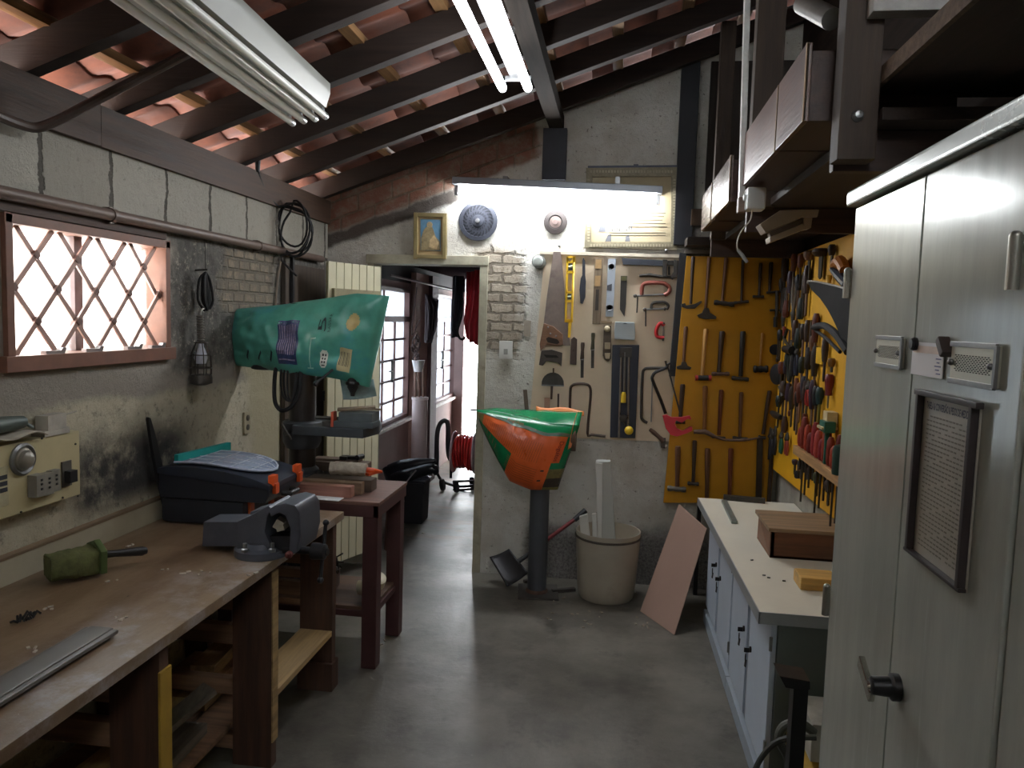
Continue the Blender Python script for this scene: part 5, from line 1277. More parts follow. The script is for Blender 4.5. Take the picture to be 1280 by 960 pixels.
# ------------------------------------------------------------------ hammers on the yellow board
def hammer(lb, top, bot, head, hm, headm, hw=2.2, thick=.026, caps=None, kind='hammer'):
    t = tool(kind, lb, kind.replace('_', ' '), bot[0], bot[1], YYB, 'hammers on the yellow board')
    k = 5.0/FL; (u0, v0), (u1, v1) = top, bot
    b = B(); rod(b, [(u0, v0), (u0, v0+2), (u0+(u1-u0)*.3, v0+(v1-v0)*.3), (u0+(u1-u0)*.75, v0+(v1-v0)*.75), (u1, v1)], [hw*k*.85, hw*k*1.05, hw*k, hw*k*.78, hw*k*.8], YYB, .022, 10); part('handle', b, hm, t)
    if head:
        b = B()
        if isinstance(head, list): fl(b, head, thick, YYB, .008); hp = part('head', b, headm, t, .003)
        else:
            (ha, va, hb, vb, r) = head
            rod(b, [(ha, va), (ha+(hb-ha)*.12, va+(vb-va)*.12), (ha+(hb-ha)*.3, va+(vb-va)*.3), (ha+(hb-ha)*.5, (va+vb)/2), (ha+(hb-ha)*.7, va+(vb-va)*.7), (ha+(hb-ha)*.88, va+(vb-va)*.88), (hb, vb)], [r*.8, r, r*.75, r*.9, r*.75, r, r*.8] if not caps else r, YYB, .026, 12); part('head', b, headm, t)
        if caps:
            (ha, va, hb, vb, r) = head
            for a, c in (((ha-1.5, va), (ha+2, va)), ((hb-2, vb), (hb+1.5, vb))):
                b = B(); rod(b, [a, c], r*1.06, YYB, .026, 12); part('face_cap', b, caps, t, 0, 'red end')
    return t
hmr_head = dark_steel
hammer('brick hammer at the left end of the top hammer row', (866, 321), (863, 380), [(851, 380), (856, 379), (857, 382), (868, 380), (876, 376), (877, 378), (868, 386), (858, 386), (852, 384)], handle_dark, hmr_head)
hammer('long pick hammer with curved head, second in the top hammer row', (886, 322), (881, 392), [(871, 394), (877, 391), (880, 385), (885, 385), (887, 391), (895, 396), (894, 399), (880, 399), (873, 397)], handle_brown, hmr_head)
hammer('ball peen hammer, third in the top hammer row', (907, 322), (902, 378), (892, 378, 917, 381, .017), handle_brown, hmr_head)
hammer('slim cross peen hammer, fourth in the top hammer row', (928, 325), (926, 377), (916, 379, 935, 377, .011), handle_dark, hmr_head, 1.9)
hammer('small tack hammer, fifth in the top hammer row', (950, 329), (948, 370), (940, 371, 954, 371, .010), handle_dark, hmr_head, 2.1)
hammer('wide T headed tool at the right end of the top hammer row', (963, 328), (961, 364), (957, 366, 981, 364, .009), handle_dark, hmr_head, 2.3)
hammer('short brown hammer at the left end of the second hammer row', (857, 408), (854, 455), [(845, 458), (851, 456), (852, 452), (857, 452), (859, 457), (864, 459), (862, 462), (846, 461)], handle_brown, hmr_head, 2.5)
hammer('soft face mallet with red ends and yellow handle', (882, 411), (877, 469), (870, 472, 887, 472, .017), handle_pale, black_plastic, 2.8, caps=M('dull_red_cap', '#9b2a26', .4), kind='mallet')
hammer('grey headed hammer right of the red ended mallet', (902, 414), (898, 465), (889, 467, 911, 467, .014), handle_dark, rust, 3.2)
hammer('dark hammer with thick black handle, fourth in the second hammer row', (928, 414), (925, 470), (914, 472, 935, 474, .014), M('grip_black', '#26221f', .6), hmr_head, 3.2)
hammer('black rubber mallet with thin pale handle', (952, 416), (949, 457), (941, 461, 959, 461, .024), handle_pale, black_rubber, 1.5, kind='mallet', caps=None)
hammer('short dark handled hammer behind the red hacksaw handle', (853, 480), (850, 524), (844, 527, 856, 527, .012), handle_dark, hmr_head, 3.0)
hammer('light brown handled hammer, second in the third hammer row', (881, 482), (880, 536), (872, 538, 886, 540, .012), M('handle_tan', '#85592f', .5, 0, .15, 8), hmr_head, 3.0)
hammer('reddish handled hammer, third in the third hammer row', (901, 487), (898, 543), (889, 545, 906, 547, .010), handle_red, hmr_head, 2.7)
hammer('brown handled hammer with worn edge, fourth in the third hammer row', (926, 490), (924, 545), (915, 546, 934, 548, .010), handle_brown, hmr_head, 2.5)
hammer('dark long handled tool at the right end of the third hammer row', (961, 488), (953, 542), (947, 545, 956, 547, .011), handle_dark, hmr_head, 2.6)
hammer('grey headed hammer at the left end of the bottom hammer row', (847, 557), (846, 607), (834, 609, 857, 611, .019), handle_brown, M('hammer_grey', '#6b6862', .45, .6, .2, 12), 3.4)
hammer('slim hammer with dark head, second in the bottom hammer row', (868, 550), (866, 602), (859, 603, 873, 604, .013), handle_dark, hmr_head, 2.7)
hammer('brown handled hammer, third in the bottom hammer row behind the counter', (884, 560), (883, 621), (876, 624, 890, 624, .013), handle_brown, hmr_head, 3.2)
hammer('reddish brown handled hammer, fourth in the bottom hammer row behind the counter', (913, 560), (911, 622), (903, 625, 918, 625, .013), handle_red, hmr_head, 3.0)
# long sickle like tool across the third row
b = B(); rod(b, [(866, 538), (880, 538), (890, 543)], [.013, .016, .012], YYB, .06, 10); rod(b, [(890, 543), (905, 548), (930, 548), (950, 545)], [.010, .008, .008, .004], YYB, .06, 8, 3)
solo('drawknife', b, rust, 'long brown handled curved blade lying across the third hammer row', 'drawknife', G1)
b = B(); fl(b, [(946, 547), (953, 547), (951, 628), (944, 628)], .02, YYB); solo('bar', b, M('dark_flat_bar', '#3a3027', .6, .2), 'dark flat bar hanging at the lower right of the yellow hammer board', 'bar', None, .002)
b = B(); fl(b, [(962, 560), (966, 560), (962, 628), (958, 628)], .03, YYB); solo('bar', b, handle_dark, 'narrow dark strip standing in the corner beside the yellow hammer board', 'bar', None, .002)
t = tool('clamp', 'dark screw clamp hanging at the right edge of the hammer board', 'clamp', 970, 410, YYB)
b = B(); rod(b, [(970, 364), (970, 388), (969, 400)], [.010, .012, .009], YYB, .03, 8); rod(b, [(961, 388), (982, 388)], .007, YYB, .03, 8); part('clamp_body', b, dark_steel, t)
b = B(); rod(b, [(968, 396), (968, 409)], [.012, .014], YYB, .03, 8); part('knob', b, black_plastic, t)

# ------------------------------------------------------------------ other things on the back wall
t = thing('picture', 'small religious picture in a gold frame above the doorway', 'picture', PY(538, 324, YB))
Y = YB-.004
b = B()
for pts in ([(518, 266), (559, 267), (559, 272), (518, 271)], [(518, 318), (558.5, 319), (558.5, 324), (517.5, 323)], [(518, 266), (523, 266), (522.5, 324), (517.5, 324)], [(554, 267), (559, 267), (558.5, 324), (553.5, 324)]): fl(b, pts, .02+.0015*(pts[1][0]-pts[0][0] < 9), Y, 0)
part('frame', b, M('gold_frame', '#8f8058', .45, .3, .15, 14), t, .003)
b = B(); fl(b, [(522, 270), (555, 271), (555, 320), (522, 319)], .006, Y, 0); part('mount', b, M('mount_cream', '#a48d66', .7, 0, .06, 5), t)
b = B(); fl(b, [(526, 274), (551, 275), (551, 314), (526, 313)], .002, Y, .006); part('print_ground', b, M('print_sky', '#5d87a3', .6, 0, .15, 30), t)
b = B(); fl(b, [(526.5, 313), (527, 297), (530, 288), (533, 284), (541, 284), (545, 296), (550, 302), (550.5, 313)], .001, Y, .0085); part('robe', b, M('print_robe', '#8d7d5c', .7, 0, .35, 40), t)
b = B(); b.lathe([(.02, 0), (.019, .001)], PY(537, 281, Y-.0095), (0, -1, 0), 16); part('head_print', b, M('print_skin', '#a99570', .7, 0, .3, 40), t)
b = B(); fl(b, [(538, 300), (543, 294), (549, 304), (546, 312), (537, 309)], .001, Y, .01); part('figure_print', b, M('print_hands', '#b59c74', .7, 0, .3, 40), t)
b = B(); rod(b, [(539, 266), (539, 256)], .002, Y, .008, 5); part('hook', b, dark_steel, t)
# discs
p = PY(598, 276.5, YB); t = thing('saw_disc', 'large bluish grey grinding disc hanging beside the gold framed picture', 'disc', p)
r = 24.5*YB/FL
b = B(); b.lathe([(r, .003), (r, .016), (r*.80, .017), (r*.78, .012), (r*.3, .012), (r*.28, .02), (r*.12, .022), (r*.1, .028), (.004, .028)], p, (0, -1, 0), 44); part('disc_body', b, M('disc_bluegrey', '#33363f', .5, .3, .15, 22, .3), t)
b = B()
for i in range(46):
    a = i*2*pi/46; rr = r*(.66+.1*(i % 2)); b.box((p.x+rr*cos(a), p.y-.0125, p.z+rr*sin(a)), (.026, .005, .008), (0, -a+.5, 0))
for i in range(20):
    a = i*2*pi/20; rr = r*.42; b.box((p.x+rr*cos(a), p.y-.0125, p.z+rr*sin(a)), (.014, .005, .006), (0, -a+.5, 0))
part('ridges', b, M('disc_dark', '#1c1e24', .5, .4), t)
b = B(); b.lathe([(.016, .028), (.014, .036), (.002, .037)], p, (0, -1, 0), 8); part('bolt', b, steel, t)
p = PY(694.5, 278, YB); t = thing('saw_disc', 'small brown sanding disc hanging under the lit wall lamp', 'disc', p)
r = 14.5*YB/FL
b = B(); b.lathe([(r, .003), (r, .018), (r*.6, .022), (r*.55, .016), (.004, .016)], p, (0, -1, 0), 36); part('disc_body', b, M('disc_brown', '#2c2522', .6, .1, .25, 22, .3), t)
b = B(); b.lathe([(r*.5, .015), (r*.48, .019), (r*.25, .02), (r*.22, .026), (.003, .026)], p, (0, -1, 0), 24); part('label_ring', b, M('disc_ring', '#5d4f4a', .5, .1, .2, 20), t)
p = PY(675, 329, YB); t = thing('tape_roll', 'small grey roll hung on a nail left of the hand saw', 'roll', p)
b = B(); b.lathe([(.02, -.004), (.04, .0), (.042, .02), (.04, .07), (.018, .072), (.016, .05)], p, (-.1, -1, .1), 24); part('roll_body', b, M('roll_grey', '#6d706b', .5, .2, .15, 12), t)
b = B(); b.lathe([(.036, .07), (.03, .074), (.018, .075)], p, (-.1, -1, .1), 24); part('roll_face', b, M('roll_face', '#a4aaa4', .4, .2), t)
# framed certificate behind the lamp
t = thing('framed_certificate', 'wide ornate framed certificate half hidden behind the lit wall lamp', 'picture', PY(790, 312, YB))
Y = YB-.003
b = B()
for pts in ([(733, 211), (847, 210), (847, 221), (733, 222)], [(731, 303), (846, 303), (846, 313), (731, 310)], [(733, 211), (741, 211), (739, 310), (731, 310)], [(839, 210), (847, 210), (846, 313), (838, 313)]): fl(b, pts, .028+.002*(pts[1][0]-pts[0][0] < 12), Y, 0)
part('frame', b, M('ornate_frame', '#857d66', .5, .15, .2, 50, .3, '#5d5645', .3), t, .004)
b = B()
for i in range(28):
    for v0, v1 in ((212.5+0*i, 219), (304.5, 310)): 
        u = 738+i*3.7; fl(b, [(u, v0+1.5), (u+2.2, v0+1.5), (u+2.2, v0+4.5), (u, v0+4.5)], .004, Y, .028)
for i in range(22):
    for u in (734.5, 841): v = 225+i*3.6; fl(b, [(u, v), (u+3, v), (u+3, v+2), (u, v+2)], .004, Y, .028)
part('frame_beading', b, M('beading_pale', '#a09880', .5, .1), t)
b = B(); fl(b, [(738, 218), (842, 218), (841, 306), (737, 306)], .008, Y, 0); part('certificate_sheet', b, M('certificate_paper', '#a39679', .6, 0, .08, 6), t)
b = B()
for j, (u0, u1) in enumerate(((800, 826), (796, 832), (798, 830), (792, 828), (790, 832), (786, 834))):
    v = 262+j*4.3; fl(b, [(u0, v), (u1, v), (u1, v+.8), (u0, v+.8)], .001, Y, .009)
for v in (291, 294): fl(b, [(762, v), (832, v), (832, v+.6), (762, v+.6)], .001, Y, .009)
part('script_lines', b, M('faded_ink', '#4a4336', .7), t)
b = B(); fl(b, [(748, 290), (752, 276), (754, 268), (757, 273), (757, 290)], .001, Y, .009); fl(b, [(756, 302), (760, 294), (764, 293), (764, 302)], .001, Y, .009); fl(b, [(781, 302), (782, 296), (786, 294), (788, 302)], .001, Y, .009)
for k in range(9): u = 764+k*3; fl(b, [(u, 288-4*abs(sin(k*2.1))), (u+1.6, 284-3*sin(k)), (u+2.2, 290)], .001, Y, .009)
part('figures_print', b, M('faded_figures', '#5a5b60', .7), t)
b = B(); fl(b, [(792, 206), (798, 206), (798, 211), (792, 211)], .02, YB, 0); fl(b, [(735, 208), (847, 207), (847, 211), (735, 212)], .02, YB, 0); part('hanging_rail', b, M('dark_blue_rail', '#4a505e', .5), t, .001)
# light switch and two nails
p = PY(632.5, 437, YB); t = thing('light_switch', 'white light switch on the back wall beside the doorway', 'switch', p)
b = B(); fl(b, [(624.5, 426), (641, 426.5), (640.5, 449), (624, 448.5)], .012, YB, 0); part('cover_plate', b, M('switch_white', '#d3d3ce', .4, 0, .03, 4), t, .003)
b = B(); fl(b, [(630, 436), (635, 436), (635, 443), (630, 443)], .006, YB, .011); part('rocker', b, M('rocker_grey', '#8d8d88', .4), t, .001)
for u, v, lb in ((700, 309, 'nail with a small knob above the hand saw on the back wall'), (832, 315, 'nail holding the certificate frame\'s lower right side')):
    b = B(); p = PY(u, v, YB); b.cyl(p, p+Vector((0, -.05, .004)), .004); b.ball(p+Vector((0, -.05, .004)), .01); solo('nail', b, steel, lb, 'nail')
b = B(); fl(b, [(654, 487), (659, 487), (661, 512), (656, 512)], .008, YB, .0); solo('wood_strip', b, M('strip_brown', '#6d6052', .7), 'short brown strip on the back wall above the orange bag', 'strip', None, .001)
b = B(); fl(b, [(655, 400), (664, 401), (663, 421), (655, 420)], .004, YB, 0); solo('plaster_patch', b, M('patch_beige', '#a0988a', .8), 'small square patch on the whitewashed back wall left of the hand saw', 'patch')
# ------------------------------------------------------------------ pedestal grinder under an orange bag
base = PZ(668, 742, 0.0); Yp = base.y; k = Yp/FL
t = thing('pedestal', 'grey steel pedestal post on a flat floor plate under the orange bag', 'pedestal', (base.x+.02, Yp, 0))
b = B(); pl = PZ(672, 735, .01); b.box((base.x+.02, Yp+.02, .006), (.25, .26, .012), (0, 0, .12)); part('base_plate', b, M('plate_dark_grey', '#4d4a46', .5, .3, .2, 10), t, .002)
zt = PY(674, 600, Yp).z; cx = PY(673, 660, Yp).x; r = 12.3*k
b = B(); b.tube([(cx, Yp+.02, .01), (cx, Yp+.02, zt+.15)], r, 26); part('post', b, M('pedestal_grey', '#4b4e53', .5, .2, .12, 6), t)
b = B(); b.lathe([(r+.012, .012), (r+.01, .02), (r, .03)], (cx, Yp+.02, 0), (0, 0, 1), 26); part('weld_ring', b, rust, t)
zg = PY(670, 545, Yp).z
b = B(); b.cyl((cx-.16, Yp+.02, zg), (cx+.16, Yp+.02, zg), .07, n=20); b.bx(cx-.06, cx+.06, Yp-.04, Yp+.08, zg-.12, zg)
part('grinder_body', b, iron, t, .004)
b = B()
for s in (-1, 1): b.cyl((cx+s*.17, Yp+.02, zg), (cx+s*.21, Yp+.02, zg), .085, n=24)
part('grinding_wheel', b, rust, t)
otop = [(595, 512), (612, 513), (650, 520), (690, 530), (724, 534)]
obot = [(598, 523), (607, 543), (622, 572), (638, 600), (664, 611), (697, 612)]
Yo = Yp-.03
so = pillow(otop, obot, Yo, .13, .006, 9, .5, .45)
org_m = M('bag_orange', '#d4602a', .3, 0, .12, 9, .2)
grn_m = M('bag_green', '#14784a', .22, 0, .15, 9, .2, '#1d8f58', .4)
t = thing('plastic_bag', 'glossy orange and green printed food bag pulled over the pedestal grinder', 'bag', PY(665, 560, Yo))
def ocol(u, v):
    if v < .16: return 1
    if u > .87:
        if v < .55: return 1 if u > .935 else 0
        return 1 if v < .66 else (2 if v < .8 else (3 if v < .94 else 2))
    if u < .50 and v > .60: return 1
    if u < .1: return 2
    return 0
b = B(); b.grid(lambda u, v: so(u, v, -1), 60, 40, ocol); b.grid(lambda u, v: so(u, v, 1), 60, 40, lambda u, v: 1)
part('bag_front', b, [org_m, grn_m, M('bag_olive', '#6d6a3c', .35, 0, .3, 40), M('bag_photo_dark', '#2c2420', .35, 0, .4, 60)], t, 0, None, 60)
# folded mouth of the bag: green gusset rising to the rear and an orange lip
b = B()
def gus(u, v):
    p = so(.02+.98*u, 0, -1); q_ = PY(612+116*u, 510+5*u, Yo+.14)
    return p.lerp(q_, v)+Vector((0, .0, .012*sin(pi*v)*sin(u*9)))
b.grid(gus, 30, 8); gp = part('green_gusset', b, grn_m, t, 0, 'green folded top'); sm = gp.modifiers.new('th', 'SOLIDIFY'); sm.thickness = .002
b = B(); b.grid(lambda u, v: PY(670+60*u, 507.5+5*u+6*v+1.5*sin(u*8), Yo+.15-.02*v), 12, 3); lp = part('orange_lip', b, M('bag_lip', '#d98448', .35, 0, .1, 9), t); sm = lp.modifiers.new('th', 'SOLIDIFY'); sm.thickness = .002
b = B(); b.grid(lambda u, v: PY(716+6*u-(6+2*u)*v, 534-21*u+(28+18*u)*v, Yo-.05+.17*u*(1-v)), 6, 8); sd = part('side_panel', b, [M('bag_lip', '#d98448', .35)], t); sm = sd.modifiers.new('th', 'SOLIDIFY'); sm.thickness = .002
b = B()
for i in range(30):
    u = .13+.021*i; b.grid(lambda a, c: so(u+.003*a, .27+.30*c, -1, .002), 1, 6)
for i in range(7): b.grid(lambda a, c: so(.47+.3*a, .66+.035*i+.006*c, -1, .002), 8, 1)
for i in range(4):
    b.grid(lambda a, c: so(.18+.045*i+.004*a, .60+.14*c+.03*i, -1, .002), 1, 3)
part('small_print', b, M('bag_print', '#8f4a24', .4, 0, .2, 30), t)
b = B()
for s_, w_ in ((.80, .66), (.80, .82)): b.grid(lambda a, c: so(s_+.03*a, w_+.025*c, -1, .003), 3, 2)
part('icons', b, ink, t)
bag_text('lettering', so, 'Doguitos', .895, .37, .05, .3, 90, M('bag_red_print', '#6d1418', .4), t, .006, 'dark red lettering')
bag_text('lettering', so, 'Doguitos', .42, .085, .16, .06, 0, M('bag_red_print2', '#a33a2c', .4), t, .006, 'red lettering on the green band')
b = B(); b.grid(lambda a, c: so(.04+.95*a, .105+.045*c+.012*sin(a*20), -1, .003), 40, 2); part('silver_band', b, M('bag_silver', '#7b8f84', .2, .4, .2, 12), t)

# ------------------------------------------------------------------ shovel leaning behind the pedestal
t = thing('shovel', 'black coal shovel with red shaft leaning behind the grey pedestal', 'shovel', PZ(640, 735, 0))
Ysv = Yp+.06
q = lambda u, v, o=0: PY(u, v, Ysv+o)
b = B()
c4 = [q(612, 696, .10), q(636, 686, .12), q(660, 716, -.02), q(634, 733, -.06)]
def sh(u, v):
    p = c4[0].lerp(c4[1], u).lerp(c4[3].lerp(c4[2], u), v); return p+Vector((0, .014*(1-(2*u-1)**2), -.01*(1-(2*u-1)**2)))
b.grid(sh, 12, 8); bl = part('blade', b, M('shovel_black', '#1d1c20', .5, .3, .2, 10), t); sm = bl.modifiers.new('th', 'SOLIDIFY'); sm.thickness = .006
b = B(); b.tube([q(648, 702, .02), q(662, 692, .05)], [.016, .013], 10); part('socket', b, black_plastic, t)
b = B(); b.tube([q(655, 697, .04), q(690, 670, .11), q(720, 648, .17)], .0125, 10); part('shaft', b, M('shaft_red', '#70282a', .4, 0, .15, 8), t, 0, 'red shaft')
b = B(); b.tube([q(718, 650, .165), q(732, 638, .2)], [.017, .019], 10); part('grip', b, black_plastic, t)
b = B(); 
for u, v, l in ((655, 727, .1), (690, 739, .14)): p = PZ(u, v, .012); b.beam(p, p+Vector((l, .06, .004)), .03, .02)
solo('floor_scraps', b, dark_steel, 'dark scraps on the floor behind the pedestal plate', 'scraps', kind='stuff', bev=.002)

# ------------------------------------------------------------------ white drum with plastic profiles
c = PZ(757, 757, 0); rr = 37*c.y/FL; cy_ = c.y+rr*.95; cx_ = PY(758, 720, cy_).x
k = cy_/FL; hz = PY(757, 662, cy_-0.0).z
rr = 40.5*k
t = thing('drum', 'dirty white plastic drum with a dark hoop on the floor right of the pedestal', 'drum', (cx_, cy_, 0))
dm = M('drum_white', '#9f9686', .5, 0, .1, 3, .1, '#82786a', .35)
b = B(); b.lathe([(rr*.80, 0), (rr*.85, .012), (rr*.90, hz*.18), (rr*.905, hz*.19), (rr*.95, hz*.55), (rr*.96, hz*.57), (rr, hz), (rr*.97, hz), (rr*.93, hz*.6), (rr*.8, .03)], (cx_, cy_, 0), (0, 0, 1), 44); part('drum_body', b, dm, t)
b = B(); n = 40; b.tube([(cx_+rr*1.0*cos(i*2*pi/n), cy_+rr*1.0*sin(i*2*pi/n), hz-.035) for i in range(n)], .007, 8, closed=True); part('hoop', b, M('hoop_dark', '#4a423a', .5, .5), t, 0, 'dark hoop')
b = B()
for z in (.16, .19, .22): b.tube([(cx_+rr*(.885+z*.12)*cos(i*2*pi/n), cy_+rr*(.885+z*.12)*sin(i*2*pi/n), z) for i in range(n)], .004, 6, closed=True)
part('ribs', b, dm, t)
prof_m = M('white_profile', '#cfd0ca', .4, 0, .05, 5); prof_g = M('profile_shade', '#aeb0aa', .45, 0, .06, 5)
Yq = cy_-.01
t = thing('profile', 'tall white plastic profile standing in the white drum', 'profile', PY(757, 662, Yq))
b = B(); b.prism([PY(u, v, Yq) for u, v in ((745, 577), (763, 577), (771, 700), (748, 700))], (0, .07, 0)); part('profile_body', b, prof_g, t, .004)
b = B(); b.prism([PY(u, v, Yq-.003) for u, v in ((744.5, 578), (753, 579), (752, 700), (748, 700))], (0, -.012, 0)); part('flange', b, prof_m, t, .002)
for pts, lb in ((((724, 646), (734, 643), (740, 690), (728, 690)), 'short white plastic offcut at the left side of the drum'), (((740, 643), (745, 642), (748, 690), (741, 690)), 'thin white plastic offcut beside the tall profile in the drum')):
    b = B(); b.prism([PY(u, v, Yq-.06) for u, v in pts], (0, .03, 0)); solo('profile', b, prof_m, lb, 'profile', None, .003)
b = B(); b.lathe([(rr*.9, hz*.75), (rr*.5, hz*.78), (.01, hz*.76)], (cx_, cy_, 0), (0, 0, 1), 20)
solo('drum_scraps', b, M('scrap_beige', '#8f8674', .8, 0, .3, 30, .6), 'beige scraps filling the white drum', 'scraps', kind='stuff')

# plywood sheet leaning on the wall and cabinet
p = [PZ(800, 764, 0.003), PZ(843, 794, 0.003)]
tl, tr = PY(848, 631, YB-.07), None
e = (p[1]-p[0])
d2 = PY(883, 662, 4.50)
n_ = (p[1]-p[0]).cross(d2-p[0]); _r = ray(848, 631); _o = Vector((0, 0, CH)); d3 = _o+_r*((p[0]-_o).dot(n_)/_r.dot(n_))
b = B(); b.prism([p[0], p[1], d2, d3], Vector((.006, .009, .004)))
solo('plywood_sheet', b, M('pinkish_plywood', '#94786a', .55, 0, .05, 3, 0, '#886c5f', .3), 'pinkish plywood sheet leaning against the wall left of the counter', 'plywood sheet', None, .002)
_q = PY(876, 625, 4.84)
b = B(); b.bx(_q.x-.02, _q.x+.005, 4.82, 4.86, 0, _q.z)
solo('upright_strip', b, black_plastic, 'dark upright strip standing behind the leaning plywood sheet\'s top corner', 'strip', None, .002)
b = B()
for u, v in ((725, 772), (745, 768), (735, 780), (700, 690+60), (805, 776), (815, 782), (690, 770), (515, 663), (520, 668), (470, 800)):
    c = PZ(u, v, .003)
    for j in range(3): b.box(c+Vector((random.uniform(-.05, .05), random.uniform(-.06, .06), 0)), (random.uniform(.01, .03), random.uniform(.005, .015), .005), (0, 0, random.uniform(0, 3)))
solo('floor_debris', b, M('debris', '#8d8478', .8, 0, .4, 30), 'small chips of debris scattered on the concrete floor', 'debris', kind='stuff')

# ------------------------------------------------------------------ low cabinets with a continuous worktop
Zc = .712
nA = PZ(950, 765, Zc); fA = PZ(873, 622, Zc)
w_top = M('worktop_laminate', '#d8d5c6', .45, 0, .05, 4, 0, '#aaa592', .2); w_edge = M('worktop_edge', '#9aa0a3', .4, .2, .08, 6)
b = B(); b.prism([nA, fA, Vector((XR-.005, fA.y, Zc)), Vector((XR-.005, nA.y, Zc))], (0, 0, -.04))
t = thing('worktop', 'pale laminate worktop lying over the row of low grey cabinets', 'worktop', (.78, (nA.y+fA.y)/2, Zc-.04))
part('slab', b, w_top, t, .003)
b = B(); b.prism([nA+Vector((-.004, -.004, .001)), Vector((XR-.005, nA.y-.004, Zc+.001)), Vector((XR-.005, nA.y-.004, Zc-.041)), nA+Vector((-.004, -.004, -.041))], (0, .004, 0))
b.prism([nA+Vector((-.004, -.004, .001)), fA+Vector((-.004, 0, .001)), fA+Vector((-.004, 0, -.041)), nA+Vector((-.004, -.004, -.041))], (.004, 0, 0)); part('edge_band', b, w_edge, t, 0, 'grey edge band')
cab_m = M('cabinet_blue_grey', '#bcc8d6', .45, 0, .05, 4); cab_in = M('cabinet_body_grey', '#67706c', .5, .1, .08, 4); pl_m = M('plinth_grey', '#98a2ab', .5, 0, .08, 5)
xf0, xf1 = PZ(939, 958, 0).x, PZ(880, 772, 0).x
ya_, yb__ = nA.y+.03, fA.y-.02
def xf(y): return xf0+(xf1-xf0)*(y-ya_)/(yb__-ya_)
ymid = (ya_+yb__)/2
keym = M('key_dark', '#2c2a29', .4, .6)
for i, (y0, y1) in enumerate(((ya_, ymid-.004), (ymid+.004, yb__))):
    lb = 'nearer low blue grey cabinet under the pale worktop' if i == 0 else 'farther low blue grey cabinet under the pale worktop, by the plywood sheet'
    t = thing('base_cabinet', lb, 'cabinet', (.8, (y0+y1)/2, 0), 0, 'low cabinets')
    b = B(); x0, x1 = xf(y0)+.02, xf(y1)+.02
    b.prism([(x0, y0, .07), (x1, y1, .07), (XR-.01, y1, .07), (XR-.01, y0, .07)], (0, 0, Zc-.042-.07)); part('body', b, cab_in, t, .003)
    b = B(); b.prism([(x0-.03, y0, 0), (x1-.03, y1, 0), (XR-.05, y1, 0), (XR-.05, y0, 0)], (0, 0, .07)); part('plinth', b, pl_m, t, .003)
    ym = (y0+y1)/2
    for j, (d0, d1, ang) in enumerate(((y0+.012, ym-.03, 0), (ym+.03, y1-.012, 0))):
        xa, xb = xf(d0)+.018, xf(d1)+.018
        b = B(); b.prism([(xa-.02, d0, .10), (xb-.02, d1, .10), (xb, d1, .10), (xa, d0, .10)], (0, 0, Zc-.05-.10)); dp_ = part('door', b, cab_m, t, .003)
        b = B(); yk = d1-.05 if j == 0 else d0+.05; xk = xf(yk)-.002; zk = .42 if j == 0 else .44
        b.lathe([(.012, 0), (.012, .006), (.004, .008)], (xk, yk, zk), (-1, 0, 0), 14); b.box((xk-.016, yk, zk-.004), (.022, .004, .018)); b.tube([(xk-.02, yk+.006*cos(a*.9), zk-.035+.016*sin(a*.9)) for a in range(7)], .002, 5, closed=True); b.box((xk-.018, yk+.005, zk-.06), (.003, .014, .03), (0, .1, .2)); part('lock_and_key', b, keym, dp_, .0005)
        for z in (.18, .56): b = B(); b.cyl((xa-.02, d0-.004 if j == 0 else d1+.004, z), (xa-.02, d0-.004 if j == 0 else d1+.004, z+.05), .006, n=8); part('hinge', b, steel, dp_)
    b = B(); xm = xf(ym)+.006; b.bx(xm, xm+.02, ym-.028, ym+.028, .09, Zc-.045); part('centre_stile', b, M('stile_grey', '#8f99a6', .5), t, .002)
# on the worktop
def top(u, v, z=0): return PZ(u, v, Zc+z)
c0, c1 = top(905, 628), top(918, 655)
b = B(); b.beam(c0+Vector((0, 0, .008)), c1+Vector((0, 0, .008)), .03, .016); solo('square_bar', b, M('bar_greygreen', '#7a8380', .4, .5), 'grey metal bar lying on the far end of the worktop', 'bar', None, .002)
c0, c1 = top(905, 626), top(946, 630)
b = B(); b.beam(c0+Vector((0, .03, .014)), c1+Vector((0.05, .03, .014)), .035, .028); solo('square_bar', b, dark_steel, 'dark bar lying across the far edge of the worktop', 'bar', None, .002)
c0 = top(941, 693); c1 = top(1042, 697)
t = thing('wooden_box', 'brown wooden drawer-like box with a lid board on the worktop', 'box', (c0.x+.2, c0.y+.12, Zc))
bw = WOOD('box_brown', '#6d452a', '#523521', .5, 'X'); bl_ = WOOD('box_lid_wood', '#8c745a', '#6f5a46', .5, 'X')
zb = PY(941, 660, c0.y).z
x0, x1, y0, y1 = top(961, 697).x, XR-.02, top(961, 697).y, top(961, 697).y+.3
x0 = top(962, 697).x; hb = PY(962, 664, y0).z-Zc
b = B()
b.bx(x0, x1, y0, y0+.018, Zc, Zc+hb); b.bx(x0, x1, y1-.018, y1, Zc, Zc+hb); b.bx(x0, x0+.018, y0, y1, Zc, Zc+hb); b.bx(x1-.018, x1, y0, y1, Zc, Zc+hb); b.bx(x0, x1, y0, y1, Zc, Zc+.012)
part('box_body', b, bw, t, .002)
b = B(); b.bx(x0-.012, x1, y0-.01, y1+.02, Zc+hb, Zc+hb+.016); part('lid_board', b, bl_, t, .002)
c0 = top(1000, 738); b = B(); b.bx(c0.x-.0, c0.x+.14, c0.y, c0.y+.12, Zc, Zc+.05); solo('wood_block', b, WOOD('pine_block', '#c19a55', '#a98447', .5, 'X'), 'yellowish pine block near the front edge of the worktop', 'wood block', None, .008)
b = B()
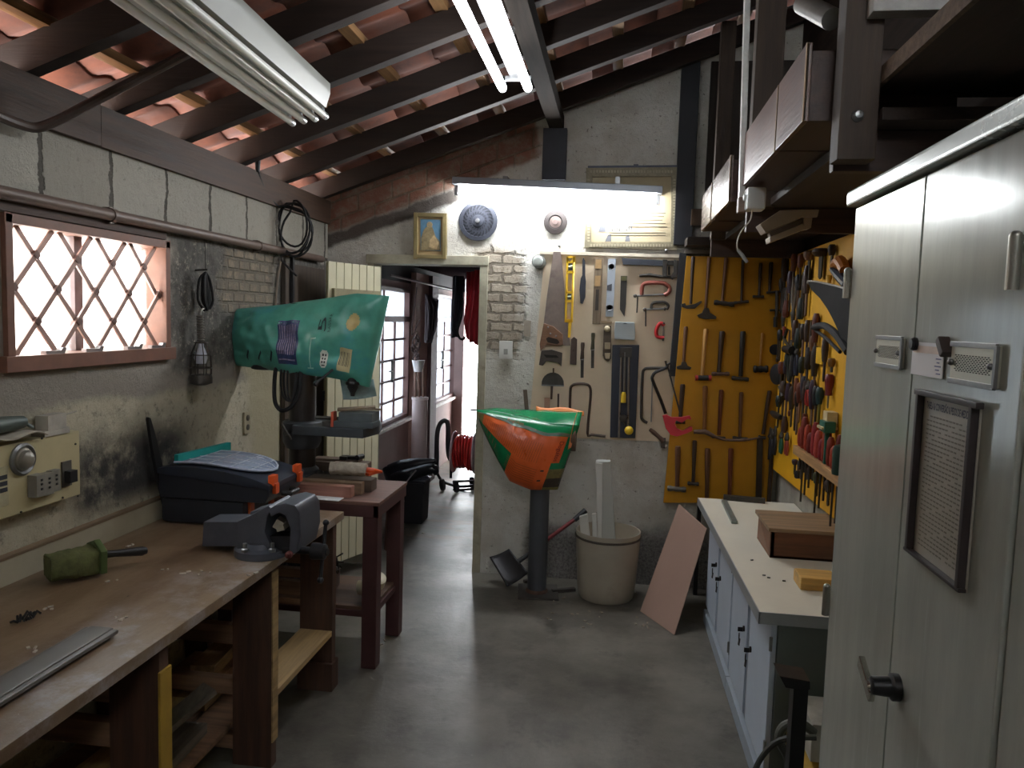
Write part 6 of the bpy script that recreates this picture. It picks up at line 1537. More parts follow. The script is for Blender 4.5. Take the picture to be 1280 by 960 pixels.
for u, v in ((955, 719), (961, 722), (980, 726), (940, 700)):
    c = top(u, v, .002); b.box(c, (.012, .006, .004), (0, 0, u))
solo('shavings', b, dark_steel, 'small metal chips lying on the pale worktop', 'chips', kind='stuff')

# ------------------------------------------------------------------ tall steel cabinet
XT = .52
pt_ = PX(1070, 246, XT); yT = pt_.y; zT = pt_.z; yS = PX(1152, 300, XT).y; yN = PX(1275, 330, XT).y-.03
tall = NT('cabinet_enamel'); pp = tall.pos(); sx, sy, sz = tall.sep(pp)
cc = tall.mix(tall.ramp(tall.noise(tall.scale(pp, (1, 3, .5)), 3, 7, .7), .3, .7), lin('#a7ada4'), lin('#b9bdb4'))
cc = tall.mix(tall.ramp(tall.noise(tall.scale(pp, (1, 14, .8)), 2.5, 6, .7), .62, .8), cc, lin('#c9cdc8'))
rn = tall.math('ADD', .10, tall.math('MULTIPLY', tall.noise(tall.scale(pp, (1, 6, .6)), 5, 6, .7), .14))
tall.bsdf(cc, rn, .15, tall.bump(tall.noise(tall.scale(pp, (1, 1, .4)), 9, 5), .05, .003))
t = thing('tall_cabinet', 'tall pale grey two-door steel cabinet at the right of the photo', 'cabinet', (.75, (yT+yN)/2, 0))
b = B(); b.bx(XT+.022, XR-.01, yN-.08, yT, .0, zT-.01); part('body', b, tall.m, t, .004)
b = B(); b.bx(XT+.006, XT+.03, yN-.08, yN-.004, 0, zT-.03); part('front_stile', b, tall.m, t, .003)
b = B(); b.bx(XT-.018, XR, yN-.1, yT+.012, zT-.022, zT+.012); part('top_rim', b, M('rim_enamel', '#b9bdb8', .25, .4, .05, 5), t, .008)
for d0, d1 in ((yS+.002, yT-.004), (yN, yS-.002)):
    b = B(); b.bx(XT, XT+.022, d0, d1, .08, zT-.026); part('door', b, tall.m, t, .004)
doors = [o for o in t.children if o.name.startswith('door')]
vent_m = M('vent_metal', '#c2bfae', .35, .5, .08, 10)
def vent(u0, v0, u1, v1, door, cols, rows):
    a, c = PX(u0, v0, XT), PX(u1, v1, XT); y0, y1 = c.y, a.y; z0, z1 = min(a.z, c.z), max(a.z, c.z)
    b = B(); b.bx(XT-.006, XT+.001, y0, y1, z0, z1); o = part('vent_plate', b, vent_m, door, .002)
    b = B()
    for i in range(cols):
        for j in range(rows):
            y = y0+.016+(y1-y0-.032)*(i+.5*(j % 2)+.25)/cols; z = z0+.016+(z1-z0-.032)*(j+.5)/rows
            b.box((XT-.0062, y, z), (.0012, (y1-y0-.032)/cols*.42, (z1-z0-.032)/rows*.5))
    part('vent_holes', b, M('vent_hole_dark', '#1d1c1a', .9), o)
    b = B(); b.bx(XT-.009, XT-.004, y0, y1, z0-.003, z0+.005); b.bx(XT-.009, XT-.004, y0, y1, z1-.005, z1+.003); b.bx(XT-.009, XT-.004, y0-.003, y0+.005, z0, z1)
    b.ball((XT-.008, y1-.006, (z0+z1)/2), .005); b.ball((XT-.008, y0+.012, (z0+z1)/2), .005); part('vent_rim', b, steel, o, .001)
vent(1100, 421, 1130, 461, doors[0], 11, 11); vent(1195, 429, 1249, 486, doors[1], 12, 10)
hm = M('hinge_metal', '#a9aaa0', .3, .6, .08, 8)
for u, v0, v1, dr_ in ((1272, 296, 362, 1), (1064, 338, 372, 0), (1032, 730, 768, 0)):
    a, c = PX(u, v0, XT-.004), PX(u, v1, XT-.004)
    y = yT+.002 if dr_ == 0 else a.y
    b = B(); b.cyl((XT-.006, y, c.z), (XT-.006, y, (a.z+c.z)/2), .0085, n=12); b.cyl((XT-.006, y, (a.z+c.z)/2), (XT-.006, y, a.z), .0085, n=12); b.ball((XT-.006, y, a.z), .0085); part('hinge', b, hm, doors[dr_])
hp = PX(1108, 858, XT-.02)
b = B(); b.lathe([(.024, 0), (.024, .012), (.018, .016), (.016, .045), (.012, .047)], (XT, hp.y, hp.z), (-1, 0, 0), 18); ho = part('handle_boss', b, black_plastic, doors[1])
b = B(); b.prism([(XT-.05, hp.y+.065, hp.z+.026), (XT-.05, hp.y-.005, hp.z-.012), (XT-.05, hp.y+.0, hp.z-.032), (XT-.05, hp.y+.07, hp.z+.004)], (.012, 0, 0)); b.cyl((XT-.05, hp.y+.01, hp.z-.006), (XT-.01, hp.y, hp.z), .01); part('handle_lever', b, M('handle_chrome', '#c6c4bc', .2, .9, .05), ho, .003, 'chrome lever')
# paper note and magnets
a, c = PX(1144, 430, XT), PX(1180, 474, XT)
b = B(); b.bx(XT-.004, XT-.002, c.y, a.y, c.z, a.z+.004); nt = thing('paper_note', 'small white paper note held by magnets between the two cabinet vents', 'paper', (XT-.003, (a.y+c.y)/2, c.z)); part('sheet', b, M('note_paper', '#f2f4f6', .7, 0, .02, 5), nt)
b = B(); b.bx(XT-.0045, XT-.004, c.y+.016, a.y-.006, a.z-.014, a.z-.002); part('heading_strip', b, M('note_peach', '#ead9ce', .7), nt)
b = B()
for i in range(5): b.bx(XT-.0046, XT-.004, c.y+.006+.006*(i % 2), c.y+.022+.004*(i % 3), c.z+.006+.006*i, c.z+.008+.006*i)
part('handwriting', b, M('pen_blue', '#7f86a8', .7), nt)
p = PX(1144, 430, XT-.006); b = B(); b.lathe([(.011, 0), (.012, .005), (.009, .010), (.001, .011)], (XT-.004, p.y, p.z), (-1, 0, 0), 14); solo('magnet', b, black_plastic, 'small round black magnet on the note\'s upper left corner', 'magnet')
p0, p1 = PX(1178, 423, XT-.008), PX(1184, 444, XT-.008)
b = B(); b.beam(p0, p1, .014, .02, (1, 0, 0)); solo('magnet', b, M('magnet_brown', '#4a403c', .5), 'oblong dark magnet on the note\'s upper right corner', 'magnet', None, .004)
# framed chart on the near door
TL, TR, BR, BL = [PX(u, v, XT) for u, v in ((1158, 489), (1234, 507), (1206, 740), (1141, 686))]
t = thing('framed_chart', 'printed conversion chart in a dark frame on the tall cabinet door', 'chart', (XT-.006, (TL.y+TR.y)/2, BR.z))
ya2, yb2, za2, zb2 = (TL.y+BL.y)/2, (TR.y+BR.y)/2, (BL.z+BR.z)/2, (TL.z+TR.z)/2
fm = M('chart_frame_dark', '#322a2a', .45, 0, .15, 10)
def chart(y, z, x=0): return (XT-.004-x, ya2+(yb2-ya2)*y, za2+(zb2-za2)*z)
b = B(); b.prism([chart(0, 0), chart(1, 0), chart(1, 1), chart(0, 1)], (.003, 0, 0)); part('chart_sheet', b, M('chart_paper', '#a9a596', .35, 0, .1, 8, 0, '#8d7f6c', .35), t)
b = B(); w_ = .05; hh = .022
for r in ((0, 0, w_, 1), (1-w_, 0, 1, 1), (-.02, 0, 1.02, hh), (-.04, 1-hh, 1.06, 1.012)):
    b.prism([chart(r[0], r[1], .012), chart(r[2], r[1], .012), chart(r[2], r[3], .012), chart(r[0], r[3], .012)], (.012, 0, 0))
part('frame', b, fm, t, .002)
vs, fs = textmesh('TABELA & CONVERSÃO & PESOS DE MEDIDAS', 1.0, 0.0, .03)
w_ = max(v.x for v in vs)-min(v.x for v in vs); 
b = B(); b.add([chart(.5+v.x/w_*.78, .925+v.y/w_*.78*abs(yb2-ya2)/(zb2-za2)*2.0, .0012) for v in vs], fs); part('heading', b, M('chart_ink', '#3a3a4a', .6), t)
b = B()
for i in range(13):
    y = .13+.058*i
    for j in range(30):
        if (i*7+j*3) % 11 == 0: continue
        z = .86-.027*j; b.prism([chart(y, z, .0008), chart(y+.04, z, .0008), chart(y+.04, z+.009, .0008), chart(y, z+.009, .0008)], (.0004, 0, 0))
part('figures', b, M('chart_figures', '#7f7b70', .6), t)

# black steel stand and cables in the gap beside the cabinet
Ys = 2.25
t = thing('metal_stand', 'black steel post with a bracket top standing between worktop and tall cabinet', 'stand', (PY(995, 950, Ys).x, Ys, 0))
b = B(); a, c = PY(990, 860, Ys), PY(1009, 860, Ys); b.bx(a.x, c.x, Ys-.02, Ys+.03, 0, PY(1000, 850, Ys).z); part('post', b, M('black_steel', '#141416', .4, .3, .15, 8), t, .004)
b = B(); b.prism([PY(u, v, Ys-.03) for u, v in ((974, 845), (1013, 852), (1013, 862), (1008, 864), (982, 860))], (0, .09, 0)); part('bracket', b, M('black_steel', '#141416', .4, .3), t, .003)
b = B(); b.bx(a.x-.08, c.x+.08, Ys-.12, Ys+.12, 0, .02); part('foot', b, M('black_steel', '#141416', .4, .3), t, .003)
Q = lambda u, v, o=.1: PY(u, v, Ys+o)
b = B(); b.tube([Q(935, 985), Q(950, 950), Q(970, 928), Q(995, 922), Q(1020, 922)], .009, 8, sub=5); solo('cable', b, M('grey_cable', '#3b3d38', .5), 'thin dark cable arching behind the black steel stand', 'cable')
b = B(); b.tube([Q(985, 990, .14), Q(985, 950, .14), Q(974, 925, .14), Q(980, 908, .14), Q(1000, 904, .14), Q(1018, 916, .14)], .014, 10, sub=5); solo('hose', b, M('grey_hose', '#5a5d54', .5), 'thick grey hose looping behind the black steel stand', 'hose')
b = B(); a = PY(1006, 886, Ys+.3); b.bx(a.x, a.x+.2, Ys+.2, Ys+.4, .32, a.z); solo('box', b, M('white_carton', '#b7b6ac', .7), 'whitish box in the gap behind the black stand', 'box', None, .004)
a = PY(1006, 935, Ys+.25); b = B(); b.bx(a.x-.02, a.x+.2, Ys+.16, Ys+.42, 0, .30); solo('box', b, M('yellow_carton', '#b9953f', .6), 'yellow box low in the gap behind the black stand', 'box', None, .004)
# ------------------------------------------------------------------ right wall board and its tools
XB = XR-.045
b = B(); yl = PX(966, 590, XB).y; yr = 2.4
z_b0, z_b1 = PX(966, 586, XB).z, PX(985, 322, XB).z
zfar = z_b0; znear = PX(1032, 640, XB).z; ynear = PX(1032, 640, XB).y
slp = (znear-zfar)/(ynear-yl)
b.prism([(XB, yl, zfar), (XB, yr, zfar+slp*(yr-yl)), (XB, yr, z_b1), (XB, yl, z_b1)], (.014, 0, 0))
solo('tool_board', b, M('yellow_board_right', '#d39d15', .55, 0, .1, 3, .05, '#ab7c10', .25), 'yellow tool board covered with hand tools on the right wall', 'tool board', 'yellow tool boards', .002)
b = B(); b.bx(XB+.015, XR-.001, 2.6, yl, 1.9, 1.94); solo('board_batten', b, dark_woodY, 'batten behind the yellow board on the right wall', 'batten')
def R_(u, v, lift=.0): return PX(u, v, XB-lift)
def rth(name, lb, cat, u, v, g='tools on the right wall'): return thing(name, lb, cat, R_(u, v), 0, g)
def rrod(b, pts, r, lift=.02, n=8, sub=0):
    b.tube([R_(u, v, lift) for u, v in pts], r, n, sub=sub); return b
def rflat(b, yz, th, lift=.004):
    b.prism([(XB-lift-th, y, z) for y, z in yz], (th, 0, 0)); return b
def c_(h): return M('tool_'+h[1:], h, .45, .1, .15, 10)
def driver(lb, u, v0, v1, hcol, frac=.45, r=.013, blade_up=False, cat='screwdriver'):
    t = rth(cat, lb, cat, u, v1); a, c = R_(u, v0), R_(u, v1); y = a.y; z0, z1 = a.z, R_(u, v1).z
    if blade_up: z0, z1 = z1, z0
    zm = z0+(z1-z0)*frac; x = XB-.02
    b = B(); b.tube([(x, y, z0), (x, y, z0+(zm-z0)*.08), (x, y, z0+(zm-z0)*.35), (x, y, z0+(zm-z0)*.8), (x, y, zm)], [r*.7, r, r*1.05, r*.75, r*.9], 10); part('handle', b, c_(hcol), t)
    b = B(); b.tube([(x, y, zm), (x, y, z1+(zm-z1)*.08), (x, y, z1)], [.0045, .0045, .003], 8); part('shaft', b, steel, t)
def pliers(lb, u, v0, v1, hcol, w=.03, up=False, cat='pliers'):
    t = rth('pliers', lb, cat, u, v1); a = R_(u, v0); z0 = a.z; z1 = R_(u, v1).z; y = a.y; x = XB-.02
    zz = lambda f: (z0+(z1-z0)*f) if not up else (z1+(z0-z1)*f)
    for s in (-1, 1):
        b = B(); b.tube([(x, y+s*w*.25, zz(.34)), (x, y+s*w*.75, zz(.5)), (x, y+s*w*.9, zz(.75)), (x, y+s*w*.6, zz(1))], [.007, .009, .010, .008], 8, sub=3); part('grip', b, c_(hcol), t)
    b = B(); ys = y
    for s in (-1, 1): b.tube([(x, ys+s*.004, zz(0)), (x, ys+s*.010, zz(.14)), (x, ys+s*.012, zz(.26)), (x, ys+s*.006, zz(.36))], [.005, .009, .011, .008], 8)
    b.lathe([(.012, .012), (.013, .022), (.008, .026), (.001, .027)], (XB-.008, y, zz(.28)), (-1, 0, 0), 12); part('jaws', b, dark_steel, t)
def wrench(lb, u, v0, v1, mat, w=.02, cat='wrench'):
    t = rth('wrench', lb, cat, u, v1); z0, z1 = R_(u, v0).z, R_(u, v1).z; y = R_(u, (v0+v1)/2).y
    b = B(); rflat(b, [(y-w*.35, z1+.03), (y+w*.35, z1+.03), (y+w*.35, z0-.04), (y-w*.35, z0-.04)], .008, .008); part('shank', b, mat, t, .002)
    b = B(); rflat(b, [(y-w*.4, z0-.05), (y+w*.4, z0-.05), (y+w*.9, z0-.02), (y+w*.8, z0), (y+w*.3, z0-.004), (y+w*.25, z0-.022), (y-w*.25, z0-.022), (y-w*.3, z0-.004), (y-w*.8, z0), (y-w*.9, z0-.02)], .011, .007); part('open_jaw', b, mat, t, .002)
    b = B(); n = 14; b.tube([(XB-.013, y+w*.62*cos(i*2*pi/n), z1+w*.6+w*.62*sin(i*2*pi/n)) for i in range(n)], w*.25, 8, closed=True); part('ring_end', b, mat, t)
def longtool(lb, u, v0, v1, hm, bm_, w=.022, frac=.4, cat='file', handle_low=False):
    t = rth(cat.replace(' ', '_'), lb, cat, u, v1); z0, z1 = R_(u, v0).z, R_(u, v1).z; y = R_(u, (v0+v1)/2).y; x = XB-.02
    if handle_low: z0, z1 = z1, z0
    zm = z0+(z1-z0)*frac
    b = B(); b.tube([(x, y, z0), (x, y, z0+(zm-z0)*.15), (x, y, z0+(zm-z0)*.5), (x, y, z0+(zm-z0)*.85), (x, y, zm)], [w*.4, w*.6, w*.65, w*.5, w*.42], 10); part('handle', b, hm, t)
    b = B(); rflat(b, [(y-w*.45, zm), (y+w*.45, zm), (y+w*.4, z1+(zm-z1)*.1), (y, z1), (y-w*.4, z1+(zm-z1)*.1)], .008, .014); part('blade', b, bm_, t, .001)
# top row, hanging high in the shade
longtool('longest dark rasp, leftmost in the right wall\'s top row', 984, 322, 398, handle_dark, dark_steel, .035)
longtool('reddish handled file, second in the right wall\'s top row', 996, 318, 372, handle_red, dark_steel, .03)
longtool('reddish brown file, third in the right wall\'s top row', 1005, 318, 360, handle_red, dark_steel, .028)
longtool('brown handled trowel blade, fourth in the right wall\'s top row', 1016, 314, 352, handle_brown, dark_steel, .05, .3, 'trowel')
longtool('wide dark plastering blade, fifth in the right wall\'s top row', 1031, 311, 349, handle_dark, M('blade_bluish', '#2d333b', .4, .5), .07, .25, 'trowel')
longtool('dark upright file nearest the cabinet in the right wall\'s top row', 1045, 306, 340, handle_dark, dark_steel, .03)
pliers('large tongs with long bare steel handles below the top row of the right wall', 999, 346, 410, '#6b655c', .045, True, 'tongs')
pliers('dark tongs with long handles left of the bare steel tongs', 986, 360, 412, '#3b3531', .04, True, 'tongs')
longtool('dark slim punch beside the bare steel tongs', 1009, 350, 398, handle_dark, dark_steel, .02, .4, 'punch')
# orange and blue tools over the black visor
t = rth('glue_gun', 'orange and navy hand tool above the black visor on the right wall', 'hand tool', 1050, 360)
b = B(); rrod(b, [(1043, 331), (1050, 327), (1056, 338)], [.02, .028, .022], .04, 10, 3); part('orange_body', b, M('dull_orange', '#b06a24', .5), t, 0, 'orange body')
b = B(); rrod(b, [(1040, 337), (1050, 346), (1060, 356)], [.012, .022, .024], .05, 10, 2); part('navy_grip', b, M('navy_grip', '#1d2433', .45), t)
driver('yellow handled driver standing above the black visor', 1042, 344, 356, '#d9a62a', .8, .014)
# black visor
t = thing('welding_visor', 'black curved welding visor hanging in front of the right wall tools', 'visor', R_(1036, 430, .1))
b = B()
vo = [(1010, 352), (1022, 353), (1048, 359), (1068, 365), (1068, 448), (1056, 438), (1047, 412), (1040, 397), (1034, 386), (1025, 373), (1014, 362)]
def vz(u, v, k): return R_(u, v, .04+.03*k+.03*sin((v-350)/90*pi))
for j in range(3):
    lo = [vz(u, v, j*.5) for u, v in vo]
b.v += [vz(u, v, 0) for u, v in vo]+[vz(u, v, 1) for u, v in vo]; n = len(vo)
b.f += [list(range(n)), list(range(2*n-1, n-1, -1))]+[[q, q+n, (q+1) % n+n, (q+1) % n] for q in range(n)]; b.mi += [0]*(n+2)
part('shell', b, M('visor_black', '#08080a', .95, 0, .1, 6), t)
b = B(); b.tube([vz(u, v-.5, .9) for u, v in vo[:4]], .005, 8, sub=4); b.ball(vz(1011, 353, .9), .01); part('rim', b, M('visor_rim', '#8a857c', .4), t, 0, 'pale rim')
b = B(); b.tube([R_(1018, 409, .04), R_(1030, 407, .06), R_(1045, 418, .08), R_(1060, 440, .08)], .016, 10, sub=4); b.tube([R_(1020, 413, .03), R_(1034, 424, .05), R_(1050, 440, .06)], .008, 8, sub=4); part('head_band', b, M('band_black', '#0b0b0d', .8), t)
# middle rows
t = rth('pulley', 'small dark spoked wheel beside the corner on the yellow board', 'wheel', 968, 437)
b = B(); p = R_(969, 437, .02); b.lathe([(.028, -.012), (.033, -.01), (.033, .01), (.028, .012)], p, (-.5, -1, 0), 22); part('tyre', b, black_rubber, t)
b = B(); b.lathe([(.027, -.006), (.02, -.004), (.008, -.012), (.006, .012), (.02, .004), (.027, .006)], p, (-.5, -1, 0), 22); part('hub', b, rust, t)
wrench('thin dark wrench beside the small spoked wheel', 975, 414, 452, dark_steel, .022)
driver('red shafted driver just right of the small spoked wheel', 985, 408, 432, '#7d2f22', .5, .010)
t = rth('drill_brace', 'dark hand brace with round knob on the right wall', 'brace', 984, 440)
b = B(); rrod(b, [(984, 412), (981, 424), (986, 432), (990, 437)], .009, .03, 8, 3); part('crank', b, dark_steel, t)
b = B(); rrod(b, [(981, 436), (991, 438)], [.02, .024], .04, 12); part('knob', b, black_plastic, t)
pliers('dark green gripped pliers, upper left of the right wall\'s middle row', 994, 425, 478, '#27302a', .035)
t = rth('tape_reel', 'black oval measuring reel near the corner on the right wall', 'measuring reel', 973, 470)
b = B(); p = R_(973, 468, .02); b.lathe([(.05, -.018), (.06, -.014), (.062, .014), (.05, .018)], p, (-1, -.5, 0), 26); part('case', b, M('reel_black', '#1a1b1d', .45, 0, .15, 8), t)
b = B(); b.lathe([(.02, -.02), (.018, -.026), (.003, -.027)], p, (-1, -.5, 0), 16); rrod(b, [(975, 483), (978, 496), (976, 502)], .012, .03, 8); part('crank', b, dark_steel, t)
longtool('purple black handled chisel below the hand brace', 986, 450, 482, c_('#2b2535'), dark_steel, .026, .55, 'chisel')
longtool('dark green handled shears blade above the middle of the right wall board', 1003, 404, 436, c_('#1d2a25'), dark_steel, .035, .8, 'shears', True)
pliers('navy gripped pliers below the dark green shears', 1002, 430, 470, '#23283a', .03)
longtool('long purple brown handled file, centre of the right wall board', 1013, 400, 462, handle_dark, c_('#2e2430'), .026, .45)
longtool('brown handled file right of the long purple brown one', 1020, 420, 458, handle_brown, dark_steel, .022, .5)
t = rth('folding_rule', 'bright yellow folding rule hanging on the right wall board', 'folding rule', 1030, 456)
b = B(); a, c = R_(1026, 434), R_(1033, 456); b.bx(XB-.022, XB-.006, c.y, a.y, c.z, a.z); part('rule', b, M('rule_yellow', '#dcae2a', .4), t, .003)
b = B()
for i in range(8): z = c.z+(a.z-c.z)*(i+.5)/8; b.bx(XB-.0228, XB-.022, a.y-.012, a.y-.002, z-.002, z+.002)
part('ticks', b, ink, t)
longtool('long dark handled rasp right of the yellow folding rule', 1036, 422, 478, handle_dark, c_('#2a2228'), .026, .55, 'rasp')
driver('large dark red handled screwdriver nearest the cabinet, high on the board', 1043, 468, 512, '#6e1f1c', .62, .02, False)
longtool('olive handled tool above the dark red screwdriver', 1045, 448, 466, c_('#77521f'), dark_steel, .028, .6, 'tool')
longtool('teal handled chisel left of the dark red screwdriver', 1029, 484, 532, c_('#1f3a3c'), c_('#5d5a22'), .03, .45, 'chisel')
pliers('pliers with bare jaws and red grips in the middle of the right wall', 1016, 476, 508, '#a02b22', .028)
longtool('dark handled chisel left of the red gripped pliers', 1009, 470, 528, c_('#2a2430'), dark_steel, .03, .5, 'chisel')
longtool('brown red handled gouge, fourth left of the red gripped pliers', 999, 472, 540, handle_red, dark_steel, .022, .5, 'gouge')
longtool('reddish handled scraper between the gouge and the dark chisel', 1004, 478, 530, c_('#5c2b1c'), handle_brown, .03, .5, 'scraper')
longtool('paint brush with dark ferrule low on the left of the right wall board', 983, 476, 525, handle_dark, c_('#3a2b2b'), .034, .5, 'paint brush')
wrench('slim red brown wrench right of the paint brush', 990, 488, 520, M('wrench_red', '#5a2a20', .5, .3), .02)
t = rth('pulley_block', 'dark small caster block low by the corner on the right wall', 'caster', 970, 522)
b = B(); rrod(b, [(965, 516), (970, 519), (976, 522)], [.014, .022, .014], .03, 10, 2); part('block', b, black_plastic, t)
# more densely hung tools that fill the board
hd = ['#2b2320', '#43302a', '#1d1f24', '#5c2c20', '#30261f', '#27302a', '#3a2a3a']
def fill(row, us, v0, v1, w, cat, desc):
    for i, u in enumerate(us):
        dv = 5*sin(i*2.3)
        longtool('%s, %s from the corner in the %s' % (desc[i % len(desc)], ordn_[i], row), u, v0+dv-.35*(u-us[0]), v1+dv+.25*(u-us[0]), c_(hd[(i*3+len(row)) % 7]), (dark_steel, rust)[i % 2], w, .35+.1*(i % 3), cat, i % 3 == 1)
ordn_ = ['first', 'second', 'third', 'fourth', 'fifth', 'sixth', 'seventh', 'eighth']
fill('shaded row just below the top tools', (981, 988, 992, 1002, 1007, 1013), 348, 392, .032, 'file', ['dark slim file', 'brown handled rasp', 'dark narrow file'])
fill('row level with the small spoked wheel', (979, 990, 998, 1008, 1017, 1024), 412, 452, .030, 'chisel', ['dark chisel', 'reddish brown chisel', 'black handled chisel'])
fill('row level with the oval measuring reel', (980, 991, 996, 1006, 1013, 1023), 452, 496, .030, 'punch', ['dark punch', 'brown punch', 'purple black punch'])
fill('row above the lower pliers', (977, 986, 994, 1001, 1012, 1020, 1024), 494, 536, .030, 'driver', ['dark nut driver', 'red brown nut driver', 'black nut driver'])
fill('row of tips below the wooden ledge', (998, 1002, 1010, 1014, 1018, 1032, 1037), 574, 594, .026, 'bit', ['dark short bit', 'brown short bit', 'black short bit'])
# pliers row under the caster
cols = [('#17181c', 'first and blackest pliers from the corner in the lower pliers row'), ('#22242c', 'second dark pliers from the corner in the lower pliers row'), ('#1a1b20', 'third dark pliers from the corner, hung steeply in the lower pliers row'), ('#14513c', 'green gripped pliers in the lower pliers row'), ('#8a3a2e', 'red gripped pliers at the right end of the lower pliers row')]
for i, (h, lb) in enumerate(cols): pliers(lb, (967, 970, 974, 982, 989)[i], (534, 536, 533, 538, 541)[i], (576, 575, 570, 568, 570)[i], h, .026)
# wooden ledge holding screwdrivers
zl = PX(994, 556, XB-.05).z; y0l, y1l = PX(994, 556, XB-.05).y, 2.9
t = thing('tool_ledge', 'pale wooden ledge with screwdrivers along the right wall board', 'ledge', (XB-.03, (y0l+y1l)/2, zl-.04))
zl2 = PX(1046, 585, XB-.05).z
b = B(); b.prism([(XB-.06, y0l, zl), (XB-.06, y1l, zl), (XB-.06, y1l, zl-.045), (XB-.06, y0l, zl-.045)], (.058, 0, 0)); part('shelf_rail', b, WOOD('ledge_wood', '#a8835a', '#8c6b48', .5, 'Y'), t, .003)
reds = ['#8f3020', '#7a2a1c', '#a03a24', '#6d2320', '#8c2a30', '#a8433a', '#7c1f28']
ordn = ['first', 'second', 'third', 'fourth', 'fifth', 'sixth', 'seventh', 'eighth', 'ninth', 'tenth', 'eleventh', 'twelfth']
yy = y0l-.05
for i in range(12):
    y = yy-.068*i; col = reds[i % 7]; h = .10+.03*((i*5) % 3); r = .019+.003*(i % 2)
    lb = 'reddish handled screwdriver standing %s from the corner in the wooden ledge' % ordn[i]
    t = thing('screwdriver', lb, 'screwdriver', (XB-.035, y, zl), 0, 'screwdrivers in the ledge'); x = XB-.035
    b = B(); b.tube([(x, y, zl+.003), (x, y, zl+.02), (x, y, zl+h*.5), (x, y, zl+h*.85), (x, y, zl+h)], [r*.7, r*.95, r, r*.9, r*.5], 10); part('handle', b, c_(col), t)
    b = B(); L = .07+.05*((i*7) % 4); b.tube([(x, y, zl+.01), (x, y, zl-.05-L)], .005, 8); part('shaft', b, dark_steel, t)
longs = [(1, .2), (4, .26)]
t = thing('marking_tool', 'teal holder standing on the wooden ledge behind the red handles', 'holder', (XB-.03, yy-.5, zl+.12))
p = R_(1031, 540, .05)
b = B(); b.box((XB-.04, p.y, zl+.17), (.05, .09, .05)); b.box((XB-.04, p.y, zl+.08), (.02, .02, .16)); part('holder_body', b, M('teal_holder', '#1f5f50', .5), t, .006)
p = R_(1034, 524, .04)
b = B(); b.bx(XB-.05, XB-.004, p.y-.035, p.y+.035, p.z-.03, p.z+.035); b.bx(XB-.075, XB-.004, p.y-.05, p.y+.03, p.z-.042, p.z-.03)
solo('switch_box', b, M('ivory_box', '#c6b58c', .5), 'small ivory box on the right wall above the wooden ledge', 'box', None, .003)
for j, (u, v0, v1, lb) in enumerate(((1006, 575, 600, 'dark thick tool hanging first under the wooden ledge'), (1026, 590, 622, 'olive handled tool hanging in the middle under the wooden ledge'), (1041, 600, 634, 'slim tool hanging nearest the cabinet under the wooden ledge'))):
    longtool(lb, u, v0, v1, (c_('#2b2a2e'), c_('#3f4426'), handle_dark)[j], dark_steel, .03, .45, 'tool')
p = R_(1046, 565, .06); b = B(); b.lathe([(.03, 0), (.032, .1), (.026, .12), (.012, .125)], (XB-.045, p.y, zl), (0, 0, 1), 16); solo('canister', b, M('dark_green_canister', '#16352a', .45), 'dark green canister on the wooden ledge beside the tall cabinet', 'canister')

# ------------------------------------------------------------------ hanging timber rack at the upper right
XP = .50
shelf_wood = WOOD('rack_timber', '#3d3026', '#2a211a', .7, 'Z'); shelf_x = WOOD('rack_beam', '#40302a', '#2c2019', .6, 'X')
dark_board = WOOD('dark_shelf_board', '#3a2f29', '#241c18', .7, 'Y')
zb1 = 2.06
posts = [(PX(1047, 183, XP).y, .088), (3.25, .11), (4.47, .08)]
t = thing('hanging_rack', 'dark timber storage rack hanging from the roof at the upper right', 'rack', (.75, 3.0, zb1))
ZSH = PX(1030, 125, .44).z-.026
pz = [PX(1047, 183, XP).z-.03, PX(930, 262, XP).z, PX(885, 302, XP).z]
for (y, w), z in zip(posts, pz):
    xw = w
    b = B(); b.bx(XP, XP+xw, y, y+.07, z, zr(XP)+.05); part('post', b, shelf_wood, t, .004)
    b = B(); b.bx(XP+.01, XR-.005, y+.071, y+.105, ZSH-.10, ZSH-.001); part('cross_beam', b, shelf_x, t, .004)
    b = B(); p = (XP+xw*.45, y-.001, z+.10); b.lathe([(.014, -.0), (.014, .006), (.009, .010), (.009, .016), (.001, .018)], p, (0, -1, 0), 12); part('bolt', b, steel, t)
zs1 = PX(1030, 125, .44).z+.005-.031
b = B(); b.bx(XP+.09, XR-.005, posts[0][0]-.02, posts[2][0]+.3, zs1, zs1+.03); part('lower_shelf', b, dark_board, t, .003)
# upper nearer board, rough sawn edge
xe = .60; pe = PX(1093, 116, xe)
b = B(); b.bx(xe, XR-.005, -.2, pe.y+.05, pe.z, pe.z+.03); part('upper_shelf', b, dark_board, t, .003)
b = B(); b.bx(xe-.012, xe, -.2, pe.y+.05, pe.z-.002, pe.z+.038); part('shelf_edge', b, M('rough_sawn_edge', '#6d5a4a', .85, 0, .35, 60, .8), t, 0)
b = B(); b.bx(XP+.1, XR-.005, posts[0][0]-.04, posts[0][0]-.002, pe.z+.2, pe.z+.34); part('cross_beam', b, shelf_x, t, .003)
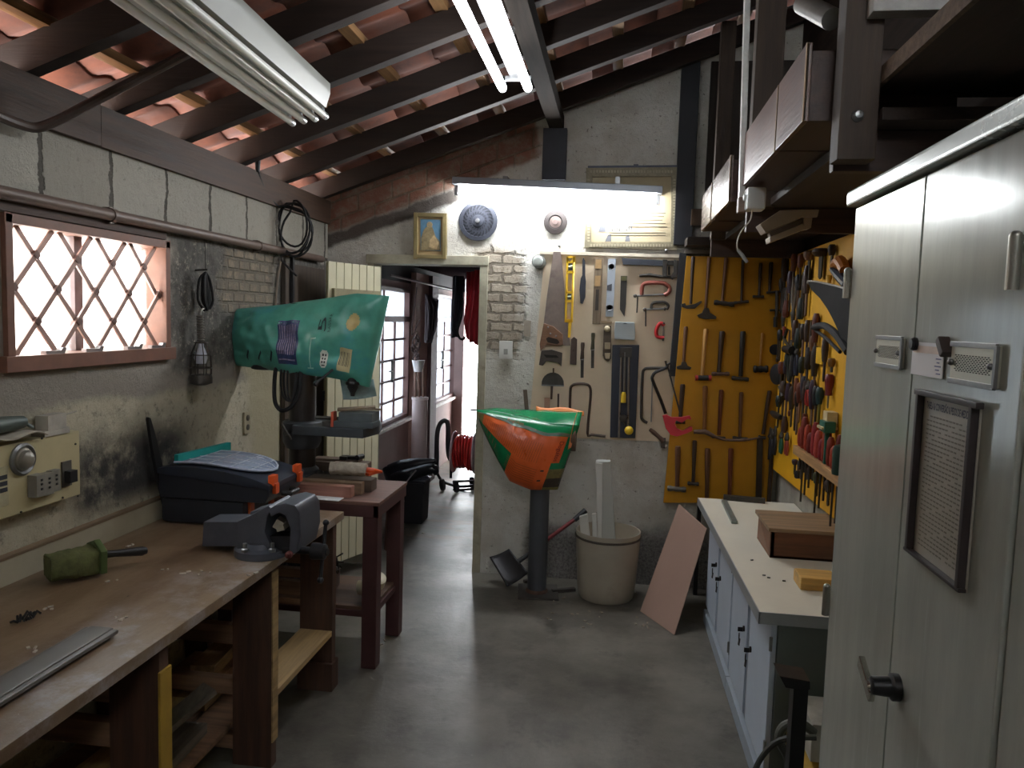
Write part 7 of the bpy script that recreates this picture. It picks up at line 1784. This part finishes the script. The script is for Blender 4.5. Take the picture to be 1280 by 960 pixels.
# boxes / drawer fronts standing along the rack
bf_ = WOOD('box_front_brown', '#5f4136', '#4a3229', .38, 'Y'); bf2 = WOOD('box_front_glossy', '#75655c', '#5e5049', .25, 'Y'); bedge = M('box_edge_tan', '#8e7455', .6)
segs = [(posts[0][0]+.11, 2.40, bf_, 'nearest brown box on the hanging rack, its end towards the camera'), (2.41, 3.10, bf_, 'second brown box on the hanging rack behind the nearest one'), (3.37, 3.98, bf2, 'third box with a glossy front on the hanging rack, past the white conduit'), (4.02, 4.45, bf2, 'farthest small box on the hanging rack next to the back post')]
xb = .44
for y0, y1, m_, lb in segs:
    z0 = PX(1030, 125, xb).z+.005; z1 = PX(1030, 22, xb).z
    t2 = thing('storage_box', lb, 'box', (xb+.14, (y0+y1)/2, z0), 0, 'boxes on the rack')
    b = B(); b.bx(xb, xb+.014, y0, y1, z0, z1); part('front_panel', b, m_, t2, .002)
    b = B(); b.bx(xb+.014, xb+.36, y0+.004, y1-.004, z0, z0+.012); b.bx(xb+.014, xb+.36, y0, y0+.012, z0, z1-.02); b.bx(xb+.014, xb+.36, y1-.012, y1, z0, z1-.02); b.bx(xb+.348, xb+.36, y0, y1, z0, z1-.02); part('carcass', b, WOOD('box_carcass', '#3d2b24', None, .6, 'Y'), t2, .002)
    b = B(); b.bx(xb-.001, xb+.006, y0, y0+.008, z0, z1); part('edge_strip', b, bedge, t2)
# white conduit in front of the boxes
a, c = PX(936, -6, .425), PX(926, 262, .425)
b = B(); b.prism([PY(u, v, a.y) for u, v in ((931.5, -20), (939, -20), (931, 262), (923.5, 262))], (0, .03, 0)); solo('cable_trunking', b, M('white_trunking', '#c9c8c2', .4), 'thin white cable trunking dropping in front of the hanging rack', 'trunking', None, .003)
Yk = a.y-.02
a, c = PY(923.5, 246, Yk), PY(933, 265, Yk); b = B(); b.bx(a.x, c.x, Yk, Yk+.04, c.z, a.z); solo('joint', b, M('trunking_wood', '#7d6a5c', .6), 'short wooden stub at the foot of the white trunking', 'stub', None, .002)
# white socket box with dangling lead
a, c = PY(933, 235, Yk-.02), PY(955, 263, Yk-.02)
t = thing('socket_box', 'white plastic socket box under the rack with a dangling lead', 'socket box', ((a.x+c.x)/2, Yk, c.z))
b = B(); b.bx(a.x, c.x, Yk-.05, Yk+.03, c.z, a.z); part('box_body', b, M('white_plastic', '#d3d6d4', .35, 0, .03, 4), t, .008)
b = B(); p = PY(933, 247, Yk-.02); b.lathe([(.012, 0), (.012, .01), (.004, .012)], p, (-1, 0, 0), 12); part('knob', b, M('white_plastic', '#d3d6d4'), t)
b = B(); b.tube([PY(u, v, Yk-.02) for u, v in ((940, 263), (938, 275), (928, 287), (922, 300), (922, 312), (927, 318))], .0025, 6, sub=4); part('lead', b, M('lead_white', '#b8b3a6', .5), t)
b = B(); b.tube([PY(u, v, Yk-.02) for u, v in ((922, 312), (927, 318), (934, 328))], [.005, .007, .006], 8); part('plug', b, M('plug_clear', '#8f9290', .3), t)
b = B(); p = PY(951, 229, Yk+.1); b.cyl(p, p+Vector((0, 0, .02)), .014); solo('bolt', b, steel, 'small shiny bolt head under the rack above the socket box', 'bolt')
# beige angled lamp casing under the rack
Yl = 3.05
t = thing('lamp_casing', 'beige empty lamp casing hanging tilted under the rack', 'lamp casing', PY(985, 280, Yl))
cm = M('casing_beige', '#a89c8c', .45, 0, .06, 6)
q = lambda u, v, o=0: PY(u, v, Yl+o)
b = B(); b.prism([q(950, 280), q(975, 263), q(1000, 262), q(1002, 272), q(957, 291)], (0, .10, 0)); part('hood', b, cm, t, .003)
b = B(); b.prism([q(999, 262), q(1024, 262), q(1022, 271), q(1000, 272)], (0, .02, 0)); part('end_flap', b, cm, t, .002)
b = B(); b.prism([q(962, 296), q(1004, 279), q(1007, 286), q(963, 303)], (0, .09, 0)); b.prism([q(1004, 272), q(1016, 271), q(1014, 285), q(1005, 287)], (0, .06, 0)); part('lower_tray', b, cm, t, .004)
b = B(); b.prism([q(962, 291), q(1002, 273), q(1003, 279), q(963, 296)], (0, .05, 0)); part('inner_channel', b, M('casing_shadow', '#5d5348', .6), t, .002)
# grey pipe on top of the boxes, pale panel at the top edge
b = B(); p0, p1 = PX(1004, 6, .52), PX(1045, 22, .52)
b.tube([PY(1004, 5, 2.3), PY(1040, 24, 2.15)], .028, 16); solo('pipe', b, M('grey_pipe', '#77736e', .4, .3), 'stub of grey pipe lying on the nearest rack box', 'pipe')
b = B(); a, c = PY(1093, -12, 1.9), PY(1215, 11, 1.9); b.bx(a.x, c.x+.2, 1.9, 1.95, c.z-.0, a.z+.1); solo('panel', b, M('pale_panel', '#a8a6a0', .6), 'pale panel stored on the rack at the photo\'s top edge', 'panel', None, .003)
# posts by the back wall under the roof
b = B(); a, c = PY(847, 200, YB-.06), PY(865, 300, YB-.06); b.bx(a.x, c.x, YB-.06, YB-.004, PY(850, 306, YB-.06).z, zr(a.x)+.05); solo('post', b, M('blue_black_post', '#202228', .6, 0, .15, 6), 'tall dark post on the back wall right of the framed certificate', 'post', None, .003)
b = B(); a, c = PY(862, 306, YB-.08), PY(1000, 316, YB-.08); b.bx(a.x-.03, XR-.01, YB-.26, YB-.065, c.z+.02, a.z+.03); solo('beam', b, dark_wood, 'dark horizontal beam over the yellow hammer board', 'beam', None, .004)
b = B(); b.bx(.42, XR-.01, YB-.09, YB-.004, 2.30, 2.40); solo('beam', b, M('brown_beam', '#4d3822', .6, 0, .15, 6), 'brown wooden board on the back wall over the dark beam', 'beam', None, .004)

b = B(); b.bx(.50, XR-.005, YB-.03, YB-.002, 2.41, zr(.5)-.02)  # dark panel covering the upper right part of the back wall
solo('back_panel', b, WOOD('dark_gable_panel', '#2f2822', '#241e1a', .8, 'Z'), 'dark panel on the back wall behind the hanging rack', 'board')
# ------------------------------------------------------------------ light
w = bpy.data.worlds.new('daylight'); SC.world = w; w.use_nodes = True
bg = w.node_tree.nodes['Background']; bg.inputs[0].default_value = (.93, .97, 1.0, 1); bg.inputs[1].default_value = 11.0

# ------------------------------------------------------------------ camera
cam = bpy.data.cameras.new('camera'); co = bpy.data.objects.new('camera', cam); COL.objects.link(co); SC.camera = co
cam.sensor_width = 36; cam.lens = 36*FL/1280; cam.clip_start = .05
Mr = Matrix((CR, CU, -CF)).transposed(); co.matrix_world = Matrix.Translation((0, 0, CH)) @ Mr.to_4x4()
SC.view_settings.view_transform = 'Standard'; SC.view_settings.look = 'None'; SC.view_settings.gamma = 1; SC.view_settings.use_curve_mapping = False
SC.view_settings.exposure = 1.2
SC.cycles.use_denoising = True; SC.cycles.max_bounces = 8; SC.cycles.diffuse_bounces = 5; SC.cycles.transparent_max_bounces = 12; SC.cycles.sample_clamp_indirect = 6
